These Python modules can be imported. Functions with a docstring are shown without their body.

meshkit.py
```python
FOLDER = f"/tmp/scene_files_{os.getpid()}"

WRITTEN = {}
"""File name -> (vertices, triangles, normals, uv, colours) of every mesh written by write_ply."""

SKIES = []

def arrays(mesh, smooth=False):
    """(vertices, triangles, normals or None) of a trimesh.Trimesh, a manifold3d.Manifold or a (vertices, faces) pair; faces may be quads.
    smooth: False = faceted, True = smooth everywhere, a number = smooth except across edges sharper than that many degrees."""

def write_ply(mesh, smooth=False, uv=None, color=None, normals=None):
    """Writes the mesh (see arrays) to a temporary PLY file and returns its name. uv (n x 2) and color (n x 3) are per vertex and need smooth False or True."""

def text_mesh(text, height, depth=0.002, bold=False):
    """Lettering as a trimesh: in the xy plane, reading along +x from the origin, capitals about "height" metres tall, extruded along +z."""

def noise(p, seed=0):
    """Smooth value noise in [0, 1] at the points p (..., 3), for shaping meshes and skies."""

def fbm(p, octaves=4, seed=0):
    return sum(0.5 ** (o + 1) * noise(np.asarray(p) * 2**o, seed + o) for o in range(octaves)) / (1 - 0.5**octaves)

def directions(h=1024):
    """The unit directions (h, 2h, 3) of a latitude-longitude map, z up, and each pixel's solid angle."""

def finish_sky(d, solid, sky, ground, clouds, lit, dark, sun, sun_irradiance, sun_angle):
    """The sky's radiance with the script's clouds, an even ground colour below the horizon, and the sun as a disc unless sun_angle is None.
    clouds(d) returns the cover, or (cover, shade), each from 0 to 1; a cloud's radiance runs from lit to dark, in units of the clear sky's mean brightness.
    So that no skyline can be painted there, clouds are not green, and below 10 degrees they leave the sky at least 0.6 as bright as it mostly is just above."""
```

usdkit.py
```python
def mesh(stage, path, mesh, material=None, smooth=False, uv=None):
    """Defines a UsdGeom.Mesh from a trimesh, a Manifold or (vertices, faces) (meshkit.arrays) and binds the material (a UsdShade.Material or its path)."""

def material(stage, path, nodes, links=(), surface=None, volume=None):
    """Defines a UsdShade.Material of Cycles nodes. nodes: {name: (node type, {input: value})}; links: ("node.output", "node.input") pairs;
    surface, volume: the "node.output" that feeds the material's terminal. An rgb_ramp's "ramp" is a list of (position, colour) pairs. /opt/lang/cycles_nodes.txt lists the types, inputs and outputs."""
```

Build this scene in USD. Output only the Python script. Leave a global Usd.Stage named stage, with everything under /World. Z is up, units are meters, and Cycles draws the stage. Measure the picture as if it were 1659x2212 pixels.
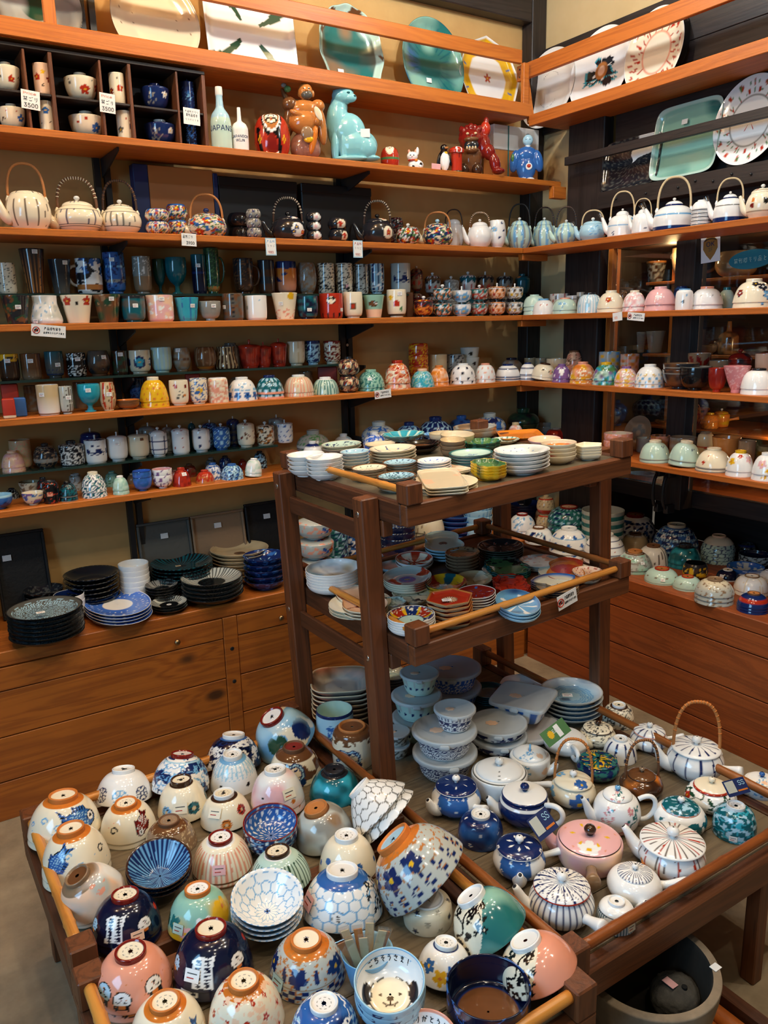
"""A corner of a Japanese pottery shop: two shelved walls, a tilted display cart and low trays full of tableware."""
import math, random
import numpy as np, trimesh, manifold3d
from scipy.interpolate import PchipInterpolator
import usdkit, meshkit
from pxr import Usd, UsdGeom, UsdLux, UsdShade, Gf, Sdf, Vt

stage = Usd.Stage.CreateInMemory()
UsdGeom.SetStageUpAxis(stage, UsdGeom.Tokens.z)
UsdGeom.Xform.Define(stage, '/World')
UsdGeom.Scope.Define(stage, '/World/Looks')
PI = math.pi
rng = random.Random(7)

# ---------------------------------------------------------------- camera
F, YAW, PITCH, ROLL = 1729.74, 1.001458, 0.2297717, 0.0235404      # focal length in pixels of the 1659 x 2212 frame
CAM = np.array([0, 0, 1.55])
_f = np.array([math.cos(PITCH) * math.cos(YAW), math.cos(PITCH) * math.sin(YAW), -math.sin(PITCH)])
_r = np.array([math.sin(YAW), -math.cos(YAW), 0.0])
_d = np.cross(_f, _r)
VIEW = np.array([math.cos(ROLL) * _r + math.sin(ROLL) * _d, -math.sin(ROLL) * _r + math.cos(ROLL) * _d, _f])   # right, down, forward
cam = UsdGeom.Camera.Define(stage, '/World/camera')
cam.CreateHorizontalApertureAttr(36.0)
cam.CreateVerticalApertureAttr(36.0 * 2212 / 1659)
cam.CreateFocalLengthAttr(36.0 * F / 1659)
cam.CreateClippingRangeAttr((0.05, 100))
cam.CreateExposureAttr(0.12)
_m = np.eye(4)
_m[0, :3], _m[1, :3], _m[2, :3], _m[3, :3] = VIEW[0], -VIEW[1], -VIEW[2], CAM
cam.AddTransformOp().Set(Gf.Matrix4d(_m.tolist()))

# ---------------------------------------------------------------- light
def lamp(name, pos, power, col, radius=0.035, aim=None, cone=55.0):
    l = UsdLux.SphereLight.Define(stage, '/World/' + name)
    l.CreateRadiusAttr(radius); l.CreateIntensityAttr(power / (4 * PI * PI * radius ** 2)); l.CreateColorAttr(Gf.Vec3f(*col))
    if aim is None: l.AddTranslateOp().Set(Gf.Vec3d(*pos)); return
    z = np.asarray(pos, float) - np.asarray(aim, float); z /= np.linalg.norm(z); x = np.cross([0.2, 1, 0.1], z); x /= np.linalg.norm(x); m = np.eye(4); m[0, :3], m[1, :3], m[2, :3], m[3, :3] = x, np.cross(z, x), z, pos
    l.AddTransformOp().Set(Gf.Matrix4d(m.tolist())); sh = UsdLux.ShapingAPI.Apply(l.GetPrim()); sh.CreateShapingConeAngleAttr(cone); sh.CreateShapingConeSoftnessAttr(0.35)
WARM, COOL = (1.0, 0.85, 0.64), (0.80, 0.92, 1.0)
for i, (x, y, z, pw) in enumerate([(-0.5, 2.2, 2.98, 17), (0.3, 2.2, 2.98, 17), (1.1, 2.2, 2.98, 17), (1.9, 2.15, 2.98, 19), (2.0, 1.4, 2.98, 19), (2.0, 0.5, 2.98, 12)]):
    lamp('ceiling_lamp_%03d' % i, (x, y, z), pw, COOL if x > 1.5 else WARM)                        # track lights along the two walls
for i, (x, y, pw, aim) in enumerate([(-0.1, 0.75, 20, (.35, 1.3, .3)), (0.55, 0.45, 24, (.6, 1.15, .3)), (1.2, 0.6, 20, (1.3, 1.4, .4)), (0.3, -0.3, 16, (.8, 1.2, .4)), (1.5, 1.2, 12, (1.5, 1.75, .9)), (.5, 1.5, 10, (.4, 2.6, .4)), (1.7, 1.0, 10, (2.5, 1.6, .5)), (2.1, .35, 34, (1.95, .75, 0))]):
    lamp('track_spot_%03d' % i, (x, y, 2.95), pw, WARM, .03, aim, 42)         # spots over the tables
win = UsdLux.RectLight.Define(stage, '/World/shop_window_daylight')
win.CreateWidthAttr(2.2); win.CreateHeightAttr(1.5); win.CreateIntensityAttr(9.0); win.CreateColorAttr(Gf.Vec3f(0.30, 0.64, 1.0))
_z = -np.array([0.80, -0.52, -0.28]); _z /= np.linalg.norm(_z); _x = np.cross([0, 0, 1], _z); _x /= np.linalg.norm(_x); _y = np.cross(_z, _x)
_m = np.eye(4); _m[0, :3], _m[1, :3], _m[2, :3], _m[3, :3] = _x, _y, _z, (-2.25, 0.35, 1.95)
win.AddTransformOp().Set(Gf.Matrix4d(_m.tolist()))
dome = UsdLux.DomeLight.Define(stage, '/World/room_ambience')
dome.CreateIntensityAttr(0.035); dome.CreateColorAttr(Gf.Vec3f(1.0, 0.86, 0.68))

# ---------------------------------------------------------------- projection helpers
def ray(x, y): return np.array([(x - 829.5) / F, (y - 1106) / F, 1.0]) @ VIEW
def on(x, y, axis, val):
    d = ray(x, y); return CAM + d * (val - CAM[axis]) / d[axis]
def proj(p):
    q = (p - CAM) @ VIEW.T
    return np.stack([q[:, 0] / q[:, 2] * F + 829.5, q[:, 1] / q[:, 2] * F + 1106], 1)
RIGHT = np.array([_r[0], _r[1], 0]); AHEAD = np.array([_f[0], _f[1], 0]) / math.hypot(_f[0], _f[1])

# ---------------------------------------------------------------- colours and materials
def lin(h):
    c = np.array([int(h[i:i + 2], 16) for i in (0, 2, 4)]) / 255.0
    return np.where(c < 0.04045, c / 12.92, ((c + 0.055) / 1.055) ** 2.4)
COL = {k: lin(v) for k, v in dict(
    w='e6e4de', W='f0efec', c='e0d2b4', e='cdb58c', b='2f62a8', n='14285c', N='0b1430', k='0e0f12', K='22242a', r='b3301c', R='7c1a14',
    o='d0752a', O='e8862c', y='e5b21f', g='4c7a48', G='1f4632', t='1e98b0', T='0f5c68', l='a6cfe2', L='6fa9d4', p='e9b3b4', P='d98a8e', s='e79b80',
    m='6b4428', M='3e2517', d='8f7358', x='8d8b84', X='55544f', z='b9bdb6', a='bcd8cb', A='8fc0ae', u='7e5a92', v='27706e', q='33a4bb', j='3f6fd0', f='efe3c8', D='96685a', C='86c6cf', h='b8743a', i='f3c9a8').items()}

def mat(name, nodes, links, surface='p.BSDF'):
    return usdkit.material(stage, '/World/Looks/' + name, nodes, links, surface=surface)
def painted(name, rough, coat=0.0, bump=0.0, scale=60, spec=0.5):
    n = {'a': ('attribute', {'attribute': 'Col'}), 'p': ('principled_bsdf', {'roughness': rough, 'coat_weight': coat, 'coat_roughness': 0.03, 'specular_ior_level': spec})}
    l = [('a.color', 'p.base_color')]
    if bump:
        n |= {'c': ('texture_coordinate', {}), 'z': ('noise_texture', {'scale': scale, 'detail': 3}), 'u': ('bump', {'strength': bump, 'distance': 0.002})}
        l += [('c.object', 'z.vector'), ('z.fac', 'u.height'), ('u.normal', 'p.normal')]
    return mat(name, n, l)
GLAZE = painted('glazed_ceramic', 0.13, 0.25, 0.12, 35)
MATTE = painted('unglazed_ceramic', 0.6, 0, 0.5, 90)
PAPER = painted('paper_and_plastic', 0.5)
FROST = mat('frosted_lid_plastic', {'p': ('principled_bsdf', {'base_color': (0.78, 0.82, 0.83), 'roughness': 0.32, 'transmission_weight': 0.45, 'ior': 1.3})}, [])
def wood(name, c1, c2, axis, rough=0.5, scale=1.0, knots=False, coat=0.0):
    sc = [22 * scale] * 3; sc[axis] = 1.3 * scale
    fine = [150 * scale] * 3; fine[axis] = 4 * scale
    n = {'c': ('texture_coordinate', {}), 'm': ('mapping', {'scale': tuple(sc)}), 'w': ('noise_texture', {'scale': 1.0, 'detail': 3, 'roughness': 0.55, 'distortion': 0.9}),
         'f': ('mapping', {'scale': tuple(fine)}), 'g': ('noise_texture', {'scale': 1.0, 'detail': 2}),
         'rings': ('math', {'math_type': 'sine'}), 'mul': ('math', {'math_type': 'multiply', 'value2': 34.0}), 'half': ('math', {'math_type': 'multiply_add', 'value2': 0.28, 'value3': 0.45}),
         'add': ('math', {'math_type': 'multiply_add', 'value2': 0.5}),
         'r': ('rgb_ramp', {'ramp': [(0.25, c2), (0.5, tuple(0.5 * (a + b) for a, b in zip(c1, c2))), (0.85, c1)]}),
         'u': ('bump', {'strength': 0.25, 'distance': 0.002}), 'p': ('principled_bsdf', {'roughness': rough, 'coat_weight': coat, 'coat_roughness': 0.2})}
    l = [('c.object', 'm.vector'), ('m.vector', 'w.vector'), ('c.object', 'f.vector'), ('f.vector', 'g.vector'), ('w.fac', 'mul.value1'), ('mul.value', 'rings.value1'),
         ('rings.value', 'half.value1'), ('g.fac', 'add.value1'), ('half.value', 'add.value3'), ('add.value', 'r.fac'), ('g.fac', 'u.height'), ('u.normal', 'p.normal'), ('r.color', 'p.base_color')]
    if knots:
        k = [2.6, 2.6, 2.6]; k[axis] = 1.5
        n |= {'km': ('mapping', {'scale': tuple(k)}), 'kv': ('voronoi_texture', {'scale': 1.3, 'randomness': 1.0}), 'kr': ('rgb_ramp', {'ramp': [(0.0, (0.9, 0.9, 0.9)), (0.05, (0.85, 0.85, 0.85)), (0.10, (0.0, 0.0, 0.0))]}),
              'kx': ('mix', {'color2': (0.035, 0.014, 0.006)}),
              'kd': ('math', {'math_type': 'multiply_add', 'value2': 5.0})}
        l = [x for x in l if x not in (('r.color', 'p.base_color'), ('w.fac', 'mul.value1'))]
        l += [('c.object', 'km.vector'), ('km.vector', 'kv.vector'), ('kv.distance', 'kr.fac'), ('kr.color', 'kx.fac'), ('r.color', 'kx.color1'), ('kx.color', 'p.base_color')]
        n['kr2'] = ('rgb_ramp', {'ramp': [(0.0, (1.0, 1.0, 1.0)), (0.28, (0.0, 0.0, 0.0))]})
        n['ks'] = ('math', {'math_type': 'multiply_add', 'value2': 0.35})
        l += [('kv.distance', 'kr2.fac'), ('kr2.color', 'ks.value1'), ('w.fac', 'ks.value3'), ('ks.value', 'mul.value1')]
    return mat(name, n, l)
SHELF_X = wood('orange_shelf_wood_along_x', lin('c06c22'), lin('a95818'), 0)
SHELF_Y = wood('orange_shelf_wood_along_y', lin('b96422'), lin('a15218'), 1)
SHELF_Z = wood('orange_shelf_wood_upright', lin('c06c22'), lin('a95818'), 2)
CAB_X = wood('knotty_cabinet_wood_along_x', lin('b06220'), lin('8c4818'), 0, knots=True, scale=.6)
CAB_Y = wood('knotty_cabinet_wood_along_y', lin('9f4f20'), lin('7e3c17'), 1, knots=True, scale=.6)
CART_X = wood('brown_cart_wood_along_x', lin('683a1c'), lin('4e2912'), 0)
CART_Y = wood('brown_cart_wood_along_y', lin('552f19'), lin('3e2110'), 1)
CART_Z = wood('brown_cart_wood_upright', lin('6b3a1c'), lin('4c2812'), 2)
BLACK_X = wood('black_stained_wood_along_x', lin('2c2422'), lin('1c1716'), 0)
BLACK_Y = wood('black_stained_wood_along_y', lin('2c2422'), lin('1c1716'), 1)
BLACK_Z = wood('black_stained_wood_upright', lin('2c2422'), lin('191413'), 2)
BAMBOO_X = wood('bamboo_along_x', lin('d08a3c'), lin('a8642a'), 0, 0.35)
BAMBOO_DX = wood('aged_bamboo_along_x', lin('8a4a20'), lin('6a3414'), 0, 0.3)
BAMBOO_DY = wood('aged_bamboo_along_y', lin('8e5226'), lin('6e3a18'), 1, 0.3)
BAMBOO_Y = wood('bamboo_along_y', lin('d08a3c'), lin('a8642a'), 1, 0.35)
def plain(name, c, rough=0.5, metal=0.0, **k):
    return mat(name, {'p': ('principled_bsdf', {'base_color': tuple(c), 'roughness': rough, 'metallic': metal, **k})}, [])
def rough_surface(name, c1, c2, sc, rough=0.85, bump=0.3):
    return mat(name, {'c': ('texture_coordinate', {}), 'z': ('noise_texture', {'scale': sc, 'detail': 6, 'roughness': 0.62}), 'r': ('rgb_ramp', {'ramp': [(0.32, c1), (0.68, c2)]}),
                      'u': ('bump', {'strength': bump, 'distance': 0.004}), 'p': ('principled_bsdf', {'roughness': rough})},
               [('c.object', 'z.vector'), ('z.fac', 'r.fac'), ('r.color', 'p.base_color'), ('z.fac', 'u.height'), ('u.normal', 'p.normal')])
PLASTER = rough_surface('tan_plaster', lin('bf945a'), lin('cba266'), 6, 0.9, 0.12)
PLASTER_R = rough_surface('cream_plaster', lin('c4a878'), lin('ccb284'), 5, 0.9, 0.12)
CONCRETE = rough_surface('concrete_floor', lin('7a6a54'), lin('a08e72'), 7, 0.8, 0.3)
STEEL = plain('black_bracket_steel', (0.012, 0.012, 0.013), 0.45)
CHROME = plain('worn_metal', (0.45, 0.42, 0.38), 0.3, 1.0)
BRASS = plain('dull_brass', (0.36, 0.24, 0.12), 0.35, 1.0)
GREENGLASS = plain('dark_green_shelf_glass', (0.02, 0.05, 0.04), 0.08, specular_ior_level=0.6)
PANE = mat('window_glass', {'t': ('transparent_bsdf', {'color': (0.95, 0.97, 0.96)}), 'g': ('glossy_bsdf', {'roughness': 0.02, 'color': (1, 1, 1)}), 'f': ('fresnel', {'IOR': 1.45}), 'm': ('mix_closure', {})},
           [('f.fac', 'm.fac'), ('t.BSDF', 'm.closure1'), ('g.BSDF', 'm.closure2')], 'm.closure')
FILM = mat('clear_sleeve_film', {'t': ('transparent_bsdf', {'color': (0.97, 0.97, 0.97)}), 'g': ('glossy_bsdf', {'roughness': 0.12, 'color': (1, 1, 1)}), 'm': ('mix_closure', {'fac': 0.14})},
           [('t.BSDF', 'm.closure1'), ('g.BSDF', 'm.closure2')], 'm.closure')
# ---------------------------------------------------------------- scene graph helpers
COUNT = {}
LABELS = {}
def numbered(parent, name):
    k = (parent, name); n = COUNT.get(k, 0); COUNT[k] = n + 1
    return '%s/%s' % (parent, name if n == 0 else '%s_%03d' % (name, n))
def tag(prim, label=None, cat=None, group=None, kind=None):
    for k, v in (('label', label), ('category', cat), ('group', group), ('kind', kind)):
        if v: prim.SetCustomDataByKey(k, v)
    if label and cat: LABELS.setdefault(label, []).append(group)
def thing(name, label, cat, loc=(0, 0, 0), rot=None, group=None, kind=None):
    x = UsdGeom.Xform.Define(stage, numbered('/World', name))
    m = np.eye(4)
    if rot is not None: m[:3, :3] = np.asarray(rot).T
    m[3, :3] = loc
    x.AddTransformOp().Set(Gf.Matrix4d(m.tolist()))
    tag(x.GetPrim(), label, cat, group, kind)
    return x.GetPrim()
def put(parent, name, v, f, m, col=None, smooth=True, label=None, kind=None):
    """One Mesh prim; parent is a prim or None for /World. col: per-vertex colours."""
    path = numbered(str(parent.GetPath()) if parent else '/World', name)
    v = np.asarray(v, float); f = np.asarray(f, int)
    if smooth not in (True, False) and col is None:
        mesh = usdkit.mesh(stage, path, (v, f), m, smooth=smooth)
    else:
        v2, f2, n = meshkit.arrays((v, f), smooth is not False)
        mesh = UsdGeom.Mesh.Define(stage, path)
        mesh.CreatePointsAttr(Vt.Vec3fArray.FromNumpy(v2.astype(np.float32)))
        mesh.CreateFaceVertexCountsAttr(Vt.IntArray.FromNumpy(np.full(len(f2), 3, np.int32)))
        mesh.CreateFaceVertexIndicesAttr(Vt.IntArray.FromNumpy(f2.astype(np.int32).ravel()))
        mesh.CreateSubdivisionSchemeAttr('none')
        if n is not None:
            mesh.CreateNormalsAttr(Vt.Vec3fArray.FromNumpy(n.astype(np.float32))); mesh.SetNormalsInterpolation('vertex')
        if col is not None:
            c = np.broadcast_to(np.asarray(col, float), (len(v2), 3)) if len(np.shape(col)) == 1 or len(col) == len(v2) else col
            UsdGeom.PrimvarsAPI(mesh).CreatePrimvar('Col', Sdf.ValueTypeNames.Color3fArray, 'vertex').Set(Vt.Vec3fArray.FromNumpy(np.ascontiguousarray(c, np.float32)))
        UsdShade.MaterialBindingAPI.Apply(mesh.GetPrim()).Bind(m)
    tag(mesh.GetPrim(), label, None, None, kind)
    return mesh.GetPrim()
def copy_of(src, name, label, cat, loc, rot=None, group=None):
    x = thing(name, label, cat, loc, rot, group)
    x.GetReferences().AddInternalReference(src.GetPath()); x.SetInstanceable(True)
    return x

# ---------------------------------------------------------------- shapes
def join(*ms):
    vs, fs, cs, n = [], [], [], 0
    for m in ms:
        vs.append(m[0]); fs.append(np.asarray(m[1]) + n); n += len(m[0])
        if len(m) > 2: cs.append(np.broadcast_to(m[2], (len(m[0]), 3)))
    return (np.vstack(vs), np.vstack(fs)) + ((np.vstack(cs),) if cs else ())
def box(x0, y0, z0, x1, y1, z1, bevel=0.0):
    if bevel:
        b = min(bevel, 0.45 * min(x1 - x0, y1 - y0, z1 - z0))
        p = [(x, y, z) for x in (x0 + b, x1 - b) for y in (y0 + b, y1 - b) for z in (z0 + b, z1 - b)]
        q = np.array([(a + sx * b * (k == 0), c + sy * b * (k == 1), e + sz * b * (k == 2)) for a, c, e in p
                      for sx in [(-1 if a == x0 + b else 1)] for sy in [(-1 if c == y0 + b else 1)] for sz in [(-1 if e == z0 + b else 1)] for k in range(3)])
        h = trimesh.convex.convex_hull(q)
        return np.array(h.vertices), np.array(h.faces)
    m = trimesh.creation.box(bounds=[(x0, y0, z0), (x1, y1, z1)])
    return np.array(m.vertices), np.array(m.faces)
def beam(a, b, w, h, up=(0, 0, 1), bevel=0.002):
    """A square timber from a to b: returns a mesh in world space."""
    a, b = np.asarray(a, float), np.asarray(b, float); L = np.linalg.norm(b - a); d = (b - a) / L
    s = np.cross(up, d); s /= np.linalg.norm(s); u = np.cross(d, s)
    v, f = box(0, -w / 2, -h / 2, L, w / 2, h / 2, bevel)
    return a + v @ np.array([d, s, u]), f
def tube(pts, rad, n=12, caps=True):
    p = np.asarray(pts, float); rad = np.broadcast_to(np.asarray(rad, float), len(p))
    t = np.gradient(p, axis=0); t /= np.linalg.norm(t, axis=1)[:, None]
    ref = np.array([0.31, 0.17, 0.93]) if abs(t[0] @ [0.31, 0.17, 0.93]) < 0.9 else np.array([1.0, 0, 0])
    nrm = np.zeros_like(p); u = np.cross(t[0], ref); u /= np.linalg.norm(u)
    for i in range(len(p)):
        u = u - t[i] * (u @ t[i]); u /= np.linalg.norm(u); nrm[i] = u
    bi = np.cross(t, nrm); a = np.arange(n) * 2 * PI / n
    v = (p[:, None] + rad[:, None, None] * (np.cos(a)[None, :, None] * nrm[:, None] + np.sin(a)[None, :, None] * bi[:, None])).reshape(-1, 3)
    i, j = np.meshgrid(np.arange(len(p) - 1), np.arange(n), indexing='ij'); A = (i * n + j).ravel(); B = (i * n + (j + 1) % n).ravel()
    f = np.vstack([np.stack([A, B, B + n], 1), np.stack([A, B + n, A + n], 1)])
    if caps:
        k = len(v); v = np.vstack([v, p[0], p[-1]]); j = np.arange(n); o = (len(p) - 1) * n
        f = np.vstack([f, np.stack([np.full(n, k), (j + 1) % n, j], 1), np.stack([np.full(n, k + 1), o + j, o + (j + 1) % n], 1)])
    return v, f
def bez(ps, n=14):
    t = np.linspace(0, 1, n)[:, None]; q = [np.asarray(p, float) + 0 * t for p in ps]
    while len(q) > 1: q = [a * (1 - t) + b * t for a, b in zip(q, q[1:])]
    return q[0]
def outline(kind, th):
    """Radius factor of a non-round piece at the angles th."""
    k, *a = kind.split(':'); a = [float(x) for x in a]
    c, s = np.abs(np.cos(th)), np.abs(np.sin(th))
    if k == 'sq': q = a[0] if a else 6.0; return (c ** q + s ** q) ** (-1 / q)
    if k == 'oval': e, r = a[0], math.radians(a[1] if len(a) > 1 else 0); return 1 / np.sqrt(np.cos(th - r) ** 2 + (np.sin(th - r) * e) ** 2)
    if k == 'rect':
        e, r = a[0], math.radians(a[1] if len(a) > 1 else 0); c, s = np.abs(np.cos(th - r)), np.abs(np.sin(th - r)) * e; return (c ** 8 + s ** 8) ** (-1 / 8)
    if k == 'wav': return 1 - 0.035 * (1 + np.cos(a[0] * th)) / 2
    if k == 'pet': return 0.80 + 0.20 * np.abs(np.cos(a[0] * th / 2)) ** 0.6
    if k == 'poly':
        n = a[0]; x = (th + math.radians(a[1] if len(a) > 1 else 0)) % (2 * PI / n) - PI / n; return math.cos(PI / n) / np.cos(x) * 0.97 / math.cos(PI / n) ** 0.5
    if k == 'leaf':
        e, r = a[0], math.radians(a[1] if len(a) > 1 else 0); x = th - r; return (0.55 + 0.45 * np.abs(np.cos(x)) ** 1.6) * (1 + 0.05 * np.cos(13 * x)) / (1 + 0.12 * (e - 1))
    if k == 'fan': r = math.radians(a[0] if a else 0); x = (th - r + PI) % (2 * PI) - PI; return np.where(np.abs(x) < 1.05, 1.0, np.maximum(0.45, 1 - 0.55 * (np.abs(x) - 1.05) / 0.6))
    if k == 'gourd': r = math.radians(a[0] if a else 0); return 0.72 + 0.28 * np.cos(2 * (th - r)) + 0.06 * np.cos(th - r)
    return np.ones_like(th)
BODY = {                                        # outer profile from foot to rim, (r, z) of 1
    'rice': [(.40, .13), (.58, .20), (.80, .42), (.93, .70), (1, 1)],
    'bowl': [(.42, .10), (.62, .17), (.84, .40), (.95, .70), (1, 1)], 'deep': [(.42, .11), (.74, .20), (.93, .46), (1, .76), (.99, 1)],
    'flare': [(.36, .13), (.50, .26), (.76, .60), (1, 1)], 'cup': [(.66, .06), (.86, .11), (.97, .30), (1, .6), (.97, 1)],
    'tum': [(.68, .03), (.73, .18), (.86, .6), (1, 1)], 'cyl': [(.88, .03), (.96, .08), (1, .5), (1, 1)], 'hat': [(.96, .03), (1, .10), (.86, .45), (.74, .8), (.76, 1)],
    'plate': [(.55, .14), (.66, .22), (.86, .58), (1, 1)], 'flat': [(.78, .10), (.86, .2), (.95, .6), (1, 1)], 'round': [(.6, .05), (.88, .22), (1, .5), (.93, .8), (.78, 1)],
    'gob': [(.50, .04), (.22, .10), (.20, .2), (.66, .36), (.97, .62), (1, .8), (.95, 1)], 'sbowl': [(.5, .09), (.8, .22), (.97, .55), (1, 1)],
    'straight': [(.70, .05), (.74, .08), (.88, .55), (1, 1)], 'asa': [(.50, .06), (.62, .10), (.82, .5), (1, 1)], 'dome': [(.5, .12), (.72, .25), (.92, .55), (1, 1)]}
def curve(pts, n):
    p = np.array(pts, float); d = np.r_[0, np.cumsum(np.hypot(*np.diff(p, axis=0).T))]; t = np.linspace(0, d[-1], n)
    return np.stack([PchipInterpolator(d, p[:, 0])(t), PchipInterpolator(d, p[:, 1])(t)], 1), t / d[-1]
def revolve(prof, vv, seg, shape=None, taper=0):
    """prof: (r, z) list, axis inner to outer; vv: the paint coordinate of each ring. Returns verts, faces, u, v."""
    prof = np.asarray(prof, float); n = len(prof); th = (np.arange(seg) + 0.5) * 2 * PI / seg
    k = outline(shape, th) if shape else np.ones(seg)
    if shape:
        w = np.clip(prof[:, 0] / prof[:, 0].max(), 0, 1)[:, None]; w = 0.25 + 0.75 * w; K = 1 + (k[None] - 1) * w
    else: K = np.ones((n, seg))
    R = prof[:, :1] * K
    v = np.stack([R * np.sin(th), -R * np.cos(th), np.repeat(prof[:, 1:], seg, 1)], 2).reshape(-1, 3)      # u = 0.5 / seg.. faces -y
    i, j = np.meshgrid(np.arange(n - 1), np.arange(seg), indexing='ij'); A = (i * seg + j).ravel(); B = (i * seg + (j + 1) % seg).ravel()
    f = np.vstack([np.stack([A, B, B + seg], 1), np.stack([A, B + seg, A + seg], 1)])
    return v, f, np.tile((np.arange(seg) + 0.5) / seg, n), np.repeat(np.asarray(vv, float), seg)

# ---------------------------------------------------------------- painting: colour per vertex, a tiny language of glaze decorations
def noise(p, seed=0): return meshkit.noise(p, seed)
def hsh(i, j, s=0):
    x = np.sin(i * 127.1 + j * 311.7 + s * 74.7) * 43758.5453; return x - np.floor(x)
GLYPHS = {}
def seg_dist(X, Y, pts):
    d = np.full(X.shape, 9.0)
    for (x0, y0), (x1, y1) in zip(pts, pts[1:]):
        dx, dy = x1 - x0, y1 - y0; t = np.clip(((X - x0) * dx + (Y - y0) * dy) / (dx * dx + dy * dy + 1e-9), 0, 1)
        d = np.minimum(d, np.hypot(X - x0 - t * dx, Y - y0 - t * dy))
    return d
def inpoly(X, Y, pts):
    r = np.zeros(X.shape, bool); n = len(pts)
    for i in range(n):
        (x0, y0), (x1, y1) = pts[i], pts[(i + 1) % n]
        r ^= ((y0 > Y) != (y1 > Y)) & (X < (x1 - x0) * (Y - y0) / (y1 - y0 + 1e-12) + x0)
    return r
def flower(X, Y, n=5, s=0.62):
    r = np.hypot(X, Y); a = np.arctan2(X, Y); return r < s + (1 - s) * np.abs(np.cos(a * n / 2))
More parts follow.
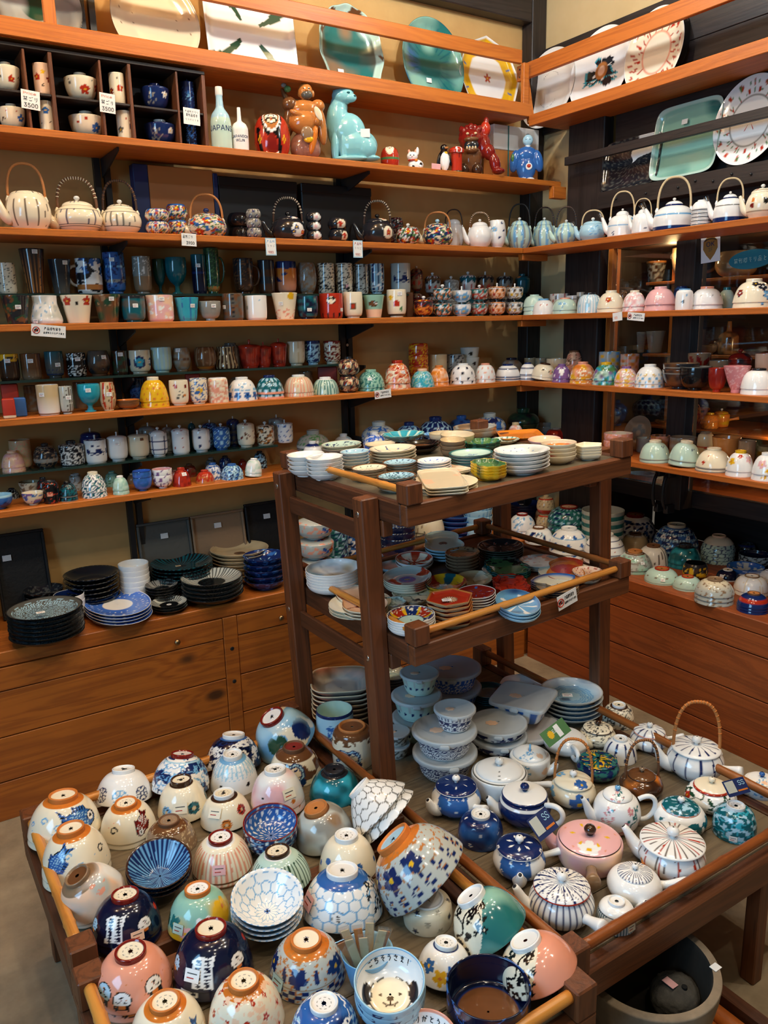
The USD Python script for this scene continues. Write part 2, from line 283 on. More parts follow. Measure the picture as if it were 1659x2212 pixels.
def motif(kind, X, Y, c, col):
    """Paints one motif in its own square (X right, Y up, about -1..1)."""
    C = lambda ch: COL[ch]
    r = np.hypot(X, Y)
    def on(mask, ch): c[mask] = C(ch)
    if kind == 'dot': on(r < 1, col)
    elif kind == 'fl': on(flower(X, Y), col); on(r < .22, 'y' if col != 'y' else 'o')
    elif kind == 'flo': on(flower(X * .9, Y * .9), 'n'); on(flower(X, Y), col); on(r < .25, 'w')
    elif kind == 'mum':
        a = np.arctan2(X, Y); on(r < .82 + .18 * np.abs(np.cos(a * 9)), col); on((np.abs((a * 9 / PI) % 1 - .5) < .12) & (r < .85) & (r > .3), 'k'); on(r < .28, 'e')
    elif kind == 'sak':
        on(flower(X, Y, 5, .35), col); on((r < .18), 'W')
    elif kind == 'lot':
        on(r < 1, col); a = np.arctan2(X, Y); on((r < .88) & (r > .2) & (np.abs((a * 8 / (2 * PI)) % 1 - .5) < .32) & (r > .34), 'w'); on((r < .2), 'w')
    elif kind == 'fish':
        b = (X / .95) ** 2 + (Y / .52) ** 2 < 1; t = inpoly(X, Y, [(-.6, .1), (-1.45, .62), (-1.2, 0), (-1.5, -.55), (-.6, -.1)]); fin = inpoly(X, Y, [(-.6, .3), (-.5, .85), (.3, .8), (.5, .3)]) | inpoly(X, Y, [(-.4, -.3), (-.3, -.8), (.2, -.72), (.3, -.3)])
        bb = (X / 1.02) ** 2 + (Y / .59) ** 2 < 1
        on(bb | t | fin, 'k'); on(fin & (np.sin(X * 34) > -.2), col); on(t & (np.sin(Y * 26) > -.3), col); on(b, col)
        on(b & (np.abs(np.sin(X * 16 + 3 * np.sin(Y * 9)) * np.sin(Y * 17)) < .16) & (X < .4), 'l' if col != 'R' else 'w')
        e = np.hypot(X - .62, Y - .08); on(e < .28, 'k'); on(e < .25, 'W'); on(e < .11, 'k')
    elif kind == 'swirl':
        a = np.arctan2(Y, X); on((np.abs(r - .85 + .09 * (a + PI)) < .15) & (r < 1), col)
    elif kind == 'cat':
        ear = inpoly(X, Y, [(-.8, .3), (-.72, 1.08), (-.2, .7)]) | inpoly(X, Y, [(.8, .3), (.72, 1.08), (.2, .7)]); face = (X / .85) ** 2 + (Y / .78) ** 2 < 1
        on(((X / .95) ** 2 + (Y / .88) ** 2 < 1) | ear, 'k'); on(face, 'W' if col != 'l' else 'l'); on(face & (Y > .45), 'R' if hsh(X[0] * 0 + 1, 2)[()] > 2 else 'k'); on(face & (Y > .42) & (np.abs(X) < .33), 'o')
        for sx in (-1, 1): on(seg_dist(X, Y, [(sx * .55, .12), (sx * .38, .22), (sx * .2, .1)]) < .05, 'k')
        on(seg_dist(X, Y, [(-.2, -.3), (-.08, -.4), (0, -.28), (.08, -.4), (.2, -.3)]) < .05, 'k'); on(np.hypot(X, Y + .12) < .08, 'R')
    elif kind == 'kanji':                       # an ornamental brushed column of invented strokes
        on(inpoly(X, Y, [(-.7, 1), (.1, .9), (.75, 1), (.62, .2), (.78, -.7), (.2, -1), (-.3, -.85), (-.75, -1), (-.6, -.1)]), col)
        for q in range(2):
            for j in range(4):
                cx, cy = .32 - .62 * q, .68 - .43 * j
                for st in ([(-.16, .1), (.16, .12)], [(0, .18), (-.02, -.14)], [(-.15, -.12), (.15, -.1)], [(-.14, .02), (.1, -.06)])[:3 + (j + q) % 2]:
                    on(seg_dist(X - cx, Y - cy, st) < .045, 'N')
    elif kind == 'ink':                          # brush mark on a base
        X, Y = X * 1.7, Y * 1.7
        for j in range(3): on(seg_dist(X, Y, [(-.4, .4 - .4 * j), (.1, .5 - .4 * j), (.4, .35 - .4 * j)]) < .05, col)
        on((np.abs(r - .82) < .03) & (np.sin(np.arctan2(X, Y) * 9) > -.2), 'x')
        on(seg_dist(X, Y, [(-.05, .7), (.05, 0), (-.25, -.7)]) < .06, col); on(seg_dist(X, Y, [(.3, .1), (.05, -.2), (.4, -.65)]) < .06, col)
    elif kind == 'dragon':
        sp = [(1.5, .5), (1.1, .1), (1.25, -.4), (.7, -.65), (.2, -.5), (-.2, -.7), (-.7, -.4), (-.9, .2), (-.6, .7), (-1.0, .75)]
        p = curve(sp, 40)[0]; on(seg_dist(X, Y, p) < .17, col); on(seg_dist(X, Y, p) < .06, 'l')
        for k in range(4, 40, 5): on(seg_dist(X, Y, [p[k], p[k] + [.12, .32], p[k] + [.34, .34]]) < .05, col)
        on(np.hypot(X + .9, Y - .72) < .25, col)
    elif kind == 'dog':
        on((np.hypot(X / .8, (Y + .05) / .72) < 1), 'k'); on((np.hypot(X / .76, (Y + .05) / .68) < 1), 'f')
        for sx in (-1, 1):
            on(np.hypot((X - sx * .84) / .17, (Y - .0) / .42) < 1, 'K'); on(np.hypot(X - sx * .34, Y - .0) < .055, 'k'); on(np.hypot(X - sx * .3, Y + .32) < .11, 'f')
        on(np.hypot(X / .13, (Y + .14) / .09) < 1, 'k'); on(seg_dist(X, Y, [(0, -.2), (0, -.38)]) < .025, 'k'); on(seg_dist(X, Y, [(-.26, -.3), (-.14, -.4), (0, -.38), (.14, -.4), (.26, -.3)]) < .03, 'k')
    elif kind in ('vine', 'branch'):
        p = curve([(-1, -.9), (-.3, -.55), (-.2, .1), (.35, .3), (.3, .95)], 30)[0]; on(seg_dist(X, Y, p) < .045, col); q = curve([(-.25, -.2), (.3, -.5), (.8, -.25), (.6, .05)], 20)[0]; on(seg_dist(X, Y, q) < .04, col)
        for k, (x, y) in enumerate([(-.7, -.55), (.1, .45), (.75, -.1), (.25, -.72), (-.5, .2), (.55, .75), (-.1, .85)]):
            if k % 3 == 0: on(flower((X - x) / .26, (Y - y) / .26), col if kind == 'vine' else 'P'); on(np.hypot(X - x, Y - y) < .07, 'f')
            else: on(np.hypot((X - x) * 1.0 + (Y - y) * .6, (Y - y) * 1.5) < .17, col if kind == 'vine' else ('v' if k % 2 else 'P')); on(np.hypot((X - x - .16), (Y - y - .14) * 1.4) < .12, col)
    elif kind == 'cross':
        for a in range(4): on(np.hypot(X - .5 * math.cos(a * PI / 2), Y - .5 * math.sin(a * PI / 2)) < .33, col)
        on(r < .15, col)
    elif kind == 'face':                         # round doll face with heavy brows
        on(np.hypot(X / .8, Y / .62) < 1, 'k'); on(np.hypot(X / .72, Y / .54) < 1, 'f')
        for sx in (-1, 1):
            on(seg_dist(X, Y, [(sx * .1, .32), (sx * .36, .44), (sx * .62, .26)]) < .10, 'k'); on(np.hypot(X - sx * .33, Y - .08) < .17, 'W'); on(np.hypot(X - sx * .31, Y - .06) < .09, 'k')
            on(seg_dist(X, Y, [(sx * .12, -.2), (sx * .42, -.18), (sx * .66, -.38)]) < .07, 'k')
        on(np.hypot(X / .1, (Y + .1) / .1) < 1, 's'); on(np.hypot(X / .17, (Y + .34) / .06) < 1, 'r')
    elif kind == 'pine':
        for k in range(7): on(np.hypot((X - hsh(k, 1)[()] * 1.6 + .8), (Y - hsh(k, 2)[()] * 1.6 + .8) * 1.5) < .34 * hsh(k, 5)[()] + .12, col)
    elif kind == 'land':
        on((Y < -.1 + .35 * np.sin(X * 3) + .1 * np.sin(X * 9)) & (Y > -.55), col); on((np.abs(Y + .75 + .1 * np.sin(X * 6)) < .07), col); on(np.hypot(X - .5, (Y - .6) * 2) < .25, col); on((np.abs(X + .45) < .06) & (Y > -.2) & (Y < .8), col); on(np.hypot(X + .45, (Y - .75) * 1.6) < .32, col)
    elif kind == 'text':
        pass
def paint(ops, u, v, p, L=1.3):
    """ops: '<base>, op args, ...'. u around, v 0..1 outside, 1..2 inside, p position in units of the radius."""
    ops = [o.split() for o in ops.split(',')]; c = np.repeat(COL[ops[0][0]][None], len(u), 0)
    for o in ops[1:]:
        k, a = o[0], o[1:]
        def fl(i, d): return float(a[i]) if len(a) > i else d
        if k == 'in': c[v > 1] = COL[a[0]]; continue
        if k == 'v': c[(v >= float(a[0])) & (v <= float(a[1]))] = COL[a[2]]; continue
        if k == 'm':                             # m kind u v size colour [rotation]
            kind, u0, v0, s, col = a[0], float(a[1]), float(a[2]), float(a[3]), a[4]; ro = math.radians(fl(5, 0))
            rl = np.hypot(p[:, 0], p[:, 1])
            if v0 >= 1.8:  X, Y = p[:, 0], p[:, 1]; sel = v > 1
            else: X = ((u - u0 + .5) % 1 - .5) * 2 * PI * rl; Y = (v - v0) * L * (1 if v0 <= 1 else -1); sel = (v <= 1) if v0 <= 1 else (v > 1)
            X, Y = X / s, Y / s; X, Y = X * math.cos(ro) + Y * math.sin(ro), -X * math.sin(ro) + Y * math.cos(ro)
            ok = np.nonzero(sel & (np.abs(X) < 1.6) & (np.abs(Y) < 1.6))[0]
            if len(ok):
                cc = c[ok]; motif(kind, X[ok], Y[ok], cc, col); c[ok] = cc
            continue
        if k == 's':                             # stripes: n width colour a b slant
            n, w, col = float(a[0]), float(a[1]), a[2]; lo, hi, sl = fl(3, 0), fl(4, 1), fl(5, 0)
            x = (u * n + sl * v + .15 * noise(p * 3 + 5)); c[(np.abs(x % 1 - .5) < w / 2) & (v >= lo) & (v <= hi)] = COL[col]; continue
        if k in ('z', 'k'):                      # noise blotches / contour lines: scale threshold colour a b
            sc, th, col = float(a[0]), float(a[1]), a[2]; lo, hi = fl(3, 0), fl(4, 2); q = noise(p * sc + fl(5, 0), 3) * .7 + noise(p * sc * 2.1 + 9, 5) * .3
            c[((q > th) if k == 'z' else (np.abs(q - .5) < th)) & (v >= lo) & (v <= hi)] = COL[col]; continue
        if k == 'g':                             # soft gradient to a colour between v a..b
            t = np.clip((v - float(a[1])) / (float(a[2]) - float(a[1])), 0, 1)[:, None] * ((v <= 1.0) if float(a[2]) <= 1 else (v > 1))[:, None]; c = c * (1 - t) + COL[a[0]] * t; continue
        if k == 'gx':                            # soft cloud of a colour
            t = np.clip((noise(p * float(a[1]) + fl(2, 0), 4) - .45) * 4, 0, 1)[:, None]; c = c * (1 - t) + COL[a[0]] * t; continue
        n, m, sz, col = float(a[0]), float(a[1]), float(a[2]), a[3]; lo, hi = fl(5, 0) if k in ('f',) else fl(4, 0), fl(6, 1) if k in ('f',) else fl(5, 1)
        t = (v - lo) / (hi - lo); sel = (t >= 0) & (t <= 1); y = t * m; row = np.floor(y); x = u * n + .5 * (row % 2); cx = np.floor(x)
        X, Y = x - cx - .5, y - row - .5
        asp = (2 * PI / n) / ((hi - lo) * L / m); X = X * max(asp, .6); Y = Y / 1
        if k == 'd': c[sel & (np.hypot(X, Y) < sz)] = COL[col]
        elif k == 'f':
            fm = sel & flower(X / sz, Y / sz); c[fm] = COL[col]
            if len(a) > 4 and a[4] != '-': c[sel & (np.hypot(X, Y) < sz * .3)] = COL[a[4]]
        elif k == 'h':                           # scattered leaves, drawn at a hashed angle
            ang = hsh(cx % n, row) * 6.3; A, B = X * np.cos(ang) + Y * np.sin(ang), -X * np.sin(ang) + Y * np.cos(ang); c[sel & (np.hypot(A * .6, B * 1.4) < sz * .6)] = COL[col]
        elif k == 'c': c[sel & (((np.floor(u * n) + row) % 2) == 0)] = COL[col]
        elif k == 't': c[sel & ((np.abs(u * n % 1 - .5) < sz / 2) | (np.abs(y % 1 - .5) < sz / 2))] = COL[col]
        elif k in ('n', 'q'):
            best = np.full(len(u), 9.0); sec = best.copy(); top = np.full(len(u), -9.0); rad = best.copy()
            for dr in (-1, 0, 1):
                r2 = row + dr; x2 = u * n + .5 * (r2 % 2); c2 = np.floor(x2)
                for dc in (-1, 0, 1):
                    dx, dy = (x2 - c2 - dc - .5), (y - r2 - .5)
                    if k == 'n':
                        dd = np.hypot(dx, dy * .87); sec = np.where(dd < best, best, np.minimum(sec, dd)); best = np.minimum(best, dd)
                    else:
                        dd = np.hypot(dx * 1.0, dy * .8); better = (dd < .56) & (-r2 > top); top = np.where(better, -r2, top); rad = np.where(better, dd, rad)
            if k == 'n': c[sel & (sec - best < sz)] = COL[col]
            else: c[sel & ((rad / .56 * 3.6) % 1 > 1 - sz)] = COL[col]
    return c
# ---------------------------------------------------------------- building one piece of pottery: parts in its own frame (base at the origin, -y towards the viewer)
SUB = {}
class Piece:
    def __init__(s): s.parts = []               # (name, verts, faces, colours, material, parent index, label)
    def add(s, name, v, f, col, m=None, sub=None, label=None):
        s.parts.append((name, v, f, col, m or GLAZE, sub, label)); return len(s.parts) - 1
    def flip(s, H):
        s.parts = [(n, v * [-1, 1, -1] + [0, 0, H], f, c, m, b, l) for n, v, f, c, m, b, l in s.parts]
    def define(s, prim):
        made = []
        for n, v, f, c, m, b, l in s.parts: made.append(put(prim if b is None else made[b], n, v, f, m, c, label=l))
        return made
def base_rings(rf, zf, H):
    return [(.004, .05 * H), (rf * .78, .05 * H), (rf * .84, .035 * H), (rf * .88, 0), (rf * .93, 0), (rf * .985, .006 * H), (rf, .03 * H)], [0, .75, .8, 1, 1, 1, 1]
def vessel(pc, kind, R, H, px, ops, foot='', shape=None, inv=False, th=None, mark='', wall=None):
    """A thrown bowl, cup or plate of rim radius R and height H."""
    b = np.array(BODY[kind]) * [R, H]; th = th or (0.035 * R + 0.0012)
    seg = int(np.clip(px * .95, 26, 136)); nb = int(np.clip(px * H / R * (.20 if px < 75 else .28), 8, 56)); ni = 5 if inv else 7 if H > 1.2 * R and px < 90 else int(np.clip(px * .2, 8, 34)) if H < .95 * R else int(np.clip(nb * .7, 6, 30))
    bc, t = curve(b, nb)
    ic = bc.copy(); d = np.gradient(bc, axis=0); d /= np.hypot(d[:, 0], d[:, 1])[:, None] + 1e-9; ic = bc + np.stack([-d[:, 1], d[:, 0]], 1) * th
    ic[:, 0] = np.maximum(ic[:, 0], .01 * R); ic = ic[ic[:, 1] < H * .995]; z0 = max(ic[0, 1], bc[0, 1] + th * .4)
    if ic[-1, 1] < H - th * .2: ic = np.vstack([ic, (bc[-1, 0] - th, H - th * .3)])
    inner = np.vstack([[(.002, z0), (ic[0, 0] * .5, z0)], ic])[::-1]; d2 = np.r_[0, np.cumsum(np.hypot(*np.diff(inner, axis=0).T))]; tt = np.linspace(0, d2[-1], ni)
    inner = np.stack([np.interp(tt, d2, inner[:, 0]), np.interp(tt, d2, inner[:, 1])], 1)
    prof = np.vstack([bc, [(bc[-1, 0] - th * .35, H + th * .22)], inner]); vv = np.r_[t, 1.0, 1.001 + .999 * np.linspace(0, 1, ni)]
    v, f, u, w = revolve(prof, vv, seg, shape)
    L = float(np.hypot(*np.diff(bc, axis=0).T).sum() / R)
    i = pc.add('body', v, f, paint(ops, u, w, v / R, L))
    fr, fv = base_rings(bc[0, 0], bc[0, 1], H); fr = fr + [(bc[0, 0] * .99, bc[0, 1] * 1.04)]; fv = fv + [1]
    if not inv and px < 70 and not foot: fr, fv = fr[3:], fv[3:]
    if mark: fr = [(r, fr[0][1]) for r in np.linspace(.004, fr[1][0], 12)[:-1]] + fr[1:]; fv = [0] * 11 + fv[1:]
    v, f, u, w = revolve(fr, fv, min(seg, 72), None)
    fo = (foot or ops.split(',')[0].split()[0]).split('/'); c = np.repeat(COL[fo[0][0]][None], len(v), 0); c[w >= .99] = COL[fo[0][-1]]
    if len(fo) > 1: c[w < .78] = COL[fo[1][0]]
    if mark:
        s = np.nonzero(w < .7)[0]; cc = c[s]; motif('ink', -v[s, 0] / (bc[0, 0] * .62), v[s, 1] / (bc[0, 0] * .62), cc, mark); c[s] = cc
    pc.add('foot_ring', v, f, c, MATTE if fo[0][0] in 'omh' else GLAZE)
    return b
def dome_lid(pc, r, z, h, px, ops, knob, kc, name='lid', shape=None):
    n = max(6, int(px * .2)); t = np.linspace(0, 1, n); prof = [(r * .93, z), (r, z + .05 * h)] + [(max(r * math.cos(a * PI / 2) ** .8, .004), z + .08 * h + h * .92 * math.sin(a * PI / 2)) for a in t[:-1]] + [(.004, z + h)]
    v, f, u, w = revolve(prof, np.r_[0, 0, t[:-1], 1], int(np.clip(px, 24, 120)), shape)
    i = pc.add(name, v, f, paint(ops, u, w, v / r, 1.1))
    k = r * .2
    if knob == 'ball': pr = [(k * .45, 0), (k * .42, k * .35), (k * .95, k * .75), (k, k * 1.2), (k * .7, k * 1.65), (.002, k * 1.8)]
    elif knob == 'pin': k *= .8; pr = [(k * .6, 0), (k * .5, k * 1.2), (k * .7, k * 1.7), (k * .5, k * 2.2), (.002, k * 2.3)]
    elif knob == 'foot': k = r * .38; pr = [(k * .95, -.1 * k), (k, k * .55), (k * .9, k * .6), (k * .8, k * .3), (.002, k * .25)]
    elif knob == 'ring':
        a = np.linspace(0, 2 * PI, 18); tv, tf = tube(np.stack([0 * a, k * .9 * np.cos(a), k * .9 * np.sin(a) + z + h + k * .6], 1), k * .3, 8, False); pc.add('knob', tv, tf, COL[kc], sub=i); return
    else: return
    v, f, u, w = revolve([(a, b + z + h - .03 * h) for a, b in pr], [0] * len(pr), max(14, int(px * .3))); pc.add('knob', v, f, COL[kc], sub=i)
def local(a, r, z): a = math.radians(a); return np.array([r * math.cos(a), r * math.sin(a), z])
def wrapped(pc, pts, rad, px, c1, c2, label):
    """A bail handle of bent cane with its binding as a separate part."""
    seg = int(np.clip(px / 6, 6, 12)); v, f = tube(pts, rad, seg); i = pc.add('bail_handle', v, f, COL[c1], MATTE, label=label)
    if c2 != '-':
        ms = []; p = np.asarray(pts); n = len(p)
        for k in range(3, n - 3): 
            t = p[k + 1] - p[k - 1]; t /= np.linalg.norm(t); ms.append(tube([p[k] - t * rad * .35, p[k] + t * rad * .35], rad * 1.16, seg))
        v, f = join(*ms); pc.add('binding', v, f, COL[c2], MATTE, sub=i)
def teapot(pc, R, H, px, ops, o):
    bk = o.get('b', 'round'); lh = H * float(o.get('lh', .16)); kn = R * .2 * float(o.get('lr', .66)) * 1.8; BH = H - lh - kn * .95
    b = {'round': [(.62, 0), (.66, .03), (.92, .28), (1, .52), (.9, .8), (.64, 1)], 'squat': [(.7, 0), (.74, .04), (.97, .35), (1, .55), (.88, .85), (.72, 1)], 'tall': [(.74, 0), (.78, .03), (.95, .3), (1, .5), (.86, .85), (.62, 1)],
         'cyl': [(.8, 0), (.86, .03), (.96, .3), (1, .8), (.98, .93), (.84, 1)], 'dome': [(.96, 0), (1, .05), (1, .35), (.93, .7), (.6, .97), (.45, 1)]}[bk]
    nb = int(np.clip(px * .42, 12, 44)); bc, t = curve(np.array(b) * [R, BH], nb); seg = int(np.clip(px * .9, 28, 120)); lr = bc[-1, 0]
    v, f, u, w = revolve(np.vstack([[(.003, 0)], bc, [(lr * .5, BH * 1.0), (.003, BH)]]), np.r_[0, t, 1, 1], seg); pc.add('body', v, f, paint(ops, u, w, v / R))
    dome_lid(pc, lr * float(o.get('lw', 1.0)), BH * .99, lh, px * .8, o.get('lp', ops), o.get('kn', 'ball'), o.get('kc', 'w'))
    kc = ops.split(',')[0].split()[0]
    if 'sp' in o:
        a = float(o['sp']); s = float(o.get('sl', 1)); P = [local(a, R * .80, BH * .30), local(a, R * 1.25, BH * .32), local(a, R * 1.22, BH * .72), local(a, R * (1.25 + .3 * s), BH * (.98 if s > .5 else .8))]
        p = bez(P, 14); rr = np.linspace(R * .30, R * .095, 14); v, f = tube(p, rr, max(10, int(px / 7)), True); pc.add('spout', v, f, COL[o.get('sc', kc)])
        d = p[-1] - p[-2]; d /= np.linalg.norm(d); v, f = tube([p[-1] - d * .002, p[-1] + d * .0012], rr[-1] * .68, 12); pc.add('spout_opening', v, f, COL['K'])
        if o.get('film'):
            v, f = tube([p[-1] - d * R * .1, p[-1] + d * R * .35], [rr[-1] * 1.15, rr[-1] * 1.9], 10, False); pc.add('clear_spout_sleeve', v, f, None, FILM)
    if 'sh' in o:                                # straight side handle
        a = float(o['sh']); s = float(o.get('hl', 1)); p = np.array([local(a, R * (.86 + s * x), BH * (.52 + .16 * x)) for x in np.linspace(0, 1, 9)]); rr = R * np.array([.22, .16, .145, .15, .165, .185, .205, .225, .21]) * float(o.get('hw', 1))
        v, f = tube(p, rr, max(12, int(px / 6))); pc.add('side_handle', v, f, COL[o.get('hc', kc)])
    if 'bh' in o:                                # rear loop handle
        a = float(o['bh']); p = bez([local(a, R * .9, BH * .88), local(a, R * 1.7, BH * 1.25), local(a, R * 1.95, BH * .6), local(a, R * 1.35, BH * .1), local(a, R * .9, BH * .25)], 20); v, f = tube(p, R * .105, 10); pc.add('loop_handle', v, f, COL[o.get('hc', kc)])
    if 'th' in o:                                # bail handle over the top: th=azimuth:height:colour:binding
        q = o['th'].split(':'); a = float(q[0]); hh = R * float(q[1]); lean = math.radians(float(q[4]) if len(q) > 4 else 90); s = R * .80; n = 26
        A = np.linspace(PI, 0, n); d = local(a, 1, 0); e = local(a + 90, 1, 0); up = np.array([0, 0, 1]) * math.sin(lean) + e * math.cos(lean)
        sq = (np.abs(np.cos(A)) ** 2.6 + np.sin(A) ** 2.6) ** (-1 / 2.6)
        p = np.array([0, 0, BH * .93]) + d * (s * np.cos(A) * sq)[:, None] + up * (hh * np.sin(A) * sq)[:, None]
        wrapped(pc, p, R * .058, px, q[2], q[3], 'bound cane bail handle' if q[3] != '-' else 'plain cane bail handle')
        for sg in (-1, 1):
            v, f = tube([d * s * sg * .98 + [0, 0, BH * .70], d * s * sg * 1.06 + [0, 0, BH * .86], d * s * sg * 1.0 + [0, 0, BH * .97]], [R * .10, R * .085, R * .06], 8); pc.add('handle_lug', v, f, COL[kc])
def make(kind, R, H, px, ops, o):
    """One piece of the given kind as a Piece; H is its whole height."""
    pc = Piece(); inv = kind[0] == 'u'; k = kind[1:] if inv else kind
    if k == 'teapot': teapot(pc, R, H, px, ops, o)
    elif k == 'bottle':
        b, t = curve(np.array([(.9, 0), (1, .04), (1, .42), (.85, .56), (.38, .7), (.32, .86), (.36, .87), (.36, .93), (.34, 1)] if o.get('b') != '2' else [(.88, 0), (.98, .03), (1, .5), (.8, .62), (.27, .72), (.22, .93), (.2, 1)]) * [R, H], 44)
        v, f, u, w = revolve(np.vstack([b, [(.002, H)]]), np.r_[t, 1], 48); pc.add('body', v, f, paint(ops, u, w, v / R, 2.4))
    elif k in ('box', 'cbox'):                   # container or carton with square plan
        sx = float(o.get('sx', 1)); d = float(o.get('d', 1)); v, f = box(-R, -R * d, 0, R, R * d, H * (.84 if k == 'cbox' else 1), .004); pc.add('body', v, f, COL[ops[0]], PAPER)
        if o.get('lidc'): v, f = box(-R * 1.01, -R * d * 1.01, H * float(o.get('lz', .55)), R * 1.01, R * d * 1.01, H * 1.002, .004); pc.add('lid', v, f, COL[o['lidc']], PAPER)
    else:
        lid = o.get('lid'); lf = float(o.get('lf', .24 if lid in ('pin', 'ball') else .42)) if lid else 0; BH = H * (1 - lf)
        vessel(pc, k, R, BH, px, ops, o.get('f', ''), o.get('o'), inv, None, o.get('mk', ''))
        if lid == 'snap':
            sh = o.get('o'); t = R * 1.05; v, f, u, w = revolve([(t * .97, BH - .10 * R), (t, BH - .09 * R), (t, BH + .01 * R), (t * .96, BH + .035 * R), (t * .88, BH + .035 * R), (t * .86, BH + .015 * R), (.003, BH + .02 * R)], [0] * 7, int(np.clip(px, 30, 100)), sh)
            i = pc.add('snap_lid', v, f, None, FROST, label='frosted plastic snap lid')
            v, f = box(-.16 * R, -t * 1.08, BH - .16 * R, .16 * R, -t * .97, BH + .01 * R, .004); pc.add('lid_tab', v, f, None, FROST, sub=i)
            a = np.linspace(0, 2 * PI, 24, endpoint=False); rr = R * .22 * (1 + .12 * np.cos(a * 7)); q = np.stack([-.25 * R + rr * np.cos(a), -.15 * R + rr * .75 * np.sin(a), 0 * a + BH + .038 * R], 1)
            v = np.vstack([q, q.mean(0), q - [0, 0, .001]]); f = [(24, k, (k + 1) % 24) for k in range(24)] + [(k, 25 + k, (k + 1) % 24) for k in range(24)] + [(25 + k, 25 + (k + 1) % 24, (k + 1) % 24) for k in range(24)]
            pc.add('lid_sticker', v, f, COL['i'], PAPER, sub=i)
        elif lid:
            top = BODY[k][-1][0] * R * (1.02 if lid in ('pin', 'ball') else float(o.get('lw', 1.0))); kn = {'pin': .2 * .8 * 2.3, 'ball': .2 * 1.8, 'foot': .38 * .6, 'ring': .4}.get(lid, 0) * top
            dome_lid(pc, top, BH, max(H - BH - kn, .12 * R), px, o.get('lp', ops), lid, o.get('kc', ops[0] if lid == 'foot' else 'w'))
        if inv: pc.flip(H)
        if 'hd' in o:
            a = float(o['hd']); p = bez([local(a, R * .88, H * .8), local(a, R * 1.9, H * .85), local(a, R * 1.75, H * .2), local(a, R * .8, H * .25)], 16); v, f = tube(p, R * .12, 9); pc.add('handle', v, f, COL[o.get('hc', ops.split()[0].strip(','))])
    return pc
def sticker(pc, R, H, az, zf, w, h, ops, kind='', lean=0, rfac=1.0, flat=False, mk=True):
    """A small paper price sticker on the outside at azimuth az (0 = right, 270 = viewer) or flat on the top."""
    if flat: c, n = local(az, R * rfac, H * zf), np.array([0, 0, 1.0])
    else: c, n = local(az, R * rfac, H * zf), local(az, math.cos(lean), 0) + [0, 0, math.sin(lean)]
    n = n / np.linalg.norm(n); x = np.cross([0, 0, 1.0], n) if not flat else np.array([1.0, .15, 0]); x /= np.linalg.norm(x); y = np.cross(n, x); A = np.array([x, y, n])
    v, f = box(-w / 2, -h / 2, 0, w / 2, h / 2, .0008); ms = [(v @ A + c, f, COL[ops])]
    if mk:
        for k in range(2): v, f = box(-w * .34, h * (.12 - .34 * k), .0008, w * (.34 - .2 * k), h * (.2 - .34 * k), .0011); ms.append((v @ A + c, f, COL['r' if k else 'X']))
    v, f, cc = join(*ms); pc.add('price_sticker', v, f, cc, PAPER, label='small paper price sticker')

# ---------------------------------------------------------------- placing: a piece stands on a real surface; its size follows from how wide and high it looks
class Ledge:                                     # a shelf along axis 0 (x) or 1 (y), front edge and wall
    def __init__(s, z, axis, front, back): s.z, s.axis, s.front, s.back = z, axis, front, back; s.up = np.array([0, 0, 1.0])
    def at(s, a, R, row):
        d = {'f': s.front + .014 + R, 'b': s.back - .012 - R, 'm': (s.front + s.back) / 2}.get(row) if isinstance(row, str) else row
        return np.array([a, d, s.z]) if s.axis == 0 else np.array([d, a, s.z])
class Top:                                       # a table top, perhaps tilted: point, unit axes
    def __init__(s, o, ex=(1, 0, 0), ey=(0, 1, 0)): s.o, s.ex, s.ey = np.asarray(o, float), np.asarray(ex, float), np.asarray(ey, float); s.up = np.cross(s.ex, s.ey)
def frame(up, loc):
    """Rotation whose z is up and whose -y faces the camera."""
    d = np.asarray(CAM - loc); d = d - up * (d @ up); d /= np.linalg.norm(d); y = -d; x = np.cross(y, up); return np.array([x, y, up])       # rows
def tilt(deg, az):
    a = math.radians(az); ax = np.array([-math.sin(a), math.cos(a), 0]); return trimesh.transformations.rotation_matrix(math.radians(deg), ax)[:3, :3]
RING = np.stack([np.cos(np.arange(20) * PI / 10), np.sin(np.arange(20) * PI / 10)], 1)
def env(kind, o):
    inv = kind[0] == 'u'; k = kind[1:] if inv else kind; lid = o.get('lid')
    if k == 'teapot': p = [(.7, 0), (1, .42), (.9, .65), (.64, .83), (.1, 1)]
    elif k == 'bottle': p = [(1, 0), (1, .45), (.36, .9), (.34, 1)]
    elif k in ('box', 'cbox'): p = [(1.0, 0), (1.0, 1)]
    else:
        p = list(BODY[k]); p[0] = (p[0][0], 0)
        if lid and lid != 'snap': lf = float(o.get('lf', .24 if lid in ('pin', 'ball') else .42)); p = [(a, b * (1 - lf)) for a, b in p] + [((.1 if lid in ('pin', 'ball') else .36) * p[-1][0], 1)]
    if inv: p = [(a, 1 - b) for a, b in p]
    r = RING
    if o.get('o'): r = RING * outline(o['o'], np.arctan2(RING[:, 0], -RING[:, 1]))[:, None]
    if k in ('box', 'cbox'): r = np.array([(-1, -1), (-1, 1), (1, 1), (1, -1)]) * [1, float(o.get('d', 1))]
    return np.vstack([np.c_[r * a, np.full(len(r), b)] for a, b in p])
FITS = []
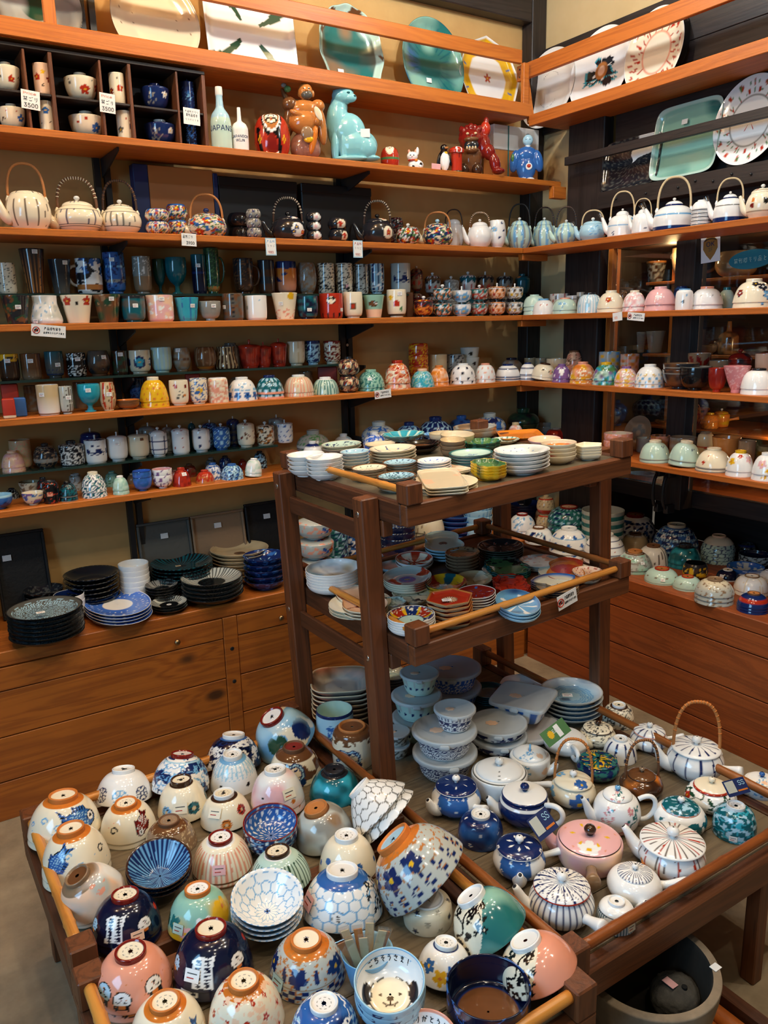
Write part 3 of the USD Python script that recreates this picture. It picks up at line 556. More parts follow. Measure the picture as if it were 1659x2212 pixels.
def fit(kind, bb, surf, o, n, k):
    x0, y0, x1, y1 = bb; E = env(kind, o); T = tilt(*o['tilt']) if 'tilt' in o else np.eye(3); fx, fy = ('x' in o), ('y' in o); ratio = None if fx or fy else o.get('H'); hb = 'hb' in o; shelf = isinstance(surf, Ledge); row = o.get('row', 'f')
    tot = 1 + (n - 1) * k
    h0 = {'plate': .28, 'flat': .17, 'dome': .36, 'sbowl': .6, 'straight': .8, 'teapot': 1.4}.get(kind, .8)
    def pts(q):
        if shelf: a, R, H = q[0], math.exp(q[1]), math.exp(q[1]) * ratio if ratio else math.exp(q[2]); loc = surf.at(a, R, row)
        elif fx or fy:
            a, b = (q[0], float(o['y'])) if fy else (float(o['x']), q[0]); R, H = math.exp(q[1]), math.exp(q[2]); loc = surf.o + a * surf.ex + b * surf.ey
        else: a, b, R, H = q[0], q[1], math.exp(q[2]), math.exp(q[2]) * ratio if ratio else math.exp(q[3]); loc = surf.o + a * surf.ex + b * surf.ey
        P = np.vstack([E * [R, R, H] + [0, 0, (n - 1) * k * H]] + ([E * [R, R, H]] if n > 1 else [])) @ T.T; lift = -P[:, 2].min() if 'tilt' in o else 0
        return P + [0, 0, lift], loc, R, H, lift
    def look(q):
        P, loc, R, H, _ = pts(q); A = proj(loc + P @ frame(surf.up, loc)); a, b = A.min(0), A.max(0)
        full = [a[0] - x0, b[0] - x1, a[1] - y0, b[1] - y1]
        if shelf or fx or fy: return np.array(full[:2] if ratio else full[:3])
        return np.array((full[:2] + [full[3] if hb else full[2]]) if ratio else full + [14 * (math.log(H / R) - math.log(h0))])
    cx, cy = (x0 + x1) / 2, (y0 + y1) / 2; hw = (x1 - x0) / 2
    if shelf:
        p = on(cx, y1, 1 - surf.axis, surf.front + (.06 if surf.back > surf.front else -.06)); dist = (p - CAM) @ _f; q = [p[surf.axis], math.log(hw * dist / F)] + ([] if ratio else [math.log((y1 - y0) * dist / F / tot)])
    else:
        d = ray(cx, y1 - hw * .3); s = ((surf.o - CAM) @ surf.up) / (d @ surf.up); p = CAM + d * s; dist = (p - CAM) @ _f; q = [(p - surf.o) @ surf.ex, (p - surf.o) @ surf.ey, math.log(hw * dist / F)] + ([] if ratio else [math.log(max(.3 * hw, (y1 - y0) - hw) * dist / F / tot)])
    if fx or fy: q = [q[1] if fx else q[0], q[2], q[2] + math.log(.5)]
    q = np.array(q, float); shelf1 = shelf or fx or fy
    for it in range(14):
        r = look(q)
        if np.abs(r[:4]).max() < .3: break
        J = np.stack([(look(q + np.eye(len(q))[i] * 1e-4) - r) / 1e-4 for i in range(len(q))], 1)
        st = -np.linalg.lstsq(J, r, rcond=None)[0]
        lim = np.array([.25] * (1 if shelf1 else 2) + [.35] * (len(q) - (1 if shelf1 else 2))); q = q + np.clip(st, -lim, lim)
        if not shelf1 and not ratio: q[3] = np.clip(q[3], q[2] + math.log(.05), q[2] + math.log(4))
    P, loc, R, H, lift = pts(q)
    FITS.append((o.get('label', kind), np.abs(look(q)[:4]).max(), R, H, loc))
    return loc, R, H, T, lift
PLACED = []
def hull_of(kind, surf, o, n, k, r):
    loc, R, H, T, lift = r; E = env(kind, o); P = np.vstack([E * [R, R, H] + [0, 0, (n - 1) * k * H]] + ([E * [R, R, H]] if n > 1 else [])) @ T.T + [0, 0, lift]; W = loc + P @ frame(surf.up, loc)
    return manifold3d.Manifold.hull_points(W.astype(np.float32)), W.min(0), W.max(0)
def clash(h):
    worst = 0
    for g in PLACED:
        if (h[1] > g[2] - .002).any() or (g[1] > h[2] - .002).any(): continue
        worst = max(worst, (h[0] ^ g[0]).volume() / max(1e-9, min(h[0].volume(), g[0].volume())))
    return worst
def settle(kind, bb, surf, o, n, k, r):
    """Of the depths that give the same picture of a piece, the one where it stands clear of its neighbours."""
    best = (r, hull_of(kind, surf, o, n, k, r)); c0 = clash(best[1])
    if c0 > .02:
        R = r[1]
        if isinstance(surf, Ledge):
            s = 1 if surf.back > surf.front else -1; lo, hi = surf.front + s * (.010 + R), surf.back - s * (.006 + R); a, b = {'f': (0, .4), 'm': (0, .5), 'b': (.6, 1)}.get(o.get('row', 'f'), (0, 1)); cand = [{**o, 'row': q} for q in np.linspace(lo + a * (hi - lo), lo + b * (hi - lo), 5)] if (hi - lo) * s > 0 else []
        elif 'y' in o: cand = [{**o, 'y': q} for q in np.linspace(2.66 + R * .8, 2.99 - R, 10)]
        elif 'x' in o: cand = [{**o, 'x': q} for q in np.linspace(2.49 + R * .8, (3.05 if r[0][1] < 2.42 else 2.775) - R, 10)]
        else: h = o.get('H') or r[2] / r[1]; cand = [{**o, 'H': h * q} for q in (.9, 1.1, .8, 1.2)]
        for q in cand:
            m = len(FITS); t = fit(kind, bb, surf, q, n, k); bad = FITS[-1][1] > 4; del FITS[m:]; hh = hull_of(kind, surf, q, n, k, t); c = clash(hh)
            if c < c0 - .01 and not bad and .11 < t[2] / t[1] < 6.5 and .74 < t[2] / t[1] * r[1] / r[2] < 1.35: c0, best = c, (t, hh)
    PLACED.append(best[1]); FITS[-1] = (FITS[-1][0], FITS[-1][1], best[0][1], best[0][2], best[0][0]); return best[0]
ORD = ['topmost of stack', 'second from top', 'third from top', 'fourth from top', 'fifth from top', 'sixth from top', 'seventh from top', 'eighth from top']
NAMES = {}
def place(kind, bb, surf, opts, ops, name, label, cat, group=None):
    o = {}
    for tkn in opts.split():
        k, _, v = tkn.partition('='); o[k] = v
    if 't' in o: a, _, b = o.pop('t').partition('@'); o['tilt'] = (float(a), float(b))
    if 'H' in o: o['H'] = float(o['H'])
    if 'row' in o and o['row'] not in 'fbm': o['row'] = float(o['row'])
    if 'lp' in o: o['lp'] = o['lp'].replace('_', ' ')
    o['label'] = label
    n = int(o.get('n', 1)); inv = kind[0] == 'u'; kk = kind[1:] if inv else kind; flat = kk in ('plate', 'flat')
    k = float(o.get('k', .30 if flat else .26)); loc, R, H, T, lift = fit(kind, bb, surf, o, n, k)
    if getattr(surf, 'alt', None) and loc[1] > 2.60:
        surf = surf.alt; FITS.pop(); loc, R, H, T, lift = fit(kind, bb, surf, o, n, k)
    loc, R, H, T, lift = settle(kind, bb, surf, o, n, k, (loc, R, H, T, lift)); px = bb[2] - bb[0]
    spin = math.radians(float(o.get('rot', 0)))
    Z = np.array([[math.cos(spin), math.sin(spin), 0], [-math.sin(spin), math.cos(spin), 0], [0, 0, 1]])
    pc = make(kind, R, H, px, ops, o)
    st = None
    if 'st' in o:
        q = o['st'].split(':'); st = Piece(); w = float(q[2]) if len(q) > 2 else .017; fl = q[0] == 'top'
        if fl: sticker(st, R, H, 250, float(q[1]) if len(q) > 1 else .3, w, w * .7, q[3] if len(q) > 3 else 'W', flat=True, rfac=.35)
        else:
            zf = float(q[1]) if len(q) > 1 else .5; b = np.array(BODY.get(kk, [(1, 0), (1, 1)])); zz = 1 - zf if inv else zf; zb = b[:, 1]; rr = np.interp(zz, zb, b[:, 0]); e = .06
            sl = (np.interp(min(zz + e, 1), zb, b[:, 0]) - np.interp(max(zz - e, 0), zb, b[:, 0])) * R / (2 * e * H); sticker(st, R, H, float(q[0]), zf, w, w * .75, q[3] if len(q) > 3 else 'W', lean=math.atan(sl if inv else -sl), rfac=rr + .012)
    base = frame(surf.up, loc)
    up = T @ np.array([0, 0, 1.0])
    first = None
    for i in range(n):
        lev = n - 1 - i                          # i = 0 is the top one
        jit = 0 if n == 1 else rng.uniform(-.012, .012) * R
        off = up * (lev * k * H) + np.array([jit, -jit * .6, lift]); w = loc + off @ base
        ro = Z if i == 0 else Z @ trimesh.transformations.rotation_matrix(0 if o.get('o') else rng.uniform(-.5, .5), [0, 0, 1])[:3, :3]
        Rw = (ro @ T.T @ base).T                 # columns: local axes in the world
        lb = label if n == 1 else '%s, %s' % (label, 'lowest of stack' if i == n - 1 else ORD[i])
        if i == 0:
            first = thing(name, lb, cat, w, Rw, group); pc.define(first)
            if st and n == 1: st.define(first)
            elif st:                             # only the top one carries the sticker: the copies refer to a bare one
                st.define(first); bare = pc
        elif i == 1 and st:
            second = thing(name, lb, cat, w, Rw, group); low = make(kind, R, H, px * .7, ops, o); low.define(second); src2 = second
        else:
            copy_of(src2 if st else first, name, lb, cat, w, Rw, group)
    return loc, R, H
def rows(surf, ox, oy, sc, text, group=None):
    """Table of pieces: 'name: kind x0 y0 x1 y1 | options | paint | label' in the coordinates of one enlarged area (offset ox, oy, scale sc)."""
    for ln in sorted(text.strip().splitlines(), key=lambda q: ' y=' in q or ' x=' in q):     # the front ones first
        ln = ln.strip()
        if not ln or ln[0] == '#': continue
        a, opts, ops, label = [s.strip() for s in ln.split('|')]
        nm, a = a.split(':'); kind, *b = a.split(); x0, y0, x1, y1 = [float(t) / sc for t in b]
        nm, _, cat = nm.partition('/')
        place(kind, (x0 + ox, y0 + oy, x1 + ox, y1 + oy), surf, opts, ops, nm.strip(), label, cat.strip() or CATS.get(nm.strip(), nm.strip().split('_')[-1]), group)
CATS = {}
# ---------------------------------------------------------------- the room shell
def structure(name, parts, m, smooth=False):
    v, f = join(*parts) if isinstance(parts, list) else parts
    p = put(None, name, v, f, m, smooth=smooth); p.SetCustomDataByKey('kind', 'structure'); return p
def pieces(prim, name, boxes, m, bevel=.0015):
    for b in boxes: v, f = box(*b, bevel); put(prim, name, v, f, m, smooth=False)
structure('floor', box(-2.4, -1.6, -.1, 3.6, 3.1, 0), CONCRETE)
structure('wall_back', box(-2.4, 3.0, 0, 2.80, 3.1, 3.1), PLASTER)
for b_ in ((2.80, 2.535, 0, 2.92, 3.1, 2.734), (2.80, -1.6, 2.735, 2.92, 3.1, 3.1), (2.842, -1.6, 2.04, 2.92, 2.534, 2.734)): structure('wall_right', box(*b_), PLASTER_R)
panel = thing('wall_panel', None, None, kind='structure')          # the black boarded upper half of the right wall
pieces(panel, 'plank', [(2.78, -1.6, 1.845 + k * .178, 2.798 if k > 2 else 2.84, 2.49 if k < 3 else 2.925, 2.021 + k * .178) for k in range(5)], BLACK_Y)
pieces(panel, 'ledge', [(2.70, -1.6, 2.0, 2.779, 2.50, 2.067)], BLACK_Y)
pieces(panel, 'plate_rail', [(2.66, -1.6, 2.195, 2.68, 2.66, 2.228)], BLACK_Y)
for k in range(14): v, f = trimesh.creation.icosphere(1, .005).vertices, trimesh.creation.icosphere(1, .005).faces; put(panel, 'nail_head', v + [2.698, 2.40 - .075 * k, 2.03 + .012 * (k % 2)], f, STEEL)
structure('trim_1', box(2.74, 2.515, 0, 2.799, 2.719, 2.377, .004), BLACK_Z)              # the dark pillar beside the plaster
structure('trim_2', box(2.715, 2.93, 0, 2.799, 2.999, 3.1, .003), BLACK_Z)              # corner post
structure('trim_3', box(-2.4, 2.93, 2.835, 2.714, 2.999, 2.95, .004), BLACK_X)          # beam along the top of the back wall
structure('trim_4', box(2.755, 2.047, .776, 2.835, 2.137, 1.86, .003), BLACK_Z)         # window post
structure('trim_5', box(3.20, -1.6, .53, 3.24, 2.52, .81, .003), BLACK_Y); structure('trim_6', box(2.836, -1.6, .776, 2.844, 2.514, .852, .003), BLACK_Y); structure('trim_7', box(2.80, 2.53, .5315, 3.199, 2.534, .81), BLACK_Y)             # black panel below the window
structure('ceiling', box(-2.4, -1.6, 3.1, 3.6, 3.1, 3.15), PLASTER)
w1 = thing('window_1', None, None, kind='structure')
for y0, y1 in ((2.138, 2.475), (1.02, 2.046)): v, f = box(2.803, y0, .853, 2.808, y1, 1.844); put(w1, 'pane', v, f, PANE, smooth=False)
pieces(w1, 'frame', [(2.78, 2.476, .853, 2.83, 2.50, 1.844), (2.78, .99, .853, 2.83, 1.015, 1.844)], SHELF_Z)
handles = []
for y, w in ((2.132, 'left'), (2.083, 'right')):
    t = thing('door_pull', 'black iron pull handle below the lowest window shelf, %s of the pair' % w, 'handle', (2.714, y, .83), group=None)
    p = bez([(0, 0, -.045), (-.032, 0, -.035), (-.032, 0, .08), (0, 0, .095)], 12); v, f = tube(p, .007, 8); put(t, 'grip', v, f, STEEL)
    for z in (-.05, .10): v, f = box(-.004, -.011, z - .018, .046, .011, z + .018, .003); put(t, 'plate', v, f, STEEL, smooth=False)
# showcase room behind the panes
sc = thing('showcase', 'dim lit showcase with dark board walls seen through the window panes', 'display case', (2.845, 1.9, .53))
for n, b, m in (('back_panel', (.62, -1.1, .28, .66, .634, 1.35), 'd'), ('floor_board', (-.001, -1.1, .28, .62, .634, .318), 0), ('side_panel', (-.001, .605, .319, .6195, .634, 1.315), 'd'), ('side_panel', (.0, -1.1, .319, .6195, -1.07, 1.315), 'd'), ('top_panel', (-.002, -1.1, 1.316, .62, .634, 1.35), 'd')):
    v, f = box(*b, .002); put(sc, n, v, f, CAB_Y if m == 0 else BLACK_Z if n != 'back_panel' else CART_Y, smooth=False)
for y in (.42, -.12, -.6): v, f = box(.16, y - .025, .335, .2, y + .025, 1.31, .002); put(sc, 'upright', v, f, SHELF_Z, smooth=False)
for i, (y, z) in enumerate([(2.28, 1.80), (1.72, 1.82), (1.4, 1.42), (1.75, 1.10)]): lamp('showcase_lamp_%03d' % i, (2.92, y, z), 1.1, (1.0, .66, .30), .015)

# ---------------------------------------------------------------- shelves
def shelf_board(name, label, b, m, lip=None):
    t = thing(name, label, 'shelf', (b[0], b[1], b[2]))
    v, f = box(0, 0, 0, b[3] - b[0], b[4] - b[1], b[5] - b[2], .002); put(t, 'board', v, f, m, smooth=False)
    if lip: v, f = box(*[q - b[i % 3] for i, q in enumerate(lip)], .002); put(t, 'front_lip', v, f, m, smooth=False)
    return t
SZ = {1: 2.145, 2: 1.860, 3: 1.577, 4: 1.290, 5: 1.003}
nm = {1: 'top', 2: 'second', 3: 'third', 4: 'fourth', 5: 'lowest'}
for k, z in SZ.items():
    xr = 2.715 if k == 1 else 2.497
    shelf_board('wall_shelf', '%s orange wooden shelf on the back wall' % nm[k], (-1.6, 2.73, z - .022, xr, 2.975 if k == 1 else 2.975, z), SHELF_X)
    if k > 1: shelf_board('wall_shelf', '%s orange wooden shelf on the right wall by the window' % nm[k], (2.499, .3, z - .022, 2.775 if k != 2 else 2.735, 2.90, z), SHELF_Y)
t = thing('shelf_cleat', 'short orange cleat under the right end of the top shelf', 'bracket', (2.66, 2.72, 2.073)); v, f = box(0, 0, 0, .078, .03, .05, .002); put(t, 'block', v, f, SHELF_X, smooth=False)
for k in (2, 3, 4): t = thing('shelf_cleat', 'small orange corner cleat under the %s shelf' % nm[k], 'bracket', (2.50, 2.735, SZ[k] - .05)); v, f = box(0, 0, 0, .15, .03, .027, .002); put(t, 'block', v, f, SHELF_X, smooth=False)
for x, w in ((.795, 'left'), (1.74, 'middle')):
    t = thing('shelf_standard', 'black steel slotted upright on the back wall, %s one' % w, 'bracket', (x, 2.998, 0))
    for dx in (-.017, .017): v, f = box(dx - .010, -.022, .66, dx + .010, 0, 2.62); put(t, 'rail', v, f, STEEL, smooth=False)
    for z in list(SZ.values()) + [1.672, 1.400, 1.101]:
        d = .21 if z in SZ.values() else .14; zt = z - .0225 if z in SZ.values() else z - .009
        pr = trimesh.creation.extrude_polygon(__import__('shapely').Polygon([(0, 0), (-d, 0), (-d, -.010), (-.03, -.055), (0, -.06)]), .006, engine='earcut'); v = np.array(pr.vertices); put(t, 'bracket_arm', np.stack([v[:, 2] - .003, v[:, 0] - .022, v[:, 1] + zt - .001], 1), np.array(pr.faces), STEEL, smooth=False)
    for z in (2.40, 1.95, 1.47, .70): v, f = trimesh.creation.cylinder(.006, .003, sections=10).vertices, trimesh.creation.cylinder(.006, .003, sections=10).faces; put(t, 'screw', np.stack([v[:, 0], v[:, 2] - .0235, v[:, 1] + z], 1), f, CHROME, smooth=False)
for z, xr, w in ((1.673, 1.97, 'tall cups'), (1.401, 1.63, 'green and brown cups'), (1.102, 1.335, 'lidded teacups')):
    t = thing('glass_shelf', 'dark green glass half shelf carrying the row of %s' % w, 'shelf', (-1.6, 2.845, z - .008)); v, f = box(0, 0, 0, xr + 1.6, .13, .008); put(t, 'pane', v, f, GREENGLASS, smooth=False)
# plate racks under the ceiling
t = thing('plate_rack', 'orange wooden plate rail high on the back wall', 'rack', (0, 2.97, 2.415))
for n, b in (('base_board', (-1.6, -.17, -.012, 2.58, .028, .003)), ('lower_rail', (-1.6, -.19, -.012, 2.58, -.171, .040)), ('upper_rail', (-1.6, -.148, .205, 2.56, -.130, .258)), ('end_post', (2.55, -.17, .041, 2.58, -.150, .204))):
    v, f = box(*b, .002); put(t, n, v, f, SHELF_X, smooth=False)
v, f = box(.62, -.170, .041, .655, -.150, .26, .002); put(t, 'post', v, f, SHELF_Z, smooth=False)
t = thing('plate_rack', 'orange wooden plate rail high on the right wall', 'rack', (2.56, 2.757, 2.38))
for n, b in (('base_board', (.02, -2.9, -.010, .216, .02, .003)), ('lower_rail', (0, -2.9, -.017, .019, .02, .028)), ('upper_rail', (.035, -2.9, .19, .054, .14, .252))):
    v, f = box(*b, .002); put(t, n, v, f, SHELF_Y, smooth=False)
v, f = beam((.028, .035, .003), (.075, .125, .20), .03, .016); put(t, 'end_post', v, f, SHELF_Z, smooth=False)
for z in (.205, .235):
    v, f = trimesh.creation.icosphere(1, .004).vertices, trimesh.creation.icosphere(1, .004).faces; put(t, 'screw', v + [.035, .12, z], f, STEEL)

# ---------------------------------------------------------------- cupboards under the shelves
t = thing('base_cabinet', 'long knotty orange wood cabinet under the back wall', 'cabinet', (0, 2.637, 0))
v, f = box(-1.6, .02, 0, 2.79, .36, .524); put(t, 'carcass', v, f, CAB_X, smooth=False)
v, f = box(-1.6, 0, .526, 2.79, .362, .575, .003); put(t, 'counter_top', v, f, CAB_X, smooth=False)
for x0, x1 in ((-1.6, .978), (1.036, 2.46)):
    for z0, z1 in ((.291, .443), (.137, .287), (.0, .133)): v, f = box(x0, .001, z0, x1, .02, z1, .0015); put(t, 'plank', v, f, CAB_X, smooth=False)
    v, f = box(x0, -.001, .447, x1, .02, .522, .0015); d = put(t, 'drawer', v, f, CAB_X, smooth=False)
    kx = .802 if x0 < 0 else 1.205; m = trimesh.creation.icosphere(2, .011); v = np.array(m.vertices) * [1, .8, 1] + [kx, -.018, .480]; put(d, 'knob', v, np.array(m.faces), BRASS)
v, f = box(.98, -.002, 0, 1.034, .02, .524, .002); put(t, 'stile', v, f, CAB_X, smooth=False)
for z in (.40, .27): m = trimesh.creation.icosphere(1, .008); put(t, 'peg', np.array(m.vertices) * [1, .3, 1] + [1.008, -.002, z], np.array(m.faces), STEEL)
t = thing('base_cabinet', 'knotty red brown wood cabinet under the window', 'cabinet', (2.471, 0, 0))
v, f = box(.02, -1.6, 0, .325, 2.63, .478); put(t, 'carcass', v, f, CAB_Y, smooth=False)
v, f = join(box(0, -1.6, .482, .328, 2.63, .53, .003), box(.3285, -1.6, .482, .729, 2.525, .53, .003)); put(t, 'counter_top', v, f, CAB_Y, smooth=False)
for z0, z1 in ((.404, .479), (.244, .400), (.078, .240), (0, .074)): v, f = box(.001, -1.6, z0, .02, 2.63, z1, .0015); put(t, 'plank', v, f, CAB_Y, smooth=False)

# ---------------------------------------------------------------- compartment box of lidded bowls on the top shelf
t = thing('compartment_box', 'dark wooden box of compartments holding lidded bowls and cups', 'display box', (0, 2.80, 2.1455))
for n, b in (('bottom', (.30, 0, 0, 1.117, .14, .009)), ('top', (.30, 0, .236, 1.117, .14, .246)), ('side', (1.105, 0, .010, 1.117, .14, .235)), ('back', (.30, .132, .010, 1.104, .14, .235)), ('divider', (.618, .001, .010, .629, .131, .235)), ('divider', (.858, .001, .010, .868, .131, .235)),
             ('divider', (.545, .003, .010, .552, .131, .235)), ('divider', (.768, .003, .010, .775, .131, .235)), ('divider', (1.016, .003, .010, 1.023, .131, .235)),
             ('shelf', (.30, .003, .110, .544, .131, .117)), ('shelf', (.553, .003, .110, .617, .131, .117)), ('shelf', (.63, .003, .110, .767, .131, .117)), ('shelf', (.776, .003, .110, .857, .131, .117)), ('shelf', (.869, .003, .110, 1.015, .131, .117)), ('shelf', (1.024, .003, .110, 1.104, .131, .117))):
    v, f = box(*b, .001); put(t, n, v, f, BLACK_X if n in ('bottom', 'top', 'shelf', 'back') else CART_Z, smooth=False)

# ---------------------------------------------------------------- the tilted three-tier cart
TT = .046
CEX, CEY, CEZ = np.array([math.cos(TT), 0, math.sin(TT)]), np.array([0, 1.0, 0]), np.array([-math.sin(TT), 0, math.cos(TT)])
CO = np.array([1.03, 1.61, 0.0]); CR = np.array([CEX, CEY, CEZ]).T
t = thing('display_cart', 'brown wooden two-tier display rack with bamboo rails, leaning slightly', 'display rack', CO, CR)
XC, YB, H1, H2 = .812, .446, 1.145, .795
def cbox(n, b, m, parent=t, bev=.003):
    v, f = box(*b, bev); return put(parent, n, v, f, m, smooth=False)
for x in (0, XC):
    for y in (0, YB):
        z0 = .352 + .005 if x == 0 else -(x * math.sin(TT)) / math.cos(TT) + .003
        p = cbox('post', (x - .025, y - .022, z0, x + .025, y + .022, H1 + .004), CART_Z)
        for z in (H1 - .035, H2 - .06): m = trimesh.creation.icosphere(2, .008); put(p, 'bolt', np.array(m.vertices) * [.4, 1, 1] + [x + (-.025 if x == 0 else .025), y, z], np.array(m.faces), CHROME)
X0, X1, Y0, Y1 = .026, XC - .026, -.136, .511
for h, nm_ in ((H1, 'upper'), (H2, 'lower')):
    cbox('long_rail', (X0, Y0, h - .052, X1, Y0 + .026, h), CART_X); cbox('long_rail', (X0, Y1 - .026, h - .052, X1, Y1, h), CART_X)
    for x in (X0, X1 - .024): cbox('side_rail', (x, Y0 + .027, h - .055, x + .024, Y1 - .027, h - .001), CART_Y)
    cbox('tier_board', (X0 + .024, Y0 + .027, h - .016, X1 - .024, Y1 - .027, h - .004), rough_surface('dusty_tier_board_%d' % (h * 100), lin('5d5444'), lin('6f6551'), 9, .4, .1) if h == H1 else CART_X)
    for x in (X0, X1 - .046):
        for y in (Y0 - .006, Y1 - .040): cbox('corner_block', (x, y, h + .0005, x + .046, y + .046, h + .05), CART_Z)
    sides = [((X0 + .016, Y0 + .041, h + .030), (X0 + .016, Y1 - .041, h + .030), BAMBOO_Y)] + ([] if h == H1 else [((X1 - .02, Y0 + .041, h + .030), (X1 - .02, Y1 - .041, h + .030), BAMBOO_DY)])
    if h == H2: sides += [((X0 + .047, Y0 + .012, h + .028), (X1 - .047, Y0 + .012, h + .028), BAMBOO_X), ((X0 + .047, Y1 - .016, h + .028), (X1 - .047, Y1 - .016, h + .028), BAMBOO_X)]
    for a, b, m in sides:
        a, b = np.array(a), np.array(b); n = 41; p = a + (b - a) * np.linspace(0, 1, n)[:, None]; r = np.where(np.arange(n) % 10 == 5, .0105, .0092); v, f = tube(p, r, 10); put(t, 'bamboo_rail', v, f, m)
    for x in (-.001, XC - .012): cbox('stretcher', (x, .0225, h - .115, x + .013, YB - .0225, h - .066), CART_Y)
    for x in (X0, X1 - .05): cbox('support_block', (x, -.03, h - .098, x + .03, .026, h - .0555), CART_Z)

# ---------------------------------------------------------------- the low trays
def bamboo(parent, a, b, dark=False):
    a, b = np.array(a, float), np.array(b, float); n = 51; s = np.arange(n); r = np.where(s % 12 == 6, .0128, .0115); ax = abs(b[0] - a[0]) > abs(b[1] - a[1]); m = (BAMBOO_DX if ax else BAMBOO_DY) if dark else (BAMBOO_X if ax else BAMBOO_Y)
    v, f = tube(a + (b - a) * np.linspace(0, 1, n)[:, None], r, 12); put(parent, 'bamboo_rail', v, f, m)
def tray(label, x0, x1, y0, y1, z, rails, legs, board=None):
    t = thing('display_table', label, 'table', ((x0 + x1) / 2, (y0 + y1) / 2, 0)); ox, oy = (x0 + x1) / 2, (y0 + y1) / 2
    def bx(n, b, m): v, f = box(b[0] - ox, b[1] - oy, b[2], b[3] - ox, b[4] - oy, b[5], .003); put(t, n, v, f, m, smooth=False)
    bx('frame_rail', (x0, y0, z - .065, x1, y0 + .035, z), CART_X); bx('frame_rail', (x0, y1 - .035, z - .065, x1, y1, z), CART_X)
    bx('frame_rail', (x0, y0 + .036, z - .065, x0 + .035, y1 - .036, z), CART_Y); bx('frame_rail', (x1 - .035, y0 + .036, z - .065, x1, y1 - .036, z), CART_Y)
    n = max(3, int((y1 - y0) / .12)); d = (y1 - y0 - .072) / n
    for k in range(n): bx('plank', (x0 + .036, y0 + .037 + k * d, z - .02, x1 - .036, y0 + .035 + (k + 1) * d, z - .003), board or CART_X)
    for x in (x0, x1 - .05):
        for y in (y0, y1 - .05): bx('corner_block', (x, y, z + .0005, x + .05, y + .05, z + .062), CART_Z)
    e = .051; q = z + .045
    for r in rails:
        a, b = {'l': ((x0 + .02, y0 + e), (x0 + .02, y1 - e)), 'r': ((x1 - .02, y0 + e), (x1 - .02, y1 - e)), 'f': ((x0 + e, y0 + .02), (x1 - e, y0 + .02)), 'k': ((x0 + e, y1 - .02), (x1 - e, y1 - .02))}[r]; bamboo(t, (a[0] - ox, a[1] - oy, q), (b[0] - ox, b[1] - oy, q), label.startswith('low brown table'))
    for x, y in legs: bx('leg', (x - .018, y - .018, 0, x + .018, y + .018, z - .066), CART_Z)
    return t
ZT = .355
DUSTY = wood('dusty_tray_board', lin('6d5f4a'), lin('574a38'), 0)
tray('low brown table carrying teapots and lidded containers', .942, 1.757, .868, 2.10, ZT, 'lrf', [(1.59, .90), (.99, .92), (1.70, 2.05), (1.0, 2.05)], DUSTY)
tray('low brown tray table of upturned bowls beside the left cabinet', .175, .935, 1.40, 1.96, ZT, 'lk', [(.215, 1.42), (.22, 1.92), (.90, 1.92), (.89, 1.43)], DUSTY)
tray('low brown tray table of upturned bowls nearest the viewer', .17, .936, .80, 1.365, ZT, 'lfr', [(.21, .84), (.21, 1.33), (.90, .84), (.895, 1.33)], DUSTY)
# ---------------------------------------------------------------- everything on the shelves
CATS.update(rice_bowl='bowl', donburi_bowl='bowl', lidded_bowl='bowl', lidded_teacup='teacup', side_plate='plate', dinner_plate='plate', tumbler_cup='cup', storage_box='box', noodle_cup='cup', sake_bottle='bottle', storage_container='container', serving_bowl='bowl', saucer='dish', small_dish='dish')
L = {k: Ledge(z, 0, 2.73, 2.975) for k, z in SZ.items()}
LB = Ledge(2.1545, 0, 2.805, 2.93); LBM = Ledge(2.2625, 0, 2.805, 2.93)
RS = {k: Ledge(SZ[k], 1, 2.499, 2.77) for k in (2, 3, 4, 5)}
GL = {2: Ledge(1.673, 0, 2.842, 2.972), 3: Ledge(1.401, 0, 2.842, 2.972), 4: Ledge(1.102, 0, 2.842, 2.972)}
IMARI = 'c, f 7 2 .42 r y, z 7 .60 b, z 9 .64 g, k 8 .012 k'
# top shelf: the compartment box
rows(LB, 0, 0, 2, """
lidded_bowl: bowl -14 445 110 545 | lid=foot lf=.2 | f, m fl .12 .55 .30 b, m swirl -.12 .5 .2 k, d 8 1 .1 r .75 .95 | cream lidded bowl with blue flower in the bottom left compartment
noodle_cup: cyl 160 432 238 560 | | f, m fl .0 .68 .55 b, m swirl .08 .35 .2 k, m swirl -.1 .3 .2 k | cream cup with blue flower in the bottom left compartment
lidded_bowl: bowl 293 480 450 578 | lid=foot lf=.2 | f, m fl .1 .5 .3 b, m dot -.08 .7 .08 r, m dot .0 .85 .08 r, m fl -.3 .5 .3 K | cream lidded bowl with one blue flower beside red dots
noodle_cup: cyl 498 475 578 597 | | f, m fl -.09 .35 .42 X, m fl .16 .5 .42 n, m dot .04 .72 .13 r, m dot .13 .68 .1 r | cream cup with grey flower in the bottom middle compartment
lidded_bowl: bowl 620 515 760 612 | lid=foot lf=.2 kc=w | n, m fl .12 .7 .22 w, m vine -.05 .5 .4 x | navy lidded bowl with white flower in the bottom compartment
noodle_cup: cyl 790 482 852 625 | | N, k 5 .03 b, m fl 0 .8 .3 X | dark navy cup below the white notice card
""", 'lidded bowls and cups in the compartment box')
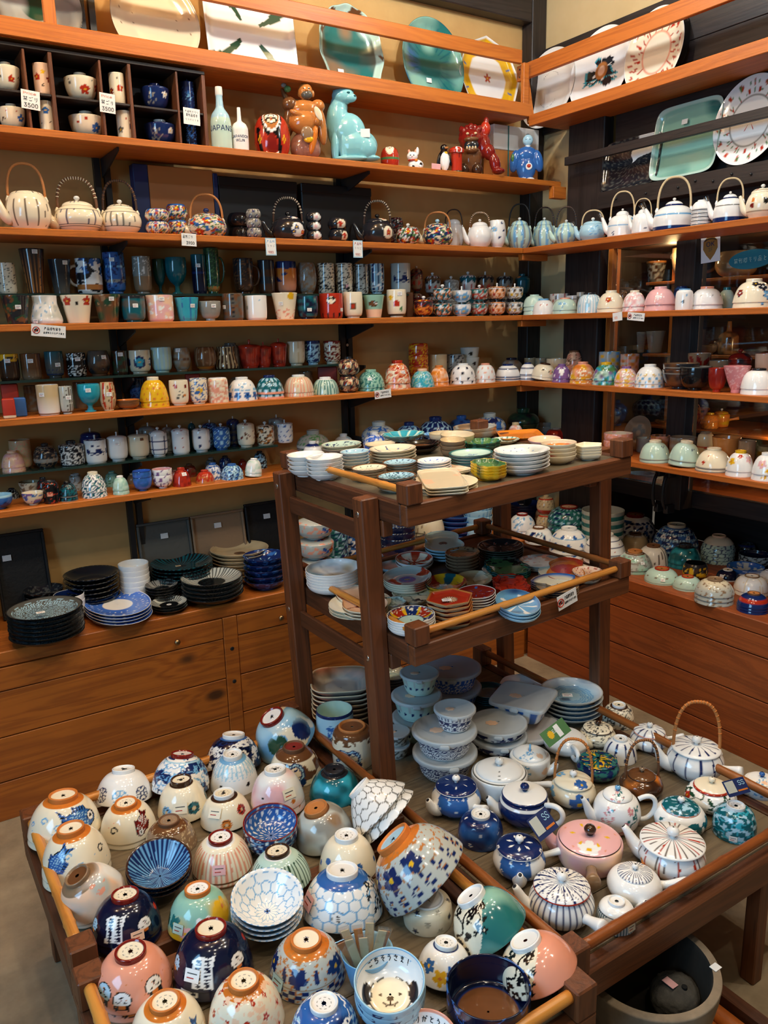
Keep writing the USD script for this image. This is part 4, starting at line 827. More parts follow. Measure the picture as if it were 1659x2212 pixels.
rows(LBM, 0, 0, 2, """
lidded_bowl: bowl -36 265 86 376 | lid=foot lf=.2 | f, m fl .06 .5 .28 r, m swirl .18 .6 .2 k, m swirl -.1 .6 .2 k | cream lidded bowl with red flower at the box's far left
noodle_cup: cyl 137 268 228 395 | | i, m fl -.1 .55 .42 r, m fl .13 .5 .42 R, m sak .02 .72 .3 y, m swirl 0 .3 .22 k | orange cup with red flowers in the top left compartment
lidded_bowl: bowl 273 310 420 425 | lid=foot lf=.22 | f, m fl .04 .5 .32 r, m fl .2 .65 .25 r, m dot -.12 .75 .1 X, d 12 1 .12 X .8 .98 | cream lidded bowl with big red flower in the middle compartment
noodle_cup: cyl 466 310 545 428 | | f, m fl .06 .5 .45 r, m fl -.14 .4 .4 R, m dot .02 .8 .12 X | cream cup with red flowers beside the middle lidded bowl
lidded_bowl: bowl 605 357 730 458 | lid=foot lf=.2 | n, m fl .13 .72 .24 w, m vine -.05 .5 .4 x | navy lidded bowl with white flower in the top compartment
noodle_cup: cyl 778 345 844 462 | lid=pin lf=.08 kc=b | n, m vine .02 .5 .5 L, k 6 .02 b | navy cup with pale blossoms in the top right compartment
""", 'lidded bowls and cups in the compartment box')
rows(L[1], 0, 0, 2, """
sake_bottle: bottle 908 372 1006 640 | row=2.80 | l, v 0 .5 a, v .88 1 w | pale blue porcelain bottle lettered JAPANS beside the compartment box
sake_bottle: bottle 1000 462 1078 652 | b=2 row=2.79 | W | slim white porcelain bottle lettered JAPANSCH beside the red doll
""")
# second shelf
rows(L[2], 0, 0, 2, """
teapot: teapot 22 800 222 986 | sp=200 th=0:1.5:h:-  sl=.7 b=squat kn=no lh=.1 row=f | f, s 34 .12 M .12 .82 | large white teapot with dark brown stripes at the shelf's left end
teapot: teapot 232 843 444 996 | sp=188 th=0:1.25:m:c sl=.7 b=round row=f | f, s 20 .10 n .3 .8, s 20 .1 n .3 .8, v .22 .24 X, v .30 .32 X, v .79 .81 X | white teapot with blue lines and black wrapped handle
teapot: teapot 432 860 612 1000 | sp=190 th=0:1.45:M:m sl=.5 b=round row=f | f, s 20 .12 X .3 .8, v .3 .32 X, v .79 .81 X | white teapot with grey lines in front of the blue edged board
teacup: round 625 900 735 1006 | n=2 k=.95 row=f | """ + IMARI + """, v .92 1 b | small red and gold flowered cup near the board
teacup: round 715 880 816 1006 | n=2 k=.92 row=m | """ + IMARI + """, v .9 1 b | red and gold flowered cup pair behind the front pair
teapot: teapot 808 900 980 1008 | sp=186 th=0:1.2:h:- kn=ball kc=n sl=.6 b=squat row=f | """ + IMARI + """ | red flowered teapot with plain tan cane handle
teacup: round 985 918 1080 1016 | n=2 k=.95 row=b | K, m fl .16 .5 .35 x | charcoal teacup with pale flower left of the first black teapot
teacup: round 1062 902 1132 1022 | n=3 k=.93 row=f | x, f 6 2 .4 n w, h 9 4 .3 K | small grey flowered teacup left of the first black teapot
teapot: teapot 1168 915 1322 1026 | sp=186 th=0:1.3:M:c sl=.7 row=f b=squat kc=k | K, m dot .1 .5 .42 w, m fl .08 .6 .15 n, m fl .15 .4 .15 r, m fl .05 .4 .13 n | black teapot with round blue flowered patch
teacup: round 1320 916 1394 1036 | n=3 k=.93 row=f | K, m dot .08 .5 .5 w, m fl .06 .5 .25 p | charcoal teacup with pink patch between black teapots
teacup: round 1415 940 1503 1036 | n=2 k=.95 row=f | K, m dot .07 .5 .5 f, m fl .05 .5 .28 r | charcoal teacup with red flowered patch left of second black teapot
teapot: teapot 1560 925 1702 1040 | sp=188 th=0:1.35:M:c sl=.7 row=f b=squat kc=k | K, m dot .12 .5 .36 f, m fl .12 .5 .2 r | black teapot with small red flowered patch
""")
rows(L[2], 830, 0, 2.001, """
teacup: round 18 940 84 1046 | n=2 k=.9 row=b | K, z 7 .55 R, z 8 .6 x | dark brocade cup behind the second black teapot
lidded_teacup: round 50 965 156 1050 | lid=ball row=f | K, f 8 2 .4 r y, z 7 .56 w, z 8 .62 g | dark brocade lidded pot beside the bright brocade teapot
teapot: teapot 162 948 298 1050 | sp=186 th=0:1.0:h:- sl=.6 row=f b=squat kc=l | c, f 7 2 .42 r y, z 6 .52 n, z 9 .62 g | blue and red brocade teapot with low tan handle
teapot: teapot 255 935 346 1056 | row=b kn=no th=0:1.5:M:- | W | plain white pot behind the brocade teapot
teapot: teapot 360 945 466 1062 | sp=190 th=0:1.2:m:c sl=.6 row=f b=round | W | plain white teapot with striped cane handle
teacup: round 448 950 526 1062 | row=f | W, m fl -.05 .65 .34 L, m dot .14 .6 .13 n, m dot .05 .35 .13 n, m dot .1 .88 .14 n | white pot with big blue flower beside the plain white teapot
teapot: teapot 528 938 640 1064 | sp=190 th=0:1.7:k:- sl=.4 row=f b=round | a, s 9 .3 L, s 20 .08 x | pale blue striped teapot in the shelf corner, left of its two twins
teapot: teapot 640 938 742 1060 | sp=188 th=0:1.6:K:m sl=.5 row=f b=round | a, s 10 .28 L, s 20 .08 x | pale blue striped teapot in the shelf corner, middle of three
""")
rows(RS[2], 830, 0, 2.001, """
teapot: teapot 732 948 840 1052 | sp=188 th=0:1.6:K:m sl=.5 row=f b=round | a, s 11 .3 L, s 22 .08 x | pale blue striped teapot in the shelf corner, rightmost of three
teapot: teapot 842 940 960 1034 | sp=165 th=0:1.1:e:- sl=.6 row=f b=squat film=1 | l, m vine .02 .6 .4 L, m dot .2 .4 .15 r | pale blue teapot with low cane handle beside the striped teapots
teapot: teapot 965 895 1092 1016 | sp=165 th=0:1.7:e:- sl=.7 row=f b=dome film=1 | W, v .40 .44 L, m cross -.1 .15 .12 n, m cross .15 .7 .14 L | white teapot with thin blue band and tall cane handle
teapot: teapot 1070 892 1162 1002 | sp=165 th=0:1.5:e:- sl=.6 row=m b=dome film=1 | W, v .40 .44 L, m cross .05 .2 .12 n | white teapot half hidden behind the one with the tall handle
teapot: teapot 1162 846 1340 994 | sp=168 th=0:1.5:e:- sl=.7 row=f b=dome film=1 | W, v .50 .53 L, v 0 .16 n | largest white teapot with navy foot on the right wall
rice_bowl: ubowl 1322 862 1416 976 | n=5 k=.30 row=f | W, v .88 .96 N | white bowl with navy rim line stacked between the white teapots
teapot: teapot 1422 820 1562 958 | sp=165 th=0:1.4:e:- sl=.6 row=f b=dome film=1 | W, v .60 .63 k, v 0 .18 n | white teapot with dark dashes and navy foot
teapot: teapot 1562 795 1702 934 | sp=168 sl=.6 row=f b=squat | f, m dot -.1 .7 .12 o, m dot -.1 .5 .14 R, m dot .04 .65 .16 k, v .28 .31 d | cream teapot with coloured dots at the right frame edge
""")
# glass shelf of tall cups
rows(GL[2], 0, 500, 2, """
mug: cyl -22 134 76 258 | row=m | f, k 2.5 .02 K, v .60 .62 K | cream mug with wavy dark lines at the far left
tumbler_cup: tum 78 72 194 258 | row=m st=285:.93 | M, s 16 .4 h 0 1, g K .3 1 | tall brown streaked tumbler
tumbler_cup: tum 203 118 304 256 | row=m st=300:.9 | X, g K 0 .6 | plain grey tumbler beside the tall brown one
mug: cyl 320 114 446 256 | row=m hd=182 hc=W | W, z 2.2 .52 K, v .12 .25 h, z 3 .6 b .5 1 | white mug with black and gold brush marks
tumbler_cup: cup 440 88 544 258 | row=m st=262:.82 | b, v .25 .33 x, v .62 .68 L, z 4 .6 n | blue banded tumbler beside the black and white mug
tumbler_cup: cup 568 106 656 252 | row=m | x, v 0 .45 d, z 4 .62 w .5 1 | grey tumbler with brown lower half
goblet: gob 654 118 716 248 | row=b | T, g G .2 .8 | dark teal goblet behind the lighter one
goblet: gob 712 110 806 256 | row=m | v, g A .7 1, g T 0 .3 | light teal ceramic goblet beside the dark one
tumbler_cup: cyl 822 98 894 258 | row=m st=268:.72 | N, v .5 .56 n, g T .6 1 | dark navy tumbler next to the tall green mug
mug: cup 876 70 950 258 | row=m hd=5 hc=G | G, v 0 .12 h, k 4 .03 g | tall dark green mug with big handle
mug: cup 1004 114 1096 258 | row=m hd=8 hc=M | M, g K .2 .9, k 3 .03 m | dark brown mug with handle
tumbler_cup: cyl 1110 122 1188 258 | row=m | M, v .3 .5 K, v .7 1 K | dark brown tumbler beside the brown mug
tumbler_cup: cup 1188 128 1282 260 | row=m | s, g o 0 .6, v .80 1 n, z 1.6 .62 n .3 .8 | orange tumbler with dark slanted bands
tumbler_cup: round 1282 134 1368 258 | row=m | d, z 4 .5 x, m dot .05 .45 .3 x | brown grey goblet cup beside the orange tumbler
tumbler_cup: cyl 1368 136 1446 258 | row=m | f, z 6 .58 K, d 20 2 .3 K .1 .3 | white cup with dense dark drawings, left one of two
tumbler_cup: cyl 1447 136 1524 258 | row=m | f, z 6 .6 K, t 22 3 .2 K 0 .35, m dot .05 .25 .2 p | white cup with dense dark drawings, right one of two
tumbler_cup: cyl 1522 140 1592 258 | row=m | z, t 14 8 .2 X, z 6 .6 K | grey cup with small black characters
tumbler_cup: cup 1590 138 1660 258 | row=m | l, s 9 .45 n, z 5 .62 W | pale blue cup with dark vertical brush stripes
""", None)
rows(GL[2], 830, 500, 2.001, """
tumbler_cup: cyl 26 136 114 252 | row=m | z, m land .02 .55 .6 n | pale cup with navy landscape at the glass shelf's right end
""")
rows(L[3], 0, 500, 2, """
tumbler_cup: tum -2 276 126 405 | row=f st=280:.6 | K, z 2.5 .55 G, z 3 .62 m | dark green and black tumbler at the lower shelf's far left
tumbler_cup: hat 130 276 274 406 | row=f st=230:.1 | W, h 9 4 .5 L .2 .8, gx z 2 1 | bell shaped white tumbler with pale blue dots
tumbler_cup: tum 257 274 398 399 | row=f | f, m fl -.11 .78 .33 r, m fl .12 .78 .33 r, m dot 0 .68 .12 k, m dot -.22 .7 .12 k | white cup with two large red blossoms
tumbler_cup: tum 398 272 520 394 | row=f st=290:.85 | m, gx G 2 1, z 3 .62 d .6 1 | mossy brown green cup
tumbler_cup: cup 520 276 630 390 | row=f st=280:.62 | T, gx X 2 2, v .9 1 K | blue grey cup beside the mossy one
tumbler_cup: cyl 628 274 752 391 | row=f st=280:.85 | i, gx p 2 3, z 3 .62 W | pinkish cup with white blotches
tumbler_cup: straight 753 284 857 384 | row=f st=300:.65 | q, s 9 .12 b | bright turquoise faceted cup
rice_bowl: deep 857 300 954 384 | row=f st=290:.75 | z, g x 0 .4 | small grey white deep cup beside the turquoise one
tumbler_cup: cyl 958 267 1053 384 | row=f st=215:.5 | X, s 3 .0 x, gx m 3 2, d 1 12 .5 K | brown grey ribbed cup
tumbler_cup: cyl 1056 276 1154 384 | row=f | W, m dot .06 .8 .1 L, m dot -.15 .5 .16 z | plain white tumbler with faint blue spots
tumbler_cup: tum 1172 264 1284 381 | row=f st=250:.6 | f, m dot .09 .88 .3 y, z 7 .63 s 0 .4 | white tumbler with yellow sun spot
tumbler_cup: cup 1282 277 1374 379 | row=f st=280:.4 | N, gx T 3 1 | dark teal navy cup right of the yellow sun tumbler
tumbler_cup: cyl 1378 267 1482 380 | row=f st=330:.35 | r, m face .0 .72 .52 k, s 12 .3 k 0 .22 | red cup painted with a bearded doll face
tumbler_cup: cup 1482 261 1567 371 | row=f | f, v .03 .06 x, m pine .0 .45 .1 k, m dot 0 .45 .36 m, m fl 0 .45 .26 r, d 1 9 .1 x | white ribbed cup with small square picture
tumbler_cup: tum 1567 274 1660 374 | row=f | A, v .0 .35 i, m fish .0 .6 .4 m | teal rimmed cup with brown fish
""", None)
rows(L[3], 830, 500, 2.001, """
tumbler_cup: cup 10 250 96 368 | row=f st=290:.85:.02 | f, m fl .0 .5 .35 r, m dot .08 .3 .2 g, m fl -.1 .7 .25 y, v 0 .1 K | white cup with red flower and green leaves
""")
storage = [('small plain brown cardboard box on the middle shelf beside the lidded bowls', (2.0, 2.04, 'd'))]
rows(L[3], 830, 500, 2.001, """
storage_box: box 95 262 127 368 | row=2.86 d=.9 | m | small brown card box left of the brocade lidded bowls
lidded_bowl: sbowl 128 278 212 366 | row=f lid=ball lf=.32 | K, f 7 1 .4 o y, z 7 .55 R | dark lidded bowl with orange fans, front left of the group
lidded_bowl: sbowl 210 228 294 362 | row=f n=2 k=.88 lid=ball lf=.3 | T, f 8 2 .42 w r, z 8 .6 o | teal brocade lidded bowl, first pair
lidded_bowl: sbowl 292 237 377 365 | row=f n=2 k=.88 lid=pin lf=.3 | W, f 6 1 .4 L o, m fl .05 .5 .4 L | white lidded bowl with blue flowers, second pair
lidded_bowl: sbowl 373 230 449 362 | row=f n=2 k=.88 lid=ball lf=.3 | v, f 8 1 .42 r w, z 8 .58 z | green brocade lidded bowl, third pair
lidded_bowl: sbowl 448 222 526 360 | row=f n=2 k=.88 lid=pin lf=.3 | K, f 8 1 .45 i r, z 9 .55 o, v .9 1 w | dark orange brocade lidded bowl, fourth pair
lidded_bowl: sbowl 525 224 602 357 | row=f n=2 k=.88 lid=pin lf=.3 | K, f 8 1 .45 w y, z 9 .56 d, v .9 1 w | dark brocade lidded bowl with white diamonds, fifth pair
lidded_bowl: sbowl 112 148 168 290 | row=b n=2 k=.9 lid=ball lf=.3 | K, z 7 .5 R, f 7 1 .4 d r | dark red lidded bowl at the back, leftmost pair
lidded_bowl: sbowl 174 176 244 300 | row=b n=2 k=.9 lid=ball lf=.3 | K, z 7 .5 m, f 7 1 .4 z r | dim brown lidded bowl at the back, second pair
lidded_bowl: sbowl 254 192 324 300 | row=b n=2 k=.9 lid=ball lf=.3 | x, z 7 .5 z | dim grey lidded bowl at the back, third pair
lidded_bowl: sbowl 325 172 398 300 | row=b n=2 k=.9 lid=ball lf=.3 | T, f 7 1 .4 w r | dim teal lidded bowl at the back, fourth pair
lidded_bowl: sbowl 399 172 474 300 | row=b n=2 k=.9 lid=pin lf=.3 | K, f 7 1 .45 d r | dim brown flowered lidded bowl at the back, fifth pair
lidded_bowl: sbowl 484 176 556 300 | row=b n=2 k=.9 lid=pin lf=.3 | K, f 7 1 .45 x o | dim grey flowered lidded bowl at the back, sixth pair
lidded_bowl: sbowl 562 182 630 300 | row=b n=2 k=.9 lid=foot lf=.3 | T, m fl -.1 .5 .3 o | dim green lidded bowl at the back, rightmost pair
""", 'brocade lidded bowls in the shelf corner')
rows(RS[3], 830, 500, 2.001, """
rice_bowl: ubowl 600 272 698 362 | n=3 k=.34 row=f | a, m fl -.1 .6 .25 L, v .9 .97 L | pale blue bowl upturned in the shelf corner
rice_bowl: ubowl 640 290 738 360 | row=f f=L | W, d 9 2 .12 r .3 .9, v .02 .05 L | white bowl with red specks upturned beside the corner stack
rice_bowl: ubowl 726 286 834 358 | n=2 k=.3 row=f f=s | a, m land .05 .6 .22 L | pale blue bowl with pink foot ring
rice_bowl: usbowl 832 264 940 354 | row=f f=K | l, s 22 .4 W | pale blue bowl with broad white ribs
teacup: cyl 714 268 802 312 | row=b | W, s 9 .06 n, s 5 .06 r | white cup with thin stripes behind the pink footed bowl
teacup: cyl 786 276 852 312 | row=b | W, v .8 .85 x | plain white cup behind the ribbed bowl
glass_cup: cyl 830 262 868 312 | row=b | X, v .8 1 z | small grey glass cup behind the ribbed bowl
rice_bowl: urice 918 254 1040 352 | n=2 k=.22 row=f f=f | f, m fl .03 .52 .24 r, m fl -.3 .5 .2 r | white bowl with single red flower
teacup: ucup 1012 254 1052 310 | row=b | d, z 4 .6 k | tan cup behind the red flower bowl
rice_bowl: urice 1028 254 1132 350 | n=2 k=.3 row=f f=f/s | p, f 8 3 .4 W P, gx W 3 1 | pink cherry blossom bowl
rice_bowl: urice 1122 237 1262 347 | n=2 k=.34 row=f f=p | p, m sak .02 .6 .2 W | plain pink bowl upturned, largest pink one
teacup: ucup 1246 235 1320 325 | row=b f=n | b, gx n 2 1 | deep blue cup upturned behind the small white cup
teacup: ucup 1256 247 1336 342 | row=f f=L | W, m fl .02 .62 .2 k, m dot -.05 .3 .1 L | small white cup with dark flower and blue foot
rice_bowl: urice 1316 236 1466 340 | n=2 k=.26 row=f f=s | W, f 8 1 .18 x - .35 .7 | white bowl with tiny grey flowers and pink foot
rice_bowl: urice 1434 240 1518 333 | row=b f=T | a, m vine .1 .6 .3 A | pale green white bowl with teal foot
donburi_bowl: urice 1502 202 1682 327 | n=2 k=.22 row=f f=f | f, m flo -.10 .35 .24 K, m flo -.13 .7 .24 L, m flo .13 .6 .2 R, m fl -.02 .2 .2 K | large cream bowl with black and blue flowers
""", 'upturned bowls on the window shelf')
# third glass shelf and the shelf under it
rows(GL[3], 0, 500, 2, """
tumbler_cup: cyl -14 528 88 642 | row=m st=265:.75 | M, v .72 1 y, z 3 .55 K .5 .9 | brown cup with yellow rim at the far left
tumbler_cup: cyl 82 526 182 636 | row=m st=270:.72 | d, v .55 1 v, g m 0 .4 | brown cup with green grey upper half
tumbler_cup: cup 188 517 277 633 | row=m st=290:.5 | X, q 14 3 .4 n 0 .45, g T .5 1 | dark blue grey cup with waves round the base
tumbler_cup: cyl 282 524 375 629 | row=m st=280:.75 | k, k 4 .05 w, v .5 .7 k | black cup with white swirls
tumbler_cup: round 372 514 477 623 | row=m st=300:.75 | m, gx K 2 1, g X .3 1 | olive brown round cup
tumbler_cup: cyl 477 514 554 621 | row=m st=280:.85 | M, gx G 2 1 | dark brown narrow cup with label
tumbler_cup: cup 550 511 652 612 | row=m st=320:.5 | c, m dot .0 .5 .55 n, m fl .0 .5 .42 q, m dot .2 .5 .4 n, m dot -.2 .5 .4 n | cream cup with blue diamond flowers
tumbler_cup: cup 650 499 743 609 | row=m | a, s 14 .3 l | pale celadon ribbed cup
tumbler_cup: round 744 501 824 603 | row=m st=250:.9 | d, v .45 .55 m, gx x 3 1 | beige brown cup with dark waist
tumbler_cup: round 836 499 936 599 | row=m | m, s 18 .25 d .2 1, v 0 .15 o | brown grey cup with vertical scratches
teacup: hat 928 497 1030 598 | row=m | M, s 16 .45 e | flared dark cup with cream vertical stripes
teacup: ucup 958 481 1038 562 | row=b | X, s 14 .3 x | grey ribbed cup behind the flared striped one
lidded_teacup: straight 1026 466 1126 592 | row=m lid=pin lf=.28 kc=r | r, gx R 2 1 | red clay lidded mug, left one of three
lidded_teacup: straight 1100 477 1173 586 | row=m lid=pin lf=.28 kc=r | r, gx R 2 4 | red clay lidded mug, middle one of three
lidded_teacup: straight 1164 462 1240 584 | row=m lid=pin lf=.28 kc=r | r, gx R 2 7 | red clay lidded mug, right one of three
tumbler_cup: cup 1239 474 1318 581 | row=m | c, s 10 .1 e | cream faceted cup right of the red mugs
tumbler_cup: cup 1316 472 1384 576 | row=m | l, k 4 .08 n, v .85 1 n | blue and white patterned cup
tumbler_cup: cup 1396 472 1472 574 | row=m st=262:.9 | f, k 3.4 .09 R, v .9 1 R | white cup with dark red maze pattern
""", None)
rows(L[4], 0, 500, 2, """
storage_box: box 4 676 72 796 | row=f d=.9 lidc=r lz=.1 H=3.3 | c | small square cup box with red dotted white stripes
storage_box: box 54 676 120 796 | row=f d=.9 H=3.2 | b | small square blue box beside the dotted one
storage_box: box 0 655 92 700 | row=2.885 d=.5 | r | small red card box behind the square boxes
tumbler_cup: cyl 98 664 164 782 | row=b | d, gx x 2 1 | plain grey tan cup behind the cream one
tumbler_cup: cyl 151 659 262 784 | row=f st=240:.7 | W, g e .0 .62, v 0 .06 d | cream cup with sandy lower half
teacup: cup 251 667 318 771 | row=f st=290:.6 | z, s 16 .3 M, v 0 .06 K | grey cup with dark vertical stripes
tumbler_cup: cyl 312 650 376 762 | row=b | d, g m 0 .8 | brown cup behind the turquoise goblet
goblet: gob 332 656 433 769 | row=f st=268:.8 | q, g t 0 .4 | turquoise ceramic goblet on the lower row of cups
teacup: round 428 650 502 752 | row=f st=280:.6 | e, s 18 .3 m, s 6 .3 r | brown and cream striped cup
saucer: dome 500 722 604 755 | row=f n=2 k=.4 | h, g m 0 1, in o | small amber dish
tumbler_cup: cup 556 630 632 722 | row=b | b, k 4 .06 n | blue cup behind the yellow bowls
rice_bowl: urice 604 626 734 752 | n=2 k=.24 row=f f=f/o | y, d 12 4 .22 o .1 1 | bright yellow dotted bowl
teacup: cup 728 640 816 741 | row=f | f, m fl -.05 .78 .24 r, m fl .12 .78 .2 R, m vine .02 .4 .4 X, m dot .1 .4 .14 o | white cup with red and orange flowers
storage_box: box 798 612 872 672 | row=2.89 d=.4 | r | small red card box behind the flowered cups
teacup: cup 816 632 897 734 | row=f | f, m dot .02 .5 .4 y, k 3 .05 b | white cup with yellow and blue brush painting
teacup: ucyl 896 629 990 732 | row=f f=W | f, gx s 4 2, z 6 .6 s .3 1 | white cup dusted with pink
rice_bowl: ubowl 984 627 1114 724 | row=f f=W | W, f 9 1 .42 b n .55 1, z 5 .62 L .2 .6 | white bowl with blue blossoms upturned
rice_bowl: urice 1104 619 1230 717 | n=2 k=.26 row=f f=n | T, f 12 3 .42 l -, v .9 1 s | dark blue flowered bowl over a pink one
rice_bowl: ubowl 1226 617 1358 712 | n=2 k=.24 row=f f=W | c, s 26 .38 s, v .0 .1 c | cream bowl with fine red stripes
rice_bowl: ubowl 1348 627 1466 702 | row=f f=W | a, s 24 .4 v, v .0 .1 W | white bowl with fine green stripes
teacup: ucup 990 628 1060 700 | row=b | d | tan cup at the back behind the blue blossom bowl
teacup: cyl 1290 604 1352 690 | row=b | d, s 12 .2 m | tan striped cup at the back behind the red striped bowl
storage_box: box 1372 582 1460 690 | row=2.89 d=.4 | R | dark red card box behind the brocade jars
lidded_teacup: round 1458 540 1556 694 | n=2 k=.86 lid=foot lf=.26 row=f | K, f 7 2 .42 e r, z 7 .56 d, z 8 .62 R | dark brocade lidded jar
rice_bowl: urice 1542 595 1664 690 | n=2 k=.2 row=f f=A st=265:.5 | A, h 18 5 .5 v, k 7 .04 v | celadon bowl with fine green scrolls
""", None)
rows(L[4], 830, 500, 2.001, """
rice_bowl: urice -2 556 116 680 | n=2 k=.26 row=f f=r st=300:.5 | s, gx o 3 1, z 5 .56 f, z 7 .62 r | coral bowl with pale blossoms upturned
storage_box: ucyl 104 482 192 598 | n=4 k=.94 row=b | r, v .3 .6 o, z 8 .6 y | round red patterned tin in the stack of four
teacup: cyl 190 530 272 592 | n=2 k=.7 row=b | e, v .0 .1 s | cream cup behind the orange bowl
rice_bowl: urice 112 592 218 674 | n=1 row=f f=i | q, z 9 .55 l, z 8 .6 A | speckled turquoise bowl with pink foot
rice_bowl: urice 194 578 281 664 | n=2 k=.24 row=f f=o | O, gx i 3 1 | orange bowl with white scribbles
teacup: cup 264 530 348 630 | row=b | x, z 5 .6 K | grey brown cup behind the dotted bowls
teacup: tum 328 500 412 610 | n=2 k=.42 row=b | z, m dot .02 .75 .2 k, m dot .1 .3 .14 s | white cup with one black balloon dot
rice_bowl: ubowl 284 569 396 660 | n=2 k=.2 row=f f=W | W, d 7 3 .28 N .12 1 | white bowl with black dots
rice_bowl: ubowl 391 569 482 655 | n=2 k=.22 row=f f=s | W, d 8 3 .24 s .12 1 | white bowl with pink dots
teacup: ubowl 430 580 484 640 | row=b f=K | d, gx x 3 2 | grey bowl behind the pink dotted one
rice_bowl: ubowl 479 572 588 646 | n=2 k=.16 row=f f=n | W, v .35 .4 n, v .90 .97 n | white bowl with two blue lines upturned
rice_bowl: ubowl 494 545 606 612 | row=b f=N | d, gx x 3 3 | grey beige bowl with dark foot in the corner
""", None)
rows(RS[4], 830, 500, 2.001, """
rice_bowl: ubowl 584 566 656 640 | n=2 k=.3 row=f f=n | W, v .35 .4 n, v .88 .96 n | white bowl with blue lines at the window shelf's corner
rice_bowl: ubowl 634 566 740 646 | n=2 k=.2 row=f f=M t=8@350 | f, m mum -.1 .6 .22 s, m dot -.22 .6 .1 g, m dot .02 .5 .1 k | cream bowl with pink rose upturned
teacup: cyl 604 545 656 596 | row=b | e | plain cream cup behind the blue lined bowl
teacup: cyl 652 546 704 596 | row=b | e, gx x 2 1 | plain beige cup behind the rose bowl
teacup: cyl 700 547 796 606 | row=b | c, m mum .02 .5 .3 s, m dot .15 .5 .15 k | cream cup with rose behind the purple bowl
rice_bowl: urice 724 572 808 654 | n=2 k=.26 row=f f=u | u, m fl .0 .5 .36 W, f 7 2 .2 W - | purple bowl with large white blossoms
vase: uround 784 514 856 590 | row=b | m, z 6 .5 i, gx s 2 1 | small brown flowered jar at the back
rice_bowl: urice 800 562 914 656 | n=2 k=.26 row=f f=s | s, gx y 2.5 2, gx o 3 5, z 6 .62 f .5 1 | orange watercolour bowl
rice_bowl: urice 898 564 1018 662 | n=2 k=.26 row=f f=y | a, gx q 2.4 1, gx u 3 8, z 2.6 .6 t, gx g 4 3 | blue and green watercolour bowl
rice_bowl: urice 992 582 1096 667 | n=2 k=.26 row=f f=u | p, gx y 3 2, z 6 .58 e, z 6 .63 W | lilac and yellow flowered bowl
rice_bowl: urice 1080 572 1214 673 | n=2 k=.2 row=f f=W | W, f 13 3 .4 L y .42 1, f 9 2 .3 e - .4 1 | white bowl with band of blue and yellow flowers
teacup: cyl 926 518 1024 580 | row=b | z, gx y 3 1, gx L 3 4 | blue and yellow cup behind the watercolour bowls
teacup: cyl 1018 528 1104 602 | row=b | s, gx z 3 2, gx o 3 1 | faded orange cup behind the lilac bowl
serving_bowl: bowl 1202 566 1364 672 | n=2 k=.3 row=f | K, gx m 2 1, v .8 .85 x, in d | brown glassy bowl left of the black bowl
serving_bowl: deep 1276 580 1420 684 | n=2 k=.16 row=f | k, in x, v .96 1 X | black bowl on the window shelf
serving_bowl: deep 1400 588 1484 678 | row=f | r, g R 0 .5 | red bowl behind the black bowl
serving_bowl: dome 1404 556 1506 596 | row=b | d, in x | pale glass dish behind the red bowl
rice_bowl: bowl 1312 524 1416 576 | row=b | d, h 9 2 .4 R, in i | cream bowl with red specks at the back
lidded_bowl: sbowl 1484 506 1590 582 | row=b lid=ball lf=.3 kc=R | R, gx K 2 1 | dark red lidded bowl at the back
teacup: flare 1466 578 1588 688 | row=f | P, z 8 .6 p | plain pink cup on the window shelf
donburi_bowl: ubowl 1536 590 1690 697 | n=2 k=.28 row=f f=K/K | W, m sak -.17 .4 .2 p | large white bowl with black foot at the right frame edge
rice_bowl: bowl 1602 526 1690 600 | row=b | i, in r | pale bowl with red inside at the back right
""", 'upturned bowls on the window shelf')
